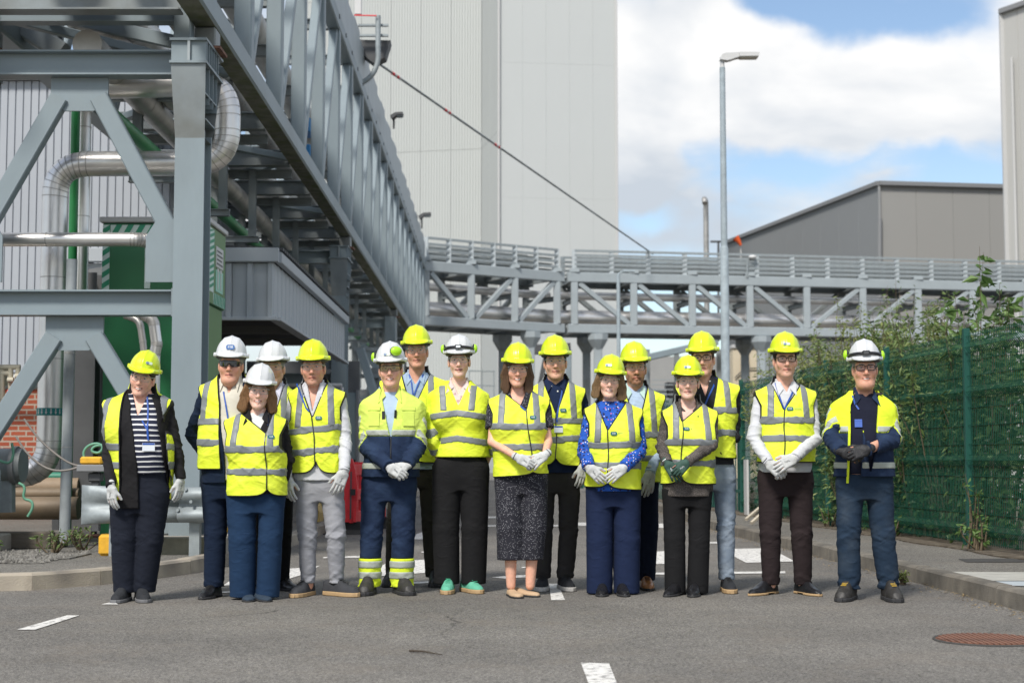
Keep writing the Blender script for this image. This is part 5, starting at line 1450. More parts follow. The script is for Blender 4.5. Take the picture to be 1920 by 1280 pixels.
def loft(g, tab, off=0.0, p=2.3):
    """stack of super-ellipses; tab rows (z, cx, cy, rx, ry) with z rising"""
    tab = np.array(tab, dtype=np.float64)
    o = np.argsort(tab[:, 0]); tab = tab[o]
    zz = g.zs.astype(np.float64)
    # smooth interpolation of the stations
    def f(c):
        v = np.interp(zz, tab[:, 0], tab[:, c])
        k = max(1, int(0.025 / g.h))
        pad = np.pad(v, k, mode='edge'); ker = np.ones(2 * k + 1) / (2 * k + 1)
        return np.convolve(pad, ker, mode='valid').astype(F32)[None, None, :]
    cx, cy, rx, ry = f(1), f(2), f(3) + F32(off), f(4) + F32(off)
    u = np.abs((g.X - cx) / rx); v = np.abs((g.Y - cy) / ry)
    k = (u ** F32(p) + v ** F32(p)) ** F32(1 / p) + F32(1e-5)
    gr = np.sqrt((u / rx) ** 2 + (v / ry) ** 2) + F32(1e-5)
    d = k * (k - 1) / gr
    d = np.maximum(d, np.maximum(g.Z - F32(tab[-1, 0]), F32(tab[0, 0]) - g.Z))
    return d.astype(F32)
def waves(g, seed, amp, freqs):
    """cloth folds: a few warped travelling waves"""
    r = np.random.default_rng(seed)
    out = np.zeros(g.shape, F32)
    for (fx, fy, fz) in freqs:
        s = r.uniform(.75, 1.3, 3) * np.array([fx, fy, fz]); ph = r.uniform(0, 6.28, 3)
        w = np.sin(g.X * F32(s[2] * .35) + g.Z * F32(s[0] * .5 + 5) + F32(ph[0])) * F32(1.3) + np.sin(g.Y * F32(s[2] * .4) + F32(ph[2]))
        q = np.sin(g.X * F32(s[0]) + g.Y * F32(s[1]) + g.Z * F32(s[2]) + w + F32(ph[1]))
        out += q * F32(.55) - ((1 - np.abs(q)) ** 3) * F32(1.3) + F32(.3)
    return out * F32(amp / len(freqs))
def tri(g, field, V):
    q = (V - g.lo) / g.h
    n = np.array(g.shape)
    i = np.clip(np.floor(q).astype(int), 0, n - 2); f = (q - i)
    out = 0
    for dx in (0, 1):
        for dy in (0, 1):
            for dz in (0, 1):
                w = (f[:, 0] if dx else 1 - f[:, 0]) * (f[:, 1] if dy else 1 - f[:, 1]) * (f[:, 2] if dz else 1 - f[:, 2])
                out = out + w * field[i[:, 0] + dx, i[:, 1] + dy, i[:, 2] + dz]
    return out
def nets(g, D):
    """naive surface nets -> (V, Q)"""
    D = np.broadcast_to(D, g.shape)
    D = D.copy(); D[0] = D[-1] = F32(1); D[:, 0] = D[:, -1] = F32(1); D[:, :, 0] = D[:, :, -1] = F32(1)
    S = D < 0
    c = S[:-1, :-1, :-1].astype(np.uint8)
    for sl in ((1, 0, 0), (0, 1, 0), (0, 0, 1), (1, 1, 0), (1, 0, 1), (0, 1, 1), (1, 1, 1)):
        c = c + S[sl[0]:S.shape[0] - 1 + sl[0], sl[1]:S.shape[1] - 1 + sl[1], sl[2]:S.shape[2] - 1 + sl[2]]
    act = (c > 0) & (c < 8)
    I, J, K = np.nonzero(act)
    n = len(I)
    if n == 0: return np.zeros((0, 3)), np.zeros((0, 4), int)
    idm = np.full(act.shape, -1, np.int32); idm[I, J, K] = np.arange(n, dtype=np.int32)
    corners = [(a, b, e) for a in (0, 1) for b in (0, 1) for e in (0, 1)]
    vals = {q: D[I + q[0], J + q[1], K + q[2]].astype(np.float64) for q in corners}
    P_ = np.zeros((n, 3)); cnt = np.zeros(n)
    for q in corners:
        for ax in range(3):
            if q[ax]: continue
            r = list(q); r[ax] = 1; r = tuple(r)
            a, b = vals[q], vals[r]
            m = (a < 0) != (b < 0)
            t = np.where(m, a / np.where(m, a - b, 1), 0)
            pt = np.array(q, float)[None] + 0 * t[:, None]
            pt[:, ax] += t
            P_ += np.where(m[:, None], pt, 0); cnt += m
    V = g.lo + (np.stack([I, J, K], 1) + P_ / cnt[:, None]) * g.h
    Q = []
    for ax in range(3):
        a1, a2 = (ax + 1) % 3, (ax + 2) % 3
        sl0 = [slice(None)] * 3; sl1 = [slice(None)] * 3
        sl0[ax] = slice(0, -1); sl1[ax] = slice(1, None)
        s0, s1 = S[tuple(sl0)], S[tuple(sl1)]
        E = np.argwhere(s0 != s1)
        if len(E) == 0: continue
        inside = s0[E[:, 0], E[:, 1], E[:, 2]]
        ok = (E[:, a1] > 0) & (E[:, a2] > 0) & (E[:, a1] < act.shape[a1]) & (E[:, a2] < act.shape[a2])
        E, inside = E[ok], inside[ok]
        def cell(d1, d2):
            e = E.copy(); e[:, a1] -= d1; e[:, a2] -= d2
            return idm[e[:, 0], e[:, 1], e[:, 2]]
        q = np.stack([cell(1, 1), cell(0, 1), cell(0, 0), cell(1, 0)], 1)
        q[~inside] = q[~inside][:, ::-1]
        Q.append(q)
    Q = np.concatenate(Q)
    return V, Q[(Q >= 0).all(1)]
def sdf_mesh(name, g, D, material):
    V, Q = nets(g, D)
    if len(Q) == 0: return None
    return mesh_np(name, V, Q, material)
def set_attr(me, name, vals):
    a = me.attributes.new(name, 'FLOAT', 'POINT'); a.data.foreach_set('value', np.ascontiguousarray(vals, dtype=np.float32))
def set_col(me, name, cols):
    a = me.attributes.new(name, 'FLOAT_COLOR', 'POINT')
    c = np.concatenate([cols, np.ones((len(cols), 1))], 1)
    a.data.foreach_set('color', np.ascontiguousarray(c, dtype=np.float32).ravel())

# ------------------------------------------------------------------ cloth and skin materials
def cloth(name, col, rough=.9, weave=420, bump=.15, var=.07, sheen=0, crease=.32, **kw):
    return mat(name, col, rough, var=var, vscale=14, bump=bump, bscale=weave, spec=.2, sheen=sheen, crease=crease, **kw)
def vest_material():
    m = bpy.data.materials.new('hi_vis_fabric'); m.use_nodes = True
    nt = m.node_tree; n, l = nt.nodes, nt.links; b = n['Principled BSDF']
    b.inputs['Roughness'].default_value = .62; b.inputs['Specular IOR Level'].default_value = .3
    a = n.new('ShaderNodeAttribute'); a.attribute_name = 'edge'
    r = n.new('ShaderNodeMapRange'); r.inputs['From Min'].default_value = .0075; r.inputs['From Max'].default_value = .0095
    l.new(a.outputs['Fac'], r.inputs['Value'])
    tc = n.new('ShaderNodeTexCoord'); t = n.new('ShaderNodeTexNoise'); t.inputs['Scale'].default_value = 9; t.inputs['Detail'].default_value = 5
    l.new(tc.outputs['Object'], t.inputs['Vector'])
    rr = n.new('ShaderNodeValToRGB'); rr.color_ramp.elements[0].position = .35; rr.color_ramp.elements[1].position = .68
    rr.color_ramp.elements[0].color = (.76, .88, .040, 1); rr.color_ramp.elements[1].color = (.84, .95, .075, 1)
    l.new(t.outputs['Fac'], rr.inputs['Fac'])
    mx = n.new('ShaderNodeMix'); mx.data_type = 'RGBA'; mx.inputs['A'].default_value = (.022, .022, .022, 1)
    l.new(r.outputs['Result'], mx.inputs['Factor']); l.new(rr.outputs['Color'], mx.inputs['B']); l.new(mx.outputs['Result'], b.inputs['Base Color'])
    t2 = n.new('ShaderNodeTexNoise'); t2.inputs['Scale'].default_value = 16; t2.inputs['Detail'].default_value = 4; t2.inputs['Distortion'].default_value = 1.2
    mp = n.new('ShaderNodeMapping'); mp.inputs['Scale'].default_value = (.7, .7, 1.5); l.new(tc.outputs['Object'], mp.inputs['Vector']); l.new(mp.outputs['Vector'], t2.inputs['Vector'])
    bp = n.new('ShaderNodeBump'); bp.inputs['Strength'].default_value = .45; bp.inputs['Distance'].default_value = .012
    l.new(t2.outputs['Fac'], bp.inputs['Height']); l.new(bp.outputs['Normal'], b.inputs['Normal'])
    return m
def skin_material():
    m = bpy.data.materials.new('skin'); m.use_nodes = True
    nt = m.node_tree; n, l = nt.nodes, nt.links; b = n['Principled BSDF']
    b.inputs['Roughness'].default_value = .48; b.inputs['Specular IOR Level'].default_value = .4
    b.inputs['Subsurface Weight'].default_value = .12; b.inputs['Subsurface Radius'].default_value = (.012, .005, .003); b.inputs['Subsurface Scale'].default_value = .6
    a = n.new('ShaderNodeAttribute'); a.attribute_name = 'tone'
    tc = n.new('ShaderNodeTexCoord'); t = n.new('ShaderNodeTexNoise'); t.inputs['Scale'].default_value = 55; t.inputs['Detail'].default_value = 4
    l.new(tc.outputs['Object'], t.inputs['Vector'])
    mr = n.new('ShaderNodeMapRange'); mr.inputs['From Min'].default_value = .3; mr.inputs['From Max'].default_value = .7; mr.inputs['To Min'].default_value = .92; mr.inputs['To Max'].default_value = 1.08
    l.new(t.outputs['Fac'], mr.inputs['Value'])
    mx = n.new('ShaderNodeMix'); mx.data_type = 'RGBA'; mx.blend_type = 'MULTIPLY'; mx.inputs['Factor'].default_value = 1
    cb = n.new('ShaderNodeCombineColor')
    for k in range(3): l.new(mr.outputs['Result'], cb.inputs[k])
    l.new(a.outputs['Color'], mx.inputs['A']); l.new(cb.outputs['Color'], mx.inputs['B']); l.new(mx.outputs['Result'], b.inputs['Base Color'])
    return m
def hair_material(name, c):
    return mat(name, c, .45, var=.45, vscale=60, bump=.6, bscale=120, spec=.4, stretch=(6, 6, .5))
def glass_material(name, tint, alpha, rough=.03):
    m = bpy.data.materials.new(name); m.use_nodes = True
    nt = m.node_tree; n, l = nt.nodes, nt.links
    b = n['Principled BSDF']; b.inputs['Base Color'].default_value = tint + (1,); b.inputs['Roughness'].default_value = rough; b.inputs['Specular IOR Level'].default_value = .8
    b.inputs['Alpha'].default_value = alpha
    MATS[name] = m
    return m
M_VEST = vest_material(); M_SKIN = skin_material()
M_TAPE = mat('reflective_tape', (.205, .222, .232), .5, var=.05, vscale=20, bump=.06, bscale=300, spec=.5)
M_TAPEL = mat('reflective_tape_pale', (.40, .43, .38), .5, var=.05, vscale=20)
M_CLEAR = glass_material('clear_lens', (.9, .93, .92), .08)
M_SUNGL = glass_material('dark_lens', (.012, .012, .014), .97)
M_AMBER = glass_material('yellowish_lens', (.30, .27, .12), .45)
M_FRAMEB = mat('black_frame', (.015, .015, .017), .35, var=0)
M_FRAMEC = mat('clear_frame', (.38, .40, .40), .25, var=0)
M_YELH = mat('yellow_shell', (.64, .77, .012), .28, var=.02, vscale=4, coat=.25)
M_WHITEH = mat('white_shell', (.62, .63, .635), .28, var=.03, vscale=5, coat=.25)
M_MUFF = mat('lime_plastic', (.42, .78, .02), .35, var=.03)
M_GLOVEW = mat('white_glove', (.56, .57, .56), .8, var=.10, vscale=30, bump=.35, bscale=260, col2=(.30, .31, .32), c2scale=22, c2lo=.58, c2hi=.78)
M_GLOVEG = mat('green_glove', (.035, .085, .065), .7, var=.15, vscale=30, bump=.3, bscale=240)
M_GLOVEB = mat('black_glove', (.016, .016, .018), .6, var=.25, vscale=30, bump=.4, bscale=120)
M_BADGEB = mat('badge_blue', (.010, .10, .32), .4, var=0); M_BADGET = mat('badge_teal', (.006, .125, .145), .4, var=0)
M_LANY = mat('lanyard_blue', (.012, .075, .36), .6, var=.05)
M_CARD = mat('white_card', (.74, .78, .82), .35, var=.02)
M_EYEW = mat('eye_white', (.60, .57, .55), .25, var=0); M_IRIS = mat('eye_iris', (.035, .035, .035), .2, var=0)
M_TEETH = mat('teeth', (.78, .75, .68), .3, var=0)
M_INK = mat('glove_print', (.05, .055, .06), .8, var=0)
M_WHITEP = mat('print_white', (.78, .80, .80), .5, var=0)
M_BUTTON = mat('button', (.70, .70, .68), .3, var=0)

# ------------------------------------------------------------------ shared prototypes
def hand_proto(curl, spread=.0, scale=1.0, shrink=0.0):
    """hand hanging along -Z, back of the hand towards -Y, thumb on +X; wrist at the origin"""
    g = Grid((-.062, -.05, -.215), (.10, .105, .07), .0034)
    s = F32
    D = rbox(g, (0, .004, -.052), (.041, .015, .046), .014)
    D = smin(D, cap(g, (0, .004, .028), (0, .004, -.01), .030, .030, .85), .02)
    D = smin(D, cap(g, (.02, .012, -.03), (.036, .016, -.055), .018, .014), .02)
    for k, (x, L, z0) in enumerate(((-.0315, .058, -.088), (-.0105, .075, -.096), (.0105, .081, -.098), (.0315, .073, -.092))):
        c = curl * (1.25 - .12 * k)
        p0 = np.array([x, .004, z0]); a = c * .75
        sp = spread * (k - 1.5) * .16
        d1 = np.array([math.sin(sp), math.sin(a), -math.cos(a)]); p1 = p0 + d1 * L * .46
        a2 = a + c * 1.0; d2 = np.array([math.sin(sp), math.sin(a2), -math.cos(a2)]); p2 = p1 + d2 * L * .32
        a3 = a2 + c * .7; d3 = np.array([0, math.sin(a3), -math.cos(a3)]); p3 = p2 + d3 * L * .24
        Fg = np.minimum(np.minimum(cap(g, p0, p1, .0102, .0097), cap(g, p1, p2, .0097, .009)), cap(g, p2, p3, .009, .0082))
        D = smin(D, Fg, .004)
    t0 = np.array([.034, .012, -.042]); t1 = t0 + np.array([.022, .010, -.028]); t2 = t1 + np.array([.006, .012 + curl * .01, -.030])
    D = smin(D, np.minimum(cap(g, t0, t1, .0135, .0115), cap(g, t1, t2, .0112, .0095)), .008)
    if shrink: D = D + F32(shrink)
    return nets(g, D)
HANDS = {k: hand_proto(*a) for k, a in {'relaxed': (.34, .35), 'curled': (.72, .1), 'flat': (.16, .5)}.items()}
def helmet_proto(vented=False, peak=.024):
    g = Grid((-.14, -.205, -.005), (.14, .175, .20), .0042)
    D = ell(g, (0, .008, .045), (.106, .133, .137))
    D = smax(D, -(g.Z - F32(.040)) + 0 * D, .006)
    # crown ridges
    R = np.maximum(ell(g, (0, .008, .047), (.017, .135, .1395)), -(g.Z - F32(.055)) + 0 * D)
    D = smin(D, R, .012)
    for sx in (-1, 1):
        R = np.maximum(ell(g, (sx * .048, .012, .043), (.010, .116, .1235)), -(g.Z - F32(.075)) + 0 * D)
        D = smin(D, R, .012)
    # rain gutter / rim: a flared band round the foot of the dome
    rim = np.maximum(ell(g, (0, .006, .042), (.117, .145, .05)), np.abs(g.Z - F32(.046)) - F32(.011) + 0 * D)
    D = smin(D, rim, .008)
    # peak: dips forward
    dz = (g.Z - F32(.042)) - (g.Y + F32(.12)) * F32(.28)
    pk = np.maximum(ell(g, (0, -.105, .045), (.090, .052 + peak, .06)), np.abs(dz) - F32(.0055) + 0 * D)
    D = smin(D, pk, .012)
    # slots at the sides for accessories
    for sx in (-1, 1):
        D = smin(D, rbox(g, (sx * .113, .012, .050), (.008, .026, .014), .005), .006)
    # hollow inside
    D = np.maximum(D, -ell(g, (0, .008, .036), (.099, .126, .128)))
    if vented:
        for sx in (-1, 1):
            for y in (-.045, .0, .045):
                D = np.maximum(D, -cap(g, (sx * .075, y - .012, .135), (sx * .12, y + .012, .12), .007))
    return nets(g, D)
HELM = helmet_proto()
HELMV = helmet_proto(True, .018)
HELM_MESH = {}
def helmet_mesh(kind, m):
    key = (kind, m.name)
    if key not in HELM_MESH: HELM_MESH[key] = mesh_np('shell', *(HELMV if kind == 'v' else HELM), m)
    return HELM_MESH[key]
def shoe_proto(kind):
    g = Grid((-.062, -.215, -.006), (.062, .10, .20), .0046)
    th = {'trainer': .030, 'chunky': .028, 'dress': .016, 'boot': .026, 'flat': .012, 'slip': .024}[kind]
    # plan outline: ball of the foot wider than heel; toe towards -Y
    w = np.interp(g.ys, [-.205, -.19, -.15, -.10, -.03, .03, .075, .09], [.012, .031, .045, .048, .038, .037, .033, .012]).astype(F32)[None, :, None]
    if kind == 'dress': w = np.interp(g.ys, [-.212, -.19, -.15, -.10, -.03, .03, .075, .09], [.008, .025, .040, .045, .037, .035, .031, .012]).astype(F32)[None, :, None]
    if kind == 'boot': w = w * F32(1.1)
    top = {'trainer': (.055, .070, .100, .105), 'chunky': (.06, .072, .100, .10), 'dress': (.042, .055, .085, .085), 'boot': (.066, .085, .13, .15), 'flat': (.034, .036, .036, .055), 'slip': (.055, .068, .10, .10)}[kind]
    hgt = np.interp(g.ys, [-.21, -.18, -.12, -.055, .07, .09], [.02, top[0], top[1], top[2], top[3], top[3] - .01]).astype(F32)[None, :, None]
    U = np.abs(g.X) / w; Vv = np.maximum(g.Z - F32(.01), 0) / np.maximum(hgt - F32(.01), F32(.01))
    k = (U ** F32(2.4) + Vv ** F32(2.6)) ** F32(1 / 2.5)
    up = (k - 1) * np.minimum(w, hgt) * F32(.7)
    up = np.maximum(up, F32(th - .003) - g.Z)
    leg = cap(g, (0, .035, .06), (0, .04, .19), .040, .044, 1.1)
    if kind in ('boot',): up = smin(up, np.maximum(leg, g.Z - F32(.17)), .02)
    if kind == 'flat':
        up = np.maximum(up, -np.maximum(cap(g, (0, -.10, .075), (0, .06, .085), .037, .034), -0.0 * up - 1))
    sole = (np.abs(g.X) - (w + F32(.004))) + 0 * up
    sole = np.maximum(sole, np.maximum(g.Z - F32(th), F32(0.0) - g.Z))
    sole = np.maximum(sole, np.maximum(F32(-.212) - g.Y, g.Y - F32(.093)))
    if kind == 'dress':
        sole = np.maximum(sole, -np.maximum(np.maximum(g.Z - F32(.009), F32(-.06) - g.Y), g.Y - F32(.02)) + 0 * sole)
    return nets(g, up), nets(g, sole)
SHOES = {k: shoe_proto(k) for k in ('trainer', 'chunky', 'dress', 'boot', 'flat', 'slip')}
SHOE_MESH = {}
TXT = {}
def lettering(s, size, m):
    k = (s, size, m.name)
    if k not in TXT: TXT[k] = text_mesh(s, size, m)
    return TXT[k]
def pill_mesh(w, h, m, n=6):
    key = ('pill', w, h, m.name)
    if key in TXT: return TXT[key]
    r = h / 2 * .8; pts = []
    for cx, cz, a0 in ((w / 2 - r, h / 2 - r, 0), (-w / 2 + r, h / 2 - r, 90), (-w / 2 + r, -h / 2 + r, 180), (w / 2 - r, -h / 2 + r, 270)):
        for k in range(n + 1):
            a = math.radians(a0 + 90 * k / n); pts.append((cx + r * math.cos(a), cz + r * math.sin(a)))
    N = len(pts); V = [(x, z, 0.0) for x, z in pts] + [(x, z, -.003) for x, z in pts]
    Fc = [list(range(N))] + [[i + N, (i + 1) % N + N, (i + 1) % N, i] for i in range(N)]
    TXT[key] = mesh_py('badge', V, Fc, m)
    return TXT[key]
# ================================================================== people
def interp1(zs, pts):
    pts = sorted(pts); return np.interp(zs, [p[0] for p in pts], [p[1] for p in pts]).astype(F32)
def strip_mesh(pts, w, m, name, thick=.003, nrm=(0, -1, 0)):
    """ribbon through 3-D points lying across the viewer's side of a body"""
    nrm = Vector(nrm); V = []; Fc = []
    n = len(pts)
    for i, p in enumerate(pts):
        t = (Vector(pts[min(i + 1, n - 1)]) - Vector(pts[max(i - 1, 0)])).normalized()
        sd = t.cross(nrm).normalized() * (w / 2); p = Vector(p)
        V += [p + sd, p - sd, p - sd - nrm * thick * -1, p + sd - nrm * thick * -1]
    for i in range(n - 1):
        for k in range(4): Fc.append([i * 4 + k, i * 4 + (k + 1) % 4, (i + 1) * 4 + (k + 1) % 4, (i + 1) * 4 + k])
    Fc += [[3, 2, 1, 0], [n * 4 - 4, n * 4 - 3, n * 4 - 2, n * 4 - 1]]
    me = mesh_py(name, V, Fc, m)
    bm = bmesh.new(); bm.from_mesh(me); bmesh.ops.recalc_face_normals(bm, faces=bm.faces); bm.to_mesh(me); bm.free()
    return me
HAND_MESH = {}
def glove_mesh(pose, mirror, m):
    key = (pose, mirror, m.name)
    if key not in HAND_MESH:
        V, Q = HANDS[pose]
        if mirror: V = V * np.array([-1, 1, 1]); Q = Q[:, ::-1]
        HAND_MESH[key] = mesh_np('glove', V, Q, m)
    return HAND_MESH[key]
def tone_mix(base, V, blobs):
    c = np.repeat(np.array(base)[None], len(V), 0)
    for (cen, rad, col, amt) in blobs:
        d = (((V - np.array(cen)) / np.array(rad)) ** 2).sum(1)
        w = np.clip(np.exp(-d * 1.6) * amt * 1.15, 0, amt)[:, None]
        c = c * (1 - w) + np.array(col) * w
    return c

def person(d):
    rnd = np.random.default_rng(d['seed'])
    u0, vf = d['root']
    Y = Gd(u0, vf).y + .19
    R = Vector((Xat(u0, Y), Y, 0)); MR = Matrix.Translation(R)
    s = Y / F
    def J(u, v, dy=0.0):
        p = P(u, v, Y + dy) - R; return np.array([p.x, p.y, p.z])
    root = empty('person', R, d['label'], 'person', None)
    def add(name, me, parent=root, M=Matrix.Identity(4)):
        if me is None: return None
        return link(name, me, parent, MR @ M)
    fem = d.get('fem', False)
    hs = d.get('hs', .97 if fem else 1.02)
    uh, vt = d['top']
    eye = J(uh, vt, -.02); eye[2] -= .194 * hs; eye[1] = -.03
    yaw, roll, pit = [math.radians(a) for a in d.get('head', (0, 0, 0))]
    Hm = Matrix.Translation(eye) @ Matrix.Rotation(yaw, 4, 'Z') @ Matrix.Rotation(roll, 4, 'Y') @ Matrix.Rotation(pit, 4, 'X') @ Matrix.Scale(hs, 4)
    Hi = Hm.inverted()
    # ---------------- torso stations
    ul, ur, vs = d['sh']
    pl, pr = J(ul, vs), J(ur, vs)
    zs = float(pl[2]); xs_ = (pl[0] + pr[0]) / 2; sw = (pr[0] - pl[0]) / 2
    nx = float(eye[0]) * .75 + xs_ * .25
    wl, wr, vw = d['waist']; a, b = J(wl, vw), J(wr, vw); zw = a[2]; xw = (a[0] + b[0]) / 2; ww = (b[0] - a[0]) / 2
    hl, hr, vh = d['hip']; a, b = J(hl, vh), J(hr, vh); zh = a[2]; xh = (a[0] + b[0]) / 2; hw = (b[0] - a[0]) / 2
    off = .026 if d.get('vest') else .012
    bulk = d.get('bulk', 1.0)
    cd = .118 * bulk; wd = d.get('wd', .115 * bulk); hd = d.get('hd', .125 * bulk)
    tab = [(zh - .16, xh, .01, max(.05, hw - off - .02), hd - .02), (zh, xh, .01, hw - off, hd), (zw, xw, -.002, ww - off, wd),
           (zs - .19, xs_ * .8 + xw * .2, 0, sw * .80, cd), (zs - .07, xs_, .008, sw * .84, cd * .86), (zs - .02, xs_, .012, sw * .82, .092),
           (zs + .022, (xs_ + nx) / 2, .015, sw * .56, .078), (zs + .055, nx, .016, .078, .070), (zs + .10, nx, .012, .060, .062)]
    ra = d.get('ra', .048 if fem else .053)
    arms = []
    for side, key in ((-1, 'armL'), (1, 'armR')):
        (eu, ev, ey), (wu, wv, wy) = d[key][0], d[key][1]
        shp = np.array([xs_ + side * (sw - ra - .004), .015, zs - ra - .004])
        arms.append((side, shp, J(eu, ev, ey), J(wu, wv, wy), d[key][2] if len(d[key]) > 2 else {}))
    hem_top = J(u0, d['top_hem'])[2]
    allx = [q[0] for A in arms for q in A[1:4]] + [xh - hw, xh + hw, xs_ - sw, xs_ + sw]
    allz = [q[2] for A in arms for q in A[1:4]] + [hem_top, J(u0, d['vest']['hem'])[2] if d.get('vest') else 9]
    ally = [q[1] for A in arms for q in A[1:4]]
    HU = .0072
    g = Grid((min(allx) - .10, min(-.21, min(ally) - .08), min(allz) - .07), (max(allx) + .10, max(.20, max(ally) + .08), zs + .13), HU)
    T = loft(g, tab)
    for (cu, cv, rr) in d.get('belly', []):
        c = J(cu, cv); T = smin(T, ell(g, (c[0], -.055 * bulk, c[2]), rr), .08)
    if fem:
        for sx in (-1, 1): T = smin(T, ell(g, (xs_ + sx * sw * .40, -cd * .80 + .01, zs - .185), (.068, .056, .068)), .06)
    fold = waves(g, d['seed'], .0085, [(9, 9, 24), (17, 5, 14), (24, 10, -12)])
    afold = waves(g, d['seed'] + 50, .0085, [(26, 18, 44), (14, 22, 60)])
    # ---------------- sleeves
    tp = d['toplook']
    Aall = None; split_arm = None
    slv = d.get('sleeve', 1.0)
    for (side, sp, ep, wp, hd_) in arms:
        dirf = (wp - ep) / np.linalg.norm(wp - ep)
        rw = d.get('rw', ra * .74)
        up = cap(g, sp, ep, ra, ra * .90)
        if slv >= 1:
            endp = wp + dirf * .0
            fo = cap(g, ep, endp, ra * .90, rw)
            fo = np.maximum(fo, ((g.X - F32(endp[0])) * F32(dirf[0]) + (g.Y - F32(endp[1])) * F32(dirf[1])) + (g.Z - F32(endp[2])) * F32(dirf[2]))
            Am = smin(up, fo, .010)
            sd_ = ((g.X - F32(ep[0])) * F32(dirf[0]) + (g.Y - F32(ep[1])) * F32(dirf[1])) + (g.Z - F32(ep[2])) * F32(dirf[2])
            cr = np.exp(-(sd_ / F32(.11)) ** 2)
            Am = Am + afold * (F32(.55) + cr * F32(.9))
            sl = F32(d.get('arm_split', .02)) - sd_       # >0 above the split
        else:
            e2 = sp + (ep - sp) * slv; du = (ep - sp) / np.linalg.norm(ep - sp)
            Am = np.maximum(cap(g, sp, e2, ra * 1.05, ra * 1.12), ((g.X - F32(e2[0])) * F32(du[0]) + (g.Y - F32(e2[1])) * F32(du[1])) + (g.Z - F32(e2[2])) * F32(du[2])) + afold * F32(.5)
            sl = None
        Aall = Am if Aall is None else np.minimum(Aall, Am)
        if sl is not None:
            split_arm = (Am, sl) if split_arm is None else (np.minimum(split_arm[0], Am), np.where(Am < split_arm[0], sl, split_arm[1]))
    toff = d.get('top_off', .010)
    Gt = T - F32(toff) + fold * F32(.7)
    if d.get('flare'):
        Gt = np.minimum(Gt, 1)
    TOP = smin(Gt, Aall, .010)
    # neck opening of the top
    front = g.Y < F32(.02)
    rn = np.sqrt((g.X - F32(nx)) ** 2 + (g.Y - F32(.012)) ** 2)
    zv = J(u0, d.get('neck_v', 0))[2] if d.get('neck_v') else zs + .01
    wn = d.get('neck_w', .055)
    def vcut(zv_, wn_, cxv, ztop):
        sl = wn_ / (ztop - zv_); c = (F32(sl) * (g.Z - F32(zv_)) - np.abs(g.X - F32(cxv))) / F32(math.sqrt(1 + sl * sl))
        return np.where(front, c, F32(-1))
    cutT = np.maximum(np.maximum(F32(hem_top) - g.Z + 0 * rn, F32(d.get('neck_r', .062)) - rn - np.maximum(F32(zs + .0) - g.Z, 0) * 3), vcut(zv, wn, nx + d.get('vx', 0), zs + .075))
    cutT = np.maximum(cutT, g.Z - F32(zs + d.get('collar_z', .075)))
    if d.get('open'):
        # open coat: a gap in front between two edges, given by rows (v, u_left, u_right)
        rows = [(J(0, v)[2], J(a_, v)[0], J(b_, v)[0]) for v, a_, b_ in d['open']]
        L_ = interp1(g.zs, [(r[0], r[1]) for r in rows])[None, None, :]; R_ = interp1(g.zs, [(r[0], r[2]) for r in rows])[None, None, :]
        og = np.where(g.Y < F32(-.01), np.minimum(g.X - L_, R_ - g.X), F32(-1))
        cutT = np.maximum(cutT, og)
    SH = np.maximum(TOP, cutT)
    outer = SH
    # inner shirt for open coats
    if d.get('inner'):
        IN = np.maximum(T - F32(.002) + fold * F32(.3), np.maximum(F32(J(0, d['inner'][1])[2]) - g.Z + 0 * T, vcut(J(0, d['inner'][2])[2], d['inner'][3], nx, zs + .075)))
        IN = np.maximum(IN, F32(.06) - rn - np.maximum(F32(zs) - g.Z, 0) * 3)
        IN = np.maximum(IN, g.Z - F32(zs + .05))
        add(d.get('inner_name', 'shirt'), sdf_mesh('shirt', g, IN, d['inner'][0]))
        outer = np.minimum(outer, IN)
    if 'split' in d:
        zsp = J(0, d['split'])[2]
        sf = np.where(split_arm[0] < Gt, split_arm[1], g.Z - F32(zsp) + 0 * Gt)
        add(d['top_name'] + '_upper', sdf_mesh('top', g, np.maximum(SH, -sf), tp))
        add(d['top_name'] + '_lower', sdf_mesh('top', g, np.maximum(SH, sf), d['tp2']))
        # reflective bands round chest and sleeves
        for nm_, bf in (('reflective_tape', np.abs(sf - F32(.026)) - F32(.020)),):
            add(nm_, sdf_mesh('tape', g, np.maximum(np.maximum(Gt - F32(.004), bf), np.maximum(cutT + F32(.002), F32(.006) - Aall)), M_TAPEL))
        arm_only = np.where(split_arm[0] < Gt, split_arm[1], F32(1))
        for sx in (-1, 1):
            for tq in (.026, .125):
                add('reflective_tape', sdf_mesh('tape', g, np.maximum(np.maximum(Aall - F32(.004), np.abs(arm_only - F32(tq)) - F32(.020)), F32(-sx) * (g.X - F32(xs_))), M_TAPEL))
        if d.get('hem_tape'):
            zt_ = J(0, d['hem_tape'])[2]
            add('reflective_tape', sdf_mesh('tape', g, np.maximum(np.maximum(Gt - F32(.004), np.abs(g.Z - F32(zt_)) - F32(.022)), np.maximum(cutT + F32(.002), -split_arm[0] - F32(.0))), M_TAPEL))
    else:
        me = sdf_mesh('top', g, SH, tp)
        if tp.name == M_VEST.name:
            V = np.empty(len(me.vertices) * 3, np.float32); me.vertices.foreach_get('co', V); set_attr(me, 'edge', np.full(len(me.vertices), .05))
        add(d['top_name'], me)
        for zt_v in d.get('top_tapes', []):
            zt_ = J(0, zt_v)[2]
            add('reflective_tape', sdf_mesh('tape', g, np.maximum(np.maximum(Gt - F32(.004), np.abs(g.Z - F32(zt_) - (np.abs(g.X - F32(xs_)) * F32(-.15))) - F32(.024)), np.maximum(cutT + F32(.002), -Aall + F32(.004))), M_TAPE))
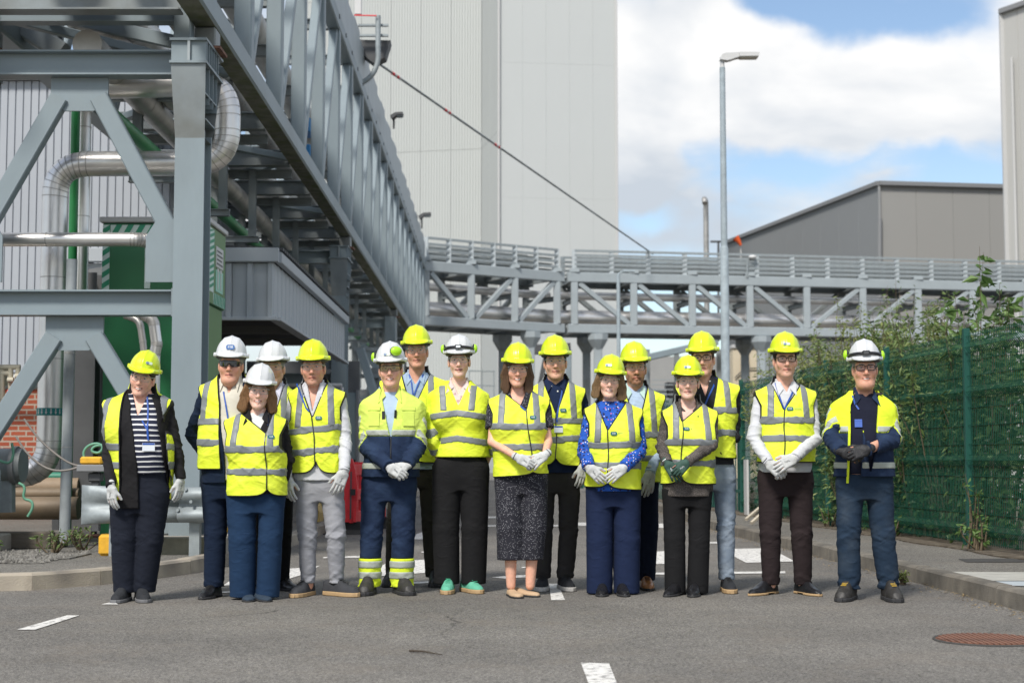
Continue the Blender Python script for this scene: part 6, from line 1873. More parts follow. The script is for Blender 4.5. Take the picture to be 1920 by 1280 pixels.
        for fr in d.get('arm_tapes', []):
            aa = np.where(split_arm[0] < Gt, split_arm[1], F32(1))
            for sx in (-1, 1): add('reflective_tape', sdf_mesh('tape', g, np.maximum(np.maximum(Aall - F32(.004), np.abs(aa - F32(fr)) - F32(.024)), F32(-sx) * (g.X - F32(xs_))), M_TAPE))
        if d.get('top_braces'):
            z1 = J(0, d['top_tapes'][0])[2]
            for sx in (-1, 1):
                add('reflective_tape', sdf_mesh('tape', g, np.maximum(np.maximum(TOP - F32(.004), np.abs(g.X - F32(xs_) - F32(sx) * (F32(.098) + (g.Z - F32(z1)) * F32(.09))) - F32(.024)), np.maximum(np.maximum(cutT + F32(.002), F32(z1 + .015) - g.Z), g.Z - F32(zs + .035))), M_TAPE))
    # ---------------- vest
    vs_ = d.get('vest')
    vestobj = None
    if vs_:
        base = T - F32(vs_.get('off', .026)) + fold
        for sx in (-1, 1):
            base = smin(base, cap(g, (nx + sx * .055, .014, zs + .012), (xs_ + sx * (sw - .03), .014, zs - .046), .052, .056, 1.1), .03)
        if vs_.get('hips', 1):
            # hem hangs straight from chest and belly
            zz0 = J(0, vs_['hem'])[2]
            hang = loft(g, [(zz0 - .03, xh, .0, max(hw - .004, ww - .01), max(hd, wd) + .026), (zw + .05, xw, -.002, ww - .004, wd + .026), (zw + .10, xw, 0, ww * .9, wd)])
            base = smin(base, hang + fold * F32(1.2), .03)
        ah = interp1(g.zs, [(zs + .06, sw * .96), (zs - .02, sw * .965), (zs - .10, sw * .83), (zs - .19, sw * .84), (zs - .235, sw * 1.02), (zs - .27, 1.0), (zs - 2, 1.0)])[None, None, :]
        c1 = np.abs(g.X - F32(xs_)) - ah + 0 * rn
        zvv = J(0, vs_['v'])[2]; cxv = J(vs_.get('vx', (ul + ur) / 2), vs_['v'])[0]
        # V between neck sides and meeting point
        tt = np.clip((g.Z - F32(zvv)) / F32(zs + .045 - zvv), 0, 2)
        cx_line = F32(cxv) + (F32(nx) - F32(cxv)) * tt
        wv = F32(vs_.get('w', .082)) * tt
        c2 = np.where(front & (g.Z > F32(zvv - .02)), (wv - np.abs(g.X - cx_line)) * F32(.93) - np.maximum(F32(zvv) - g.Z, 0), F32(-1))
        c3 = F32(.082) - rn - np.maximum(F32(zs - .01) - g.Z, 0) * 4
        zhem = J(0, vs_['hem'])[2]
        xm = J(vs_.get('zipx', (ul + ur) / 2), vs_['hem'])[0]
        notch = vs_.get('notch', .055)
        hemf = F32(zhem) + np.where(front, F32(notch) * np.exp(-np.abs(g.X - F32(xm)) / F32(.028)), 0) + F32(vs_.get('tilt', 0)) * (g.X - F32(xh))
        c4 = hemf - g.Z + 0 * rn
        cut = np.maximum(np.maximum(c1, c2), np.maximum(c3, c4))
        if vs_.get('open'):
            rows = [(J(0, v)[2], J(a_, v)[0], J(b_, v)[0]) for v, a_, b_ in vs_['open']]
            L_ = interp1(g.zs, [(r[0], r[1]) for r in rows])[None, None, :]; R_ = interp1(g.zs, [(r[0], r[2]) for r in rows])[None, None, :]
            cut = np.maximum(cut, np.where(g.Y < F32(.0), np.minimum(g.X - L_, R_ - g.X), F32(-1)))
        VS = np.maximum(base, cut)
        V, Q = nets(g, VS)
        me = mesh_np('vest', V, Q, M_VEST)
        set_attr(me, 'edge', -tri(g, cut.astype(np.float64), V))
        vestobj = add('vest', me)
        outer = np.minimum(outer, VS)
        z1, z2 = J(0, vs_['tape'][0])[2], J(0, vs_['tape'][1])[2]
        tb = base - F32(.0045)
        ct = cut + F32(.004)
        wob = fold * F32(1.5)
        for zt_ in (z1, z2):
            add('reflective_tape', sdf_mesh('tape', g, np.maximum(np.maximum(tb, np.abs(g.Z - F32(zt_) + wob - (g.X - F32(xm)) * F32(vs_.get('tapetilt', 0))) - F32(.0245)), ct), M_TAPE), vestobj)
        xv = vs_.get('brace', sw * .56)
        for sx in (-1, 1):
            add('reflective_tape', sdf_mesh('tape', g, np.maximum(np.maximum(tb, np.abs(g.X - F32(xs_) - F32(sx) * (F32(xv) - (g.Z - F32(z1)) * F32(.06))) - F32(.0235)), np.maximum(ct, F32(z1 + .01) - g.Z)), M_TAPE), vestobj)
    # ---------------- helpers on the finished outer surface
    outer = np.ascontiguousarray(np.broadcast_to(outer, g.shape))
    def fy(x, z, lift=.003):
        i = (x - g.lo[0]) / g.h; k = (z - g.lo[2]) / g.h
        i0 = int(np.clip(i, 0, g.shape[0] - 2)); k0 = int(np.clip(k, 0, g.shape[2] - 2)); f, h = i - i0, k - k0
        col = (outer[i0, :, k0] * (1 - f) + outer[i0 + 1, :, k0] * f) * (1 - h) + (outer[i0, :, k0 + 1] * (1 - f) + outer[i0 + 1, :, k0 + 1] * f) * h
        q = np.nonzero(col < 0)[0]
        if len(q) == 0: return -.10
        j = q[0]
        if j == 0: return float(g.ys[0])
        a_, b_ = col[j - 1], col[j]
        return float(g.ys[j - 1] + g.h * a_ / (a_ - b_)) - lift
    def on(u, v, lift=.003):
        p = J(u, v); return Vector((p[0], fy(p[0], p[2], lift), p[2]))
    def decal(name, me, u, v, parent, lift=.005, rot=0.0):
        p = on(u, v, lift); e = .012
        px_, pz_ = on(u, v, lift), None
        dx = fy(p.x + e, p.z, lift) - fy(p.x - e, p.z, lift); dz = fy(p.x, p.z + e, lift) - fy(p.x, p.z - e, lift)
        ex = Vector((2 * e, max(-.02, min(.02, dx)), 0)).normalized(); ez_ = Vector((0, max(-.02, min(.02, dz)), 2 * e)).normalized()
        n_ = ex.cross(ez_).normalized(); ez_ = n_.cross(ex) * -1 if n_.cross(ex).z < 0 else n_.cross(ex)
        M = Matrix((ex, ez_, ex.cross(ez_))).transposed().to_4x4(); M.translation = p
        return add(name, me, parent, M @ Matrix.Rotation(rot, 4, 'Z'))
    # zip and badge on the vest
    if vs_ and not vs_.get('open'):
        rr = []
        zipx = vs_.get('zip', None) or [(vs_.get('vx', (ul + ur) / 2), vs_['v']), (vs_.get('zipx', (ul + ur) / 2), vs_['hem'] - 14)]
        (ua, va), (ub, vb) = zipx[0], zipx[-1]
        for t in np.linspace(0, 1, 14):
            uu = np.interp(t, np.linspace(0, 1, len(zipx)), [q[0] for q in zipx]); vv = np.interp(t, np.linspace(0, 1, len(zipx)), [q[1] for q in zipx])
            rr.append(on(uu + 1.0 * math.sin(t * 7 + d['seed']), vv, .0045))
        add('zip', strip_mesh(rr, .007, M_FRAMEB, 'zip'), vestobj)
    if vs_ and vs_.get('badge'):
        bo = decal('badge', pill_mesh(.046, .026, M_BADGET), vs_['badge'][0], vs_['badge'][1], vestobj, .008)
        o = link('badge_lettering', lettering('ESB', .017, M_WHITEP), None); o.parent = bo; o.matrix_local = Matrix.Translation((0, 0, .0012))
        if vs_.get('badge_text'):
            for q in range(2):
                o = link('badge_line', box_mesh(.052, .0022, .0008, mat('print_faint', (.30, .42, .12), .6, var=0)), None); o.parent = bo; o.matrix_local = Matrix.Translation((.055, .004 - q * .006, -.001))
    # lanyard with card
    for ln in d.get('lanyard', []):
        add('lanyard', strip_mesh([on(u, v, .0045) for u, v in ln], .011, M_LANY, 'lanyard'))
    if d.get('card'):
        cu, cv, cw, ch, cm = d['card']
        co = decal('name_card', box_mesh(cw, ch, .002, cm or M_CARD), cu, cv, root, .010)
        o = link('card_header', box_mesh(cw * .96, ch * .22, .001, M_LANY), None); o.parent = co; o.matrix_local = Matrix.Translation((0, ch * .37, .0016))
    # collar flaps
    if d.get('collar'):
        cm = d['collar']
        cz = d.get('collar_up', 0.0)
        tip = d.get('collar_tip', (.062, -.030))
        for sx in (-1, 1):
            ptsc = [(nx + sx * .060, zs + .085 + cz), (nx + sx * .074, zs + .045 + cz), (nx + sx * tip[0], zs + tip[1] + cz), (nx + sx * (.012 + .3 * wn), zs + .018 + cz)]
            Vc = []
            for k, (x, z) in enumerate(ptsc):
                y = fy(x, z, .006) if k >= 1 else fy(nx + sx * .04, zs + .06, .0)
                if k == 0: y = .012 - .045
                if k == 1: y = min(y, -.02)
                Vc.append(Vector((x, y, z)))
            nrm = (Vc[1] - Vc[0]).cross(Vc[3] - Vc[0]).normalized()
            if nrm.y > 0: nrm = -nrm
            V2 = [p + nrm * .004 for p in Vc] + [p - nrm * .003 for p in Vc]
            me = mesh_py('collar_flap', V2, [[0, 1, 2, 3], [7, 6, 5, 4], [0, 4, 5, 1], [1, 5, 6, 2], [2, 6, 7, 3], [3, 7, 4, 0]], cm)
            bm = bmesh.new(); bm.from_mesh(me); bmesh.ops.recalc_face_normals(bm, faces=bm.faces); bmesh.ops.bevel(bm, geom=bm.edges[:], offset=.0015, segments=1, affect='EDGES'); bm.to_mesh(me); bm.free()
            add('collar_flap', me)
        # stand of the collar round the neck
        gc = Grid((nx - .11, -.10, zs + .0), (nx + .11, .12, zs + .14), .0055)
        st = loft(gc, [(zs, nx, .014, .088, .082), (zs + .05 + cz, nx, .014, .074, .072), (zs + .098 + cz, nx, .016, .066, .066)], 0, 2.0)
        rnn = np.sqrt((gc.X - F32(nx)) ** 2 + (gc.Y - F32(.014)) ** 2)
        st = np.maximum(st, F32(.056) - rnn)
        fr = F32(.9) * (gc.Z - F32(zs - .02)) - np.abs(gc.X - F32(nx)) * 1.0
        st = np.maximum(st, np.where(gc.Y < F32(-.01), fr + F32(.0), F32(-1)))
        add('collar_stand', sdf_mesh('collar_stand', gc, st, cm))
    for (u, v) in d.get('buttons', []):
        decal('button', pill_mesh(.011, .011, M_BUTTON), u, v, root, .004)
    for (u, v, w_, h_, m_) in d.get('patches', []):
        decal('patch', box_mesh(w_, h_, .003, m_), u, v, root, .003)
    for ln, w_, m_ in d.get('edging', []):
        add('edging', strip_mesh([on(u, v, .004) for u, v in ln], w_, m_, 'edging'))
    # ---------------- trousers
    ztop = J(0, d.get('wtop', d['top_hem'] - 18))[2]
    zhem = J(0, d['leg_hem'])[2]
    legs = []
    for key in ('legL', 'legR'):
        (hu, hv), (ku, kv, ky), (au, av, ay), (r0, r1, r2) = d[key]
        if r2 < .081: r0 *= .91; r1 *= .95      # trimmer cut for narrow trousers
        legs.append((J(hu, hv, 0), J(ku, kv, ky), J(au, av, ay), r0, r1, r2))
    lx = [q[0] for L in legs for q in L[:3]] + [xh - hw, xh + hw]
    ly = [q[1] for L in legs for q in L[:3]]
    gl = Grid((min(lx) - .13, min(-.20, min(ly) - .13), zhem - .03), (max(lx) + .13, max(.20, max(ly) + .13), max(ztop, zh) + .06), .0086)
    Pl = loft(gl, [(zh - .13, xh, .01, hw - .045, hd - .03), (zh - .04, xh, .01, hw - .022, hd - .008), (zh + .03, xh, .008, hw - .026, hd - .012), (ztop + .05, xw, 0, ww - .02, wd - .005)])
    wv1 = waves(gl, d['seed'] + 7, 1.0, [(16, 10, 26), (-22, 10, 20), (12, 16, 48)])
    amp = d.get('leg_fold', .0060)
    wv2 = waves(gl, d['seed'] + 31, 1.0, [(30, 20, 95), (-36, 24, 80)])
    Lg = None; Bl = None
    for (hp, kp, ap, r0, r1, r2) in legs:
        a_ = smin(cap(gl, hp, kp, r0, r1), cap(gl, kp, ap, r1, r2), .008)
        mk = np.exp(-((gl.Z - F32(kp[2])) / F32(.10)) ** 2) * F32(.9) + np.exp(-((gl.Z - F32(zhem)) / F32(.09)) ** 2) * F32(d.get('stack', 1.3)) + np.exp(-((gl.Z - F32(hp[2] - .06)) / F32(.09)) ** 2) * F32(.7) + F32(.35)
        a_ = a_ + (wv1 * mk + wv2 * (mk - F32(.3)) * F32(.6)) * F32(amp * .72)
        Lg = a_ if Lg is None else smin(Lg, a_, .010)
    TR = smin(Pl, Lg, .035)
    TR = np.maximum(TR, np.maximum(F32(zhem) - gl.Z, gl.Z - F32(ztop)) + 0 * TR)
    if 'leg_split' in d:
        zc_ = J(0, d['leg_split'])[2]
        add('trousers', sdf_mesh('trousers', gl, np.maximum(TR, F32(zc_) - gl.Z), d['legs']))
        LC = np.maximum(TR - F32(.006), gl.Z - F32(zc_))
        add('trouser_cuffs', sdf_mesh('cuffs', gl, LC, M_YCUFF))
        for vv in d['leg_bands']:
            z_ = J(0, vv)[2]
            add('reflective_tape', sdf_mesh('tape', gl, np.maximum(TR - F32(.011), np.abs(gl.Z - F32(z_)) - F32(.026)), M_TAPEL))
    else:
        add(d.get('legs_name', 'trousers'), sdf_mesh('trousers', gl, TR, d['legs']))
    # ---------------- shoes
    for (key, side) in (('shoeL', -1), ('shoeR', 1)):
        if key not in d: continue
        kind, (su, sv, sy), ang, mu, ms, sc_ = d[key]
        c = J(su, sv, sy)
        M = Matrix.Translation((c[0], c[1], -R.z * 0 + 0.001)) @ Matrix.Rotation(math.radians(ang), 4, 'Z') @ Matrix.Scale(sc_, 4)
        kk = (kind, mu.name, ms.name)
        if kk not in SHOE_MESH:
            SHOE_MESH[kk] = (mesh_np('upper', *SHOES[kind][0], mu), mesh_np('sole', *SHOES[kind][1], ms))
        so = add('shoe', SHOE_MESH[kk][0], root, M)
        o = link('sole', SHOE_MESH[kk][1], None); o.parent = so
        if d.get('laces') is not None and kind in ('trainer', 'chunky', 'boot', 'dress'):
            for q in range(4 if kind != 'dress' else 3):
                y_ = -.115 + q * .018; z_ = {'trainer': .083, 'chunky': .085, 'boot': .100, 'dress': .066}[kind] + q * .006
                o = link('lace', box_mesh(.036, .006, .004, d['laces'], .0015), None); o.parent = so; o.matrix_local = Matrix.Translation((0, y_, z_)) @ Matrix.Rotation(.25 * (-1) ** q, 4, 'Z')
    # ---------------- hands and gloves
    bodyV, bodyQ, bodyC = [], [], []
    nv = 0
    def body_add(V, Q, C):
        nonlocal nv
        bodyV.append(V); bodyQ.append(Q + nv); bodyC.append(C); nv += len(V)
    tone = np.array(d.get('tone', (.52, .30, .215))) * 1.38
    for (side, sp, ep, wp, hd_) in arms:
        if hd_.get('none'): continue
        df = Vector(wp - ep).normalized()
        dr = Vector(hd_.get('dir', df)).normalized()
        nb = Vector(hd_.get('back', (side * .35, -1, .1)))
        zax = -dr; yax = -(nb - dr * nb.dot(dr)).normalized(); xax = yax.cross(zax)
        th = Vector(hd_.get('thumb', (-side, -.2, 0)))
        mir = xax.dot(th) < 0
        M = Matrix((xax, yax, zax)).transposed().to_4x4()
        hsz = d.get('hand', .95 if fem else 1.03) * .94
        M = Matrix.Translation(Vector(wp) + dr * hd_.get('out', .0)) @ M @ Matrix.Scale(hsz, 4)
        pose = hd_.get('pose', 'relaxed')
        gm = d.get('glove', M_GLOVEW)
        go = add('glove', glove_mesh(pose, mir, gm), root, M)
        if gm is M_GLOVEW or gm is M_GLOVEG:
            ink = M_INK if gm is M_GLOVEW else M_WHITEP
            o = link('glove_lettering', lettering('HyFlex', .017, ink), None); o.parent = go
            o.matrix_local = Matrix.Translation((0, -.0135, -.055)) @ Matrix.Rotation(math.radians(90), 4, 'X') @ Matrix.Rotation(math.radians(75), 4, 'Z')
            cuffm = tube_mesh('cuff_band', [Vector((0, .004, .030)), Vector((0, .004, .036))], .0318, ink, 16)
            o = link('cuff_band', cuffm, None); o.parent = go; o.scale = (1, .84, 1)
        V, Q = HANDS[pose]
        V = (V - np.array([0, .004, -.06])) * .90 + np.array([0, .004, -.06])
        if mir: V = V * np.array([-1, 1, 1]); Q = Q[:, ::-1]
        Mn = np.array(M); V = V @ Mn[:3, :3].T + Mn[:3, 3]
        body_add(V[::1], Q, np.repeat(tone[None], len(V), 0))
    # ---------------- body under the clothes
    gb_ = Grid((min(allx + lx) - .09, min(-.22, min(ally + ly) - .1), .02), (max(allx + lx) + .09, .22, zs + .11), .0125)
    tb2 = [(z, cx, cy, max(.03, rx - .016), max(.03, ry - .016)) if z < zs + .02 else (z, cx, cy, rx * .8, ry * .8) for (z, cx, cy, rx, ry) in tab]
    tb2[0] = (zh - .03, xh, .01, hw - .06, hd - .05)
    B = loft(gb_, tb2)
    B = smin(B, np.maximum(loft(gb_, [(zh - .07, xh, .01, hw - .08, hd - .06), (zh, xh, .01, hw - .05, hd - .03), (zw, xw, 0, ww - .05, wd - .03)]), -1), .03)
    for (side, sp, ep, wp, hd_) in arms:
        B = smin(B, smin(cap(gb_, sp, ep, ra * .66, ra * .60), cap(gb_, ep, wp - (wp - ep) / np.linalg.norm(wp - ep) * .035, ra * .62, ra * .50), .008), .02)
    for (hp, kp, ap, r0, r1, r2) in legs:
        k_ = d.get('shin', .62)
        B = smin(B, smin(cap(gb_, hp, kp, r0 * .72, min(r1 * .75, .055)), cap(gb_, kp, (ap[0], ap[1], .07), min(r1 * .75, .055), d.get('ankle', .036)), .03), .03)
    V, Q = nets(gb_, B)
    body_add(V, Q, np.repeat(tone[None], len(V), 0))
    # ---------------- head
    neck = Hi @ Vector((nx, .014, zs + .01)); neck2 = Hi @ Vector((nx, .0, zs - .06))
    gh = Grid((-.105, -.145, min(-.20, neck2.z - .02)), (.105, .135, .135), .0038)
    jw = d.get('jaw', 1.0 if not fem else .93)
    Hd = ell(gh, (0, .015, .035), (.076, .096, .088))
    Hd = smin(Hd, ell(gh, (0, -.022, -.042), (.059 * jw, .068, .072)), .03)
    for sx in (-1, 1):
        Hd = smin(Hd, cap(gh, (sx * .050 * jw, .008, -.050), (sx * .020, -.058, -.098), .019, .015), .025)
        Hd = smin(Hd, ell(gh, (sx * .040, -.062, -.028), (.026, .024, .026)), .025)
        Hd = smin(Hd, ell(gh, (sx * .078, .014, -.012), (.010, .020, .032)), .008)
    Hd = smin(Hd, ell(gh, (0, -.072, -.098), (.024 * jw, .018, .018)), .02)
    Hd = smin(Hd, cap(gh, (-.034, -.080, .024), (.034, -.080, .024), .011), .02)
    for sx in (-1, 1): Hd = smax(Hd, -ell(gh, (sx * .031, -.104, .003), (.019, .018, .012)), .010)
    nz = d.get('nose', 1.0)
    Hd = smin(Hd, cap(gh, (0, -.088, .010), (0, -.088 - .024 * nz, -.034), .0075, .0125), .012)
    for sx in (-1, 1): Hd = smin(Hd, sph(gh, (sx * .0125, -.094, -.037), .0085), .006)
    sm = d.get('smile', .5)
    zm_ = -.067
    for (dz, r_, dy) in ((.0060, .0062, 0), (-.0085, .0072, .001)):
        c0, c1, c2_ = (-.024 - .004 * sm, -.076, zm_ + .007 * sm), (0, -.0885 + dy, zm_ + dz), (.024 + .004 * sm, -.076, zm_ + .007 * sm)
        Hd = smin(Hd, np.minimum(cap(gh, c0, c1, .003, r_), cap(gh, c1, c2_, r_, .003)), .007)
    # mouth line
    Hd = smax(Hd, -np.minimum(cap(gh, (-.024 - .004 * sm, -.088, zm_ + .007 * sm), (0, -.099, zm_ - .001), .003, .0045), cap(gh, (0, -.099, zm_ - .001), (.024 + .004 * sm, -.088, zm_ + .007 * sm), .0045, .003)), .004)
    nr = d.get('neckr', .047 if fem else .057)
    Hd = smin(Hd, smin(cap(gh, (0, .022, -.05), tuple(neck), nr, nr * 1.05), cap(gh, tuple(neck), tuple(neck2), nr * 1.05, nr * 1.2), .03), .025)
    if d.get('jowl'): Hd = smin(Hd, ell(gh, (0, -.03, -.105), (.05, .045, .03)), .04)
    V, Q = nets(gh, Hd)
    t = tone
    lip = np.array(d.get('lip', t * np.array([.92, .62, .62])))
    blobs = [((sx * .042, -.07, -.035), (.026, .03, .024), t * np.array([1.0, .74, .70]), .55) for sx in (-1, 1)]
    blobs += [((0, -.118, -.033), (.018, .02, .018), t * np.array([1.0, .76, .72]), .5)]
    blobs += [((sx * x_, -.085, zm_ - .0005 + 9 * sm * x_ * x_), (.011, .03, .0105 - .18 * x_), lip, .85) for sx in (-1, 1) for x_ in (.004, .013, .021)]
    blobs += [((sx * .031, -.09, .003), (.020, .03, .012), t * np.array([.70, .56, .52]), .55) for sx in (-1, 1)]
    hc = np.array(d.get('hairc', (.08, .05, .03)))
    br_ = np.array(d.get('browc', hc * .9))
    for sx in (-1, 1):
        blobs += [((sx * x_, -.085, .0205 + z_), (.010, .03, .0055), br_, .95) for x_, z_ in ((.016, -.001), (.024, .002), (.033, .003), (.041, .002), (.048, -.002))]
    bd = d.get('beard', 0)
    if bd:
        bc = np.array(d.get('beardc', hc))
        blobs += [((sx * x_, y_, z_), (.022, .03, .018), bc, bd) for sx in (-1, 1) for x_, y_, z_ in ((.056, -.01, -.045), (.052, -.03, -.070), (.036, -.055, -.09), (.014, -.075, -.102), (.028, -.08, -.078))]
        blobs += [((sx * .012, -.09, -.0505), (.017, .03, .0065), bc, bd * .95) for sx in (-1, 1)] + [((0, -.085, -.086), (.014, .03, .009), bc, bd)]
    C = tone_mix(t, V, blobs)
    # dark line between the lips
    zl = zm_ + .0065 * sm * np.clip(np.abs(V[:, 0]) / .024, 0, 1.2) ** 1.5 - .001
    wl_ = np.exp(-((V[:, 2] - zl) / .0034) ** 2) * (np.abs(V[:, 0]) < .025 + .004 * sm) * (V[:, 1] < -.06)
    C = C * (1 - .88 * wl_[:, None]) + np.array([.07, .015, .012]) * .88 * wl_[:, None]
    V = V.copy(); V[:, 2] = np.where(V[:, 2] < 0, V[:, 2] * 1.12, V[:, 2])
    Hn = np.array(Hm); Vw = V @ Hn[:3, :3].T + Hn[:3, 3]
    body_add(Vw, Q, C)
    me = mesh_np('body', np.concatenate(bodyV), np.concatenate(bodyQ), M_SKIN)
    set_col(me, 'tone', np.concatenate(bodyC))
    body = add('body', me)
    def hadd(name, me_, parent=root, M=Matrix.Identity(4)):
        return link(name, me_, parent, MR @ Hm @ M)
    # eyes
    for sx in (-1, 1):
        if 'eye' not in TXT:
            bm = bmesh.new(); bmesh.ops.create_uvsphere(bm, u_segments=14, v_segments=10, radius=.0118)
            m_ = bpy.data.meshes.new('eye'); bm.to_mesh(m_); bm.free(); m_.materials.append(M_EYEW); m_.materials.append(M_IRIS)
            m_.transform(Matrix.Rotation(math.radians(90), 4, 'X'))
            for p in m_.polygons:
                p.use_smooth = True; p.material_index = 1 if p.center.y < -.0088 else 0
            TXT['eye'] = m_
        hadd('eye', TXT['eye'], body, Matrix.Translation((sx * .031, -.0775, .002)) @ Matrix.Scale(.50, 4, (0, 0, 1)))
    if d.get('teeth'):
        pts_ = [Vector((x_, -.0922 + 13 * x_ * x_, zm_ - .0002 + 9 * sm * x_ * x_)) for x_ in np.linspace(-.017, .017, 9)]
        for q in pts_: q.z *= 1.12
        hadd('teeth', strip_mesh(pts_, .0042 + .0022 * d['teeth'], M_TEETH, 'teeth', .002), body)
    # ---------------- hair
    hk = d.get('hair', 'short')
    if hk != 'none':
        yl = {'short': [(.14, -.06), (.05, -.055), (.02, -.030), (-.01, -.012), (-.02, .03), (-.055, .055), (-.075, .07), (-.09, .3)],
              'tied': [(.14, -.075), (.045, -.072), (.025, -.050), (-.0, -.020), (-.03, .03), (-.07, .05), (-.09, .08), (-.10, .3)],
              'long': [(.14, -.075), (.045, -.072), (.025, -.058), (.0, -.040), (-.05, -.03), (-.30, -.03)]}[hk if hk in ('short', 'tied') else 'long']
        ghr = Grid((-.16, -.135, -.26 if hk not in ('short', 'tied') else -.11), (.16, .175, .13), .0050)
        Hr = ell(ghr, (0, .018, .032), (.083, .102, .094))
        if hk in ('short', 'tied'):
            Hr = smin(Hr, ell(ghr, (0, .045, -.035), (.068, .058, .05)), .03)
        else:
            bl = d.get('hairlen', .17)
            flare = d.get('hairflare', .0)
            Hr = smin(Hr, ell(ghr, (0, .055, -.07), (.088, .055, .13)), .04)
            for sx in (-1, 1):
                pts_ = [(sx * .076, -.012, .03), (sx * (.088 + flare * .4), -.012, -.05), (sx * (.088 + flare), -.018, -.05 - bl * .5), (sx * (.080 + flare), -.03, -bl)]
                for q0, q1, r0_, r1_ in zip(pts_[:-1], pts_[1:], (.026, .029, .027), (.029, .027, .016)):
                    Hr = smin(Hr, cap(ghr, q0, q1, r0_, r1_, 1.3), .02)
            ang = np.arctan2(ghr.X, ghr.Y + F32(.02))
            st_ = np.sin(ang * F32(46) + ghr.Z * F32(10)) * F32(.0022) + np.sin(ang * F32(19) + ghr.Z * F32(26 if d.get('curly') else 6)) * F32(.0035 if not d.get('curly') else .008)
            Hr = Hr + st_
            if d.get('fringe'):
                Fr = smin(cap(ghr, (-.058, -.062, .04), (0, -.094, .036), .017, .016), cap(ghr, (0, -.094, .036), (.058, -.062, .04), .016, .017), .01)
                Fr = np.maximum(Fr, F32(.012) - ghr.Z + np.sin(ghr.X * F32(260)) * F32(.006))
        cut_ = interp1(ghr.zs, yl)[None, None, :] - ghr.Y
        Hr = np.maximum(Hr, cut_ + 0 * Hr)
        if hk not in ('short', 'tied') and d.get('fringe'): Hr = np.minimum(Hr, Fr)
        # leave the face and ears free
        Hr = np.maximum(Hr, -ell(ghr, (0, -.075, -.035), (.064, .075, .085)))
        if hk == 'short':
            for sx in (-1, 1): Hr = np.maximum(Hr, -ell(ghr, (sx * .085, .010, -.014), (.018, .020, .030)))
        hm = d['hairmat']
        hadd('hair', sdf_mesh('hair', ghr, Hr, hm))
    # ---------------- eyewear
    gk = d.get('glasses', 'clear')
    if gk != 'none':
        if gk in ('clear', 'sun', 'amber'):
            lm = {'clear': M_CLEAR, 'sun': M_SUNGL, 'amber': M_AMBER}[gk]; fm = {'clear': M_FRAMEC, 'sun': M_FRAMEB, 'amber': M_FRAMEB}[gk]
            key = ('lens', gk)
            if key not in TXT:
                V, Fc = [], []; N = 29
                for i in range(N):
                    a_ = math.radians(-68 + 136 * i / (N - 1)); x_ = .074 * math.sin(a_); y_ = -.030 - .081 * math.cos(a_)
                    zt_ = .0205 - .004 * (abs(a_) / 1.2) ** 2; zb_ = -.0215 + .022 * math.exp(-(x_ / .011) ** 2) + .012 * (abs(a_) / 1.2) ** 3
                    V += [(x_, y_, zb_), (x_, y_ - .0015, (zt_ + zb_) / 2), (x_, y_, zt_)]
                for i in range(N - 1):
                    for k in range(2): Fc.append([i * 3 + k, (i + 1) * 3 + k, (i + 1) * 3 + k + 1, i * 3 + k + 1])
                me = mesh_py('lens', V, Fc, lm, True)
                top_ = [Vector(V[i * 3 + 2]) for i in range(N)]; bot_ = [Vector(V[i * 3]) for i in range(N)]
                tm = tube_mesh('frame', top_, .0026 if gk != 'clear' else .0021, fm, 6); bmx = tube_mesh('frame', bot_, .0012, fm, 5)
                tl = [tube_mesh('temple', [Vector((sx * .0685, -.058, .013)), Vector((sx * .079, -.02, .012)), Vector((sx * .083, .03, .006))], .0032, fm, 6) for sx in (-1, 1)]
                TXT[key] = (me, tm, bmx, tl)
            me, tm, bmx, tl = TXT[key]
            gl_ = hadd('safety_glasses', me)
            for nm_, q in (('frame', tm), ('frame', bmx), ('temple', tl[0]), ('temple', tl[1])):
                o = link(nm_, q, None); o.parent = gl_
        else:
            fm = M_FRAMEB
            if 'spec' not in TXT:
                parts = []
                for sx in (-1, 1):
                    rim = []
                    for k in range(21):
                        a_ = 2 * math.pi * k / 20
                        ca, sa = math.cos(a_), math.sin(a_)
                        x_ = math.copysign(abs(ca) ** .5, ca) * .0265; z_ = math.copysign(abs(sa) ** .55, sa) * .0175
                        xx = sx * .0335 + x_; rim.append(Vector((xx, -.103 + 6.0 * xx * xx, -.001 + z_)))
                    parts.append(('rim', tube_mesh('rim', rim, .0024, fm, 6)))
                    parts.append(('lens', mesh_py('lens', rim[:-1], [list(range(20))], M_CLEAR)))
                    parts.append(('temple', tube_mesh('temple', [Vector((sx * .060, -.082, .010)), Vector((sx * .077, -.04, .010)), Vector((sx * .083, .03, .006))], .0028, fm, 6)))
                TXT['spec'] = (parts, tube_mesh('bridge', [Vector((-.008, -.1025, .006)), Vector((0, -.104, .009)), Vector((.008, -.1025, .006))], .0024, fm, 6))
            parts, bridge = TXT['spec']
            gl_ = hadd('glasses', bridge)
            for nm_, q in parts: o = link(nm_, q, None); o.parent = gl_
    # ---------------- helmet
    hk_, hmat = d['helmet']
    hp_ = d.get('hpit', 0)
    Mh = Matrix.Translation((0, .002, .016)) @ Matrix.Rotation(math.radians(hp_), 4, 'X') @ Matrix.Rotation(math.radians(d.get('htilt', 0)), 4, 'Y')
    ho = hadd('helmet', helmet_mesh(hk_, hmat), root, Mh)
    def hpart(name, me_, M=Matrix.Identity(4)):
        o = link(name, me_, None); o.parent = ho; o.matrix_local = M; return o
    # harness band seen under the rim
    if 'harness' not in TXT:
        TXT['harness'] = tube_mesh('harness', [Vector((.094 * math.cos(a_), .010 + .118 * math.sin(a_), .030)) for a_ in np.linspace(0, 2 * math.pi, 33)], .009, mat('harness_plastic', (.05, .05, .05), .6), 6, False)
    hpart('harness', TXT['harness'])
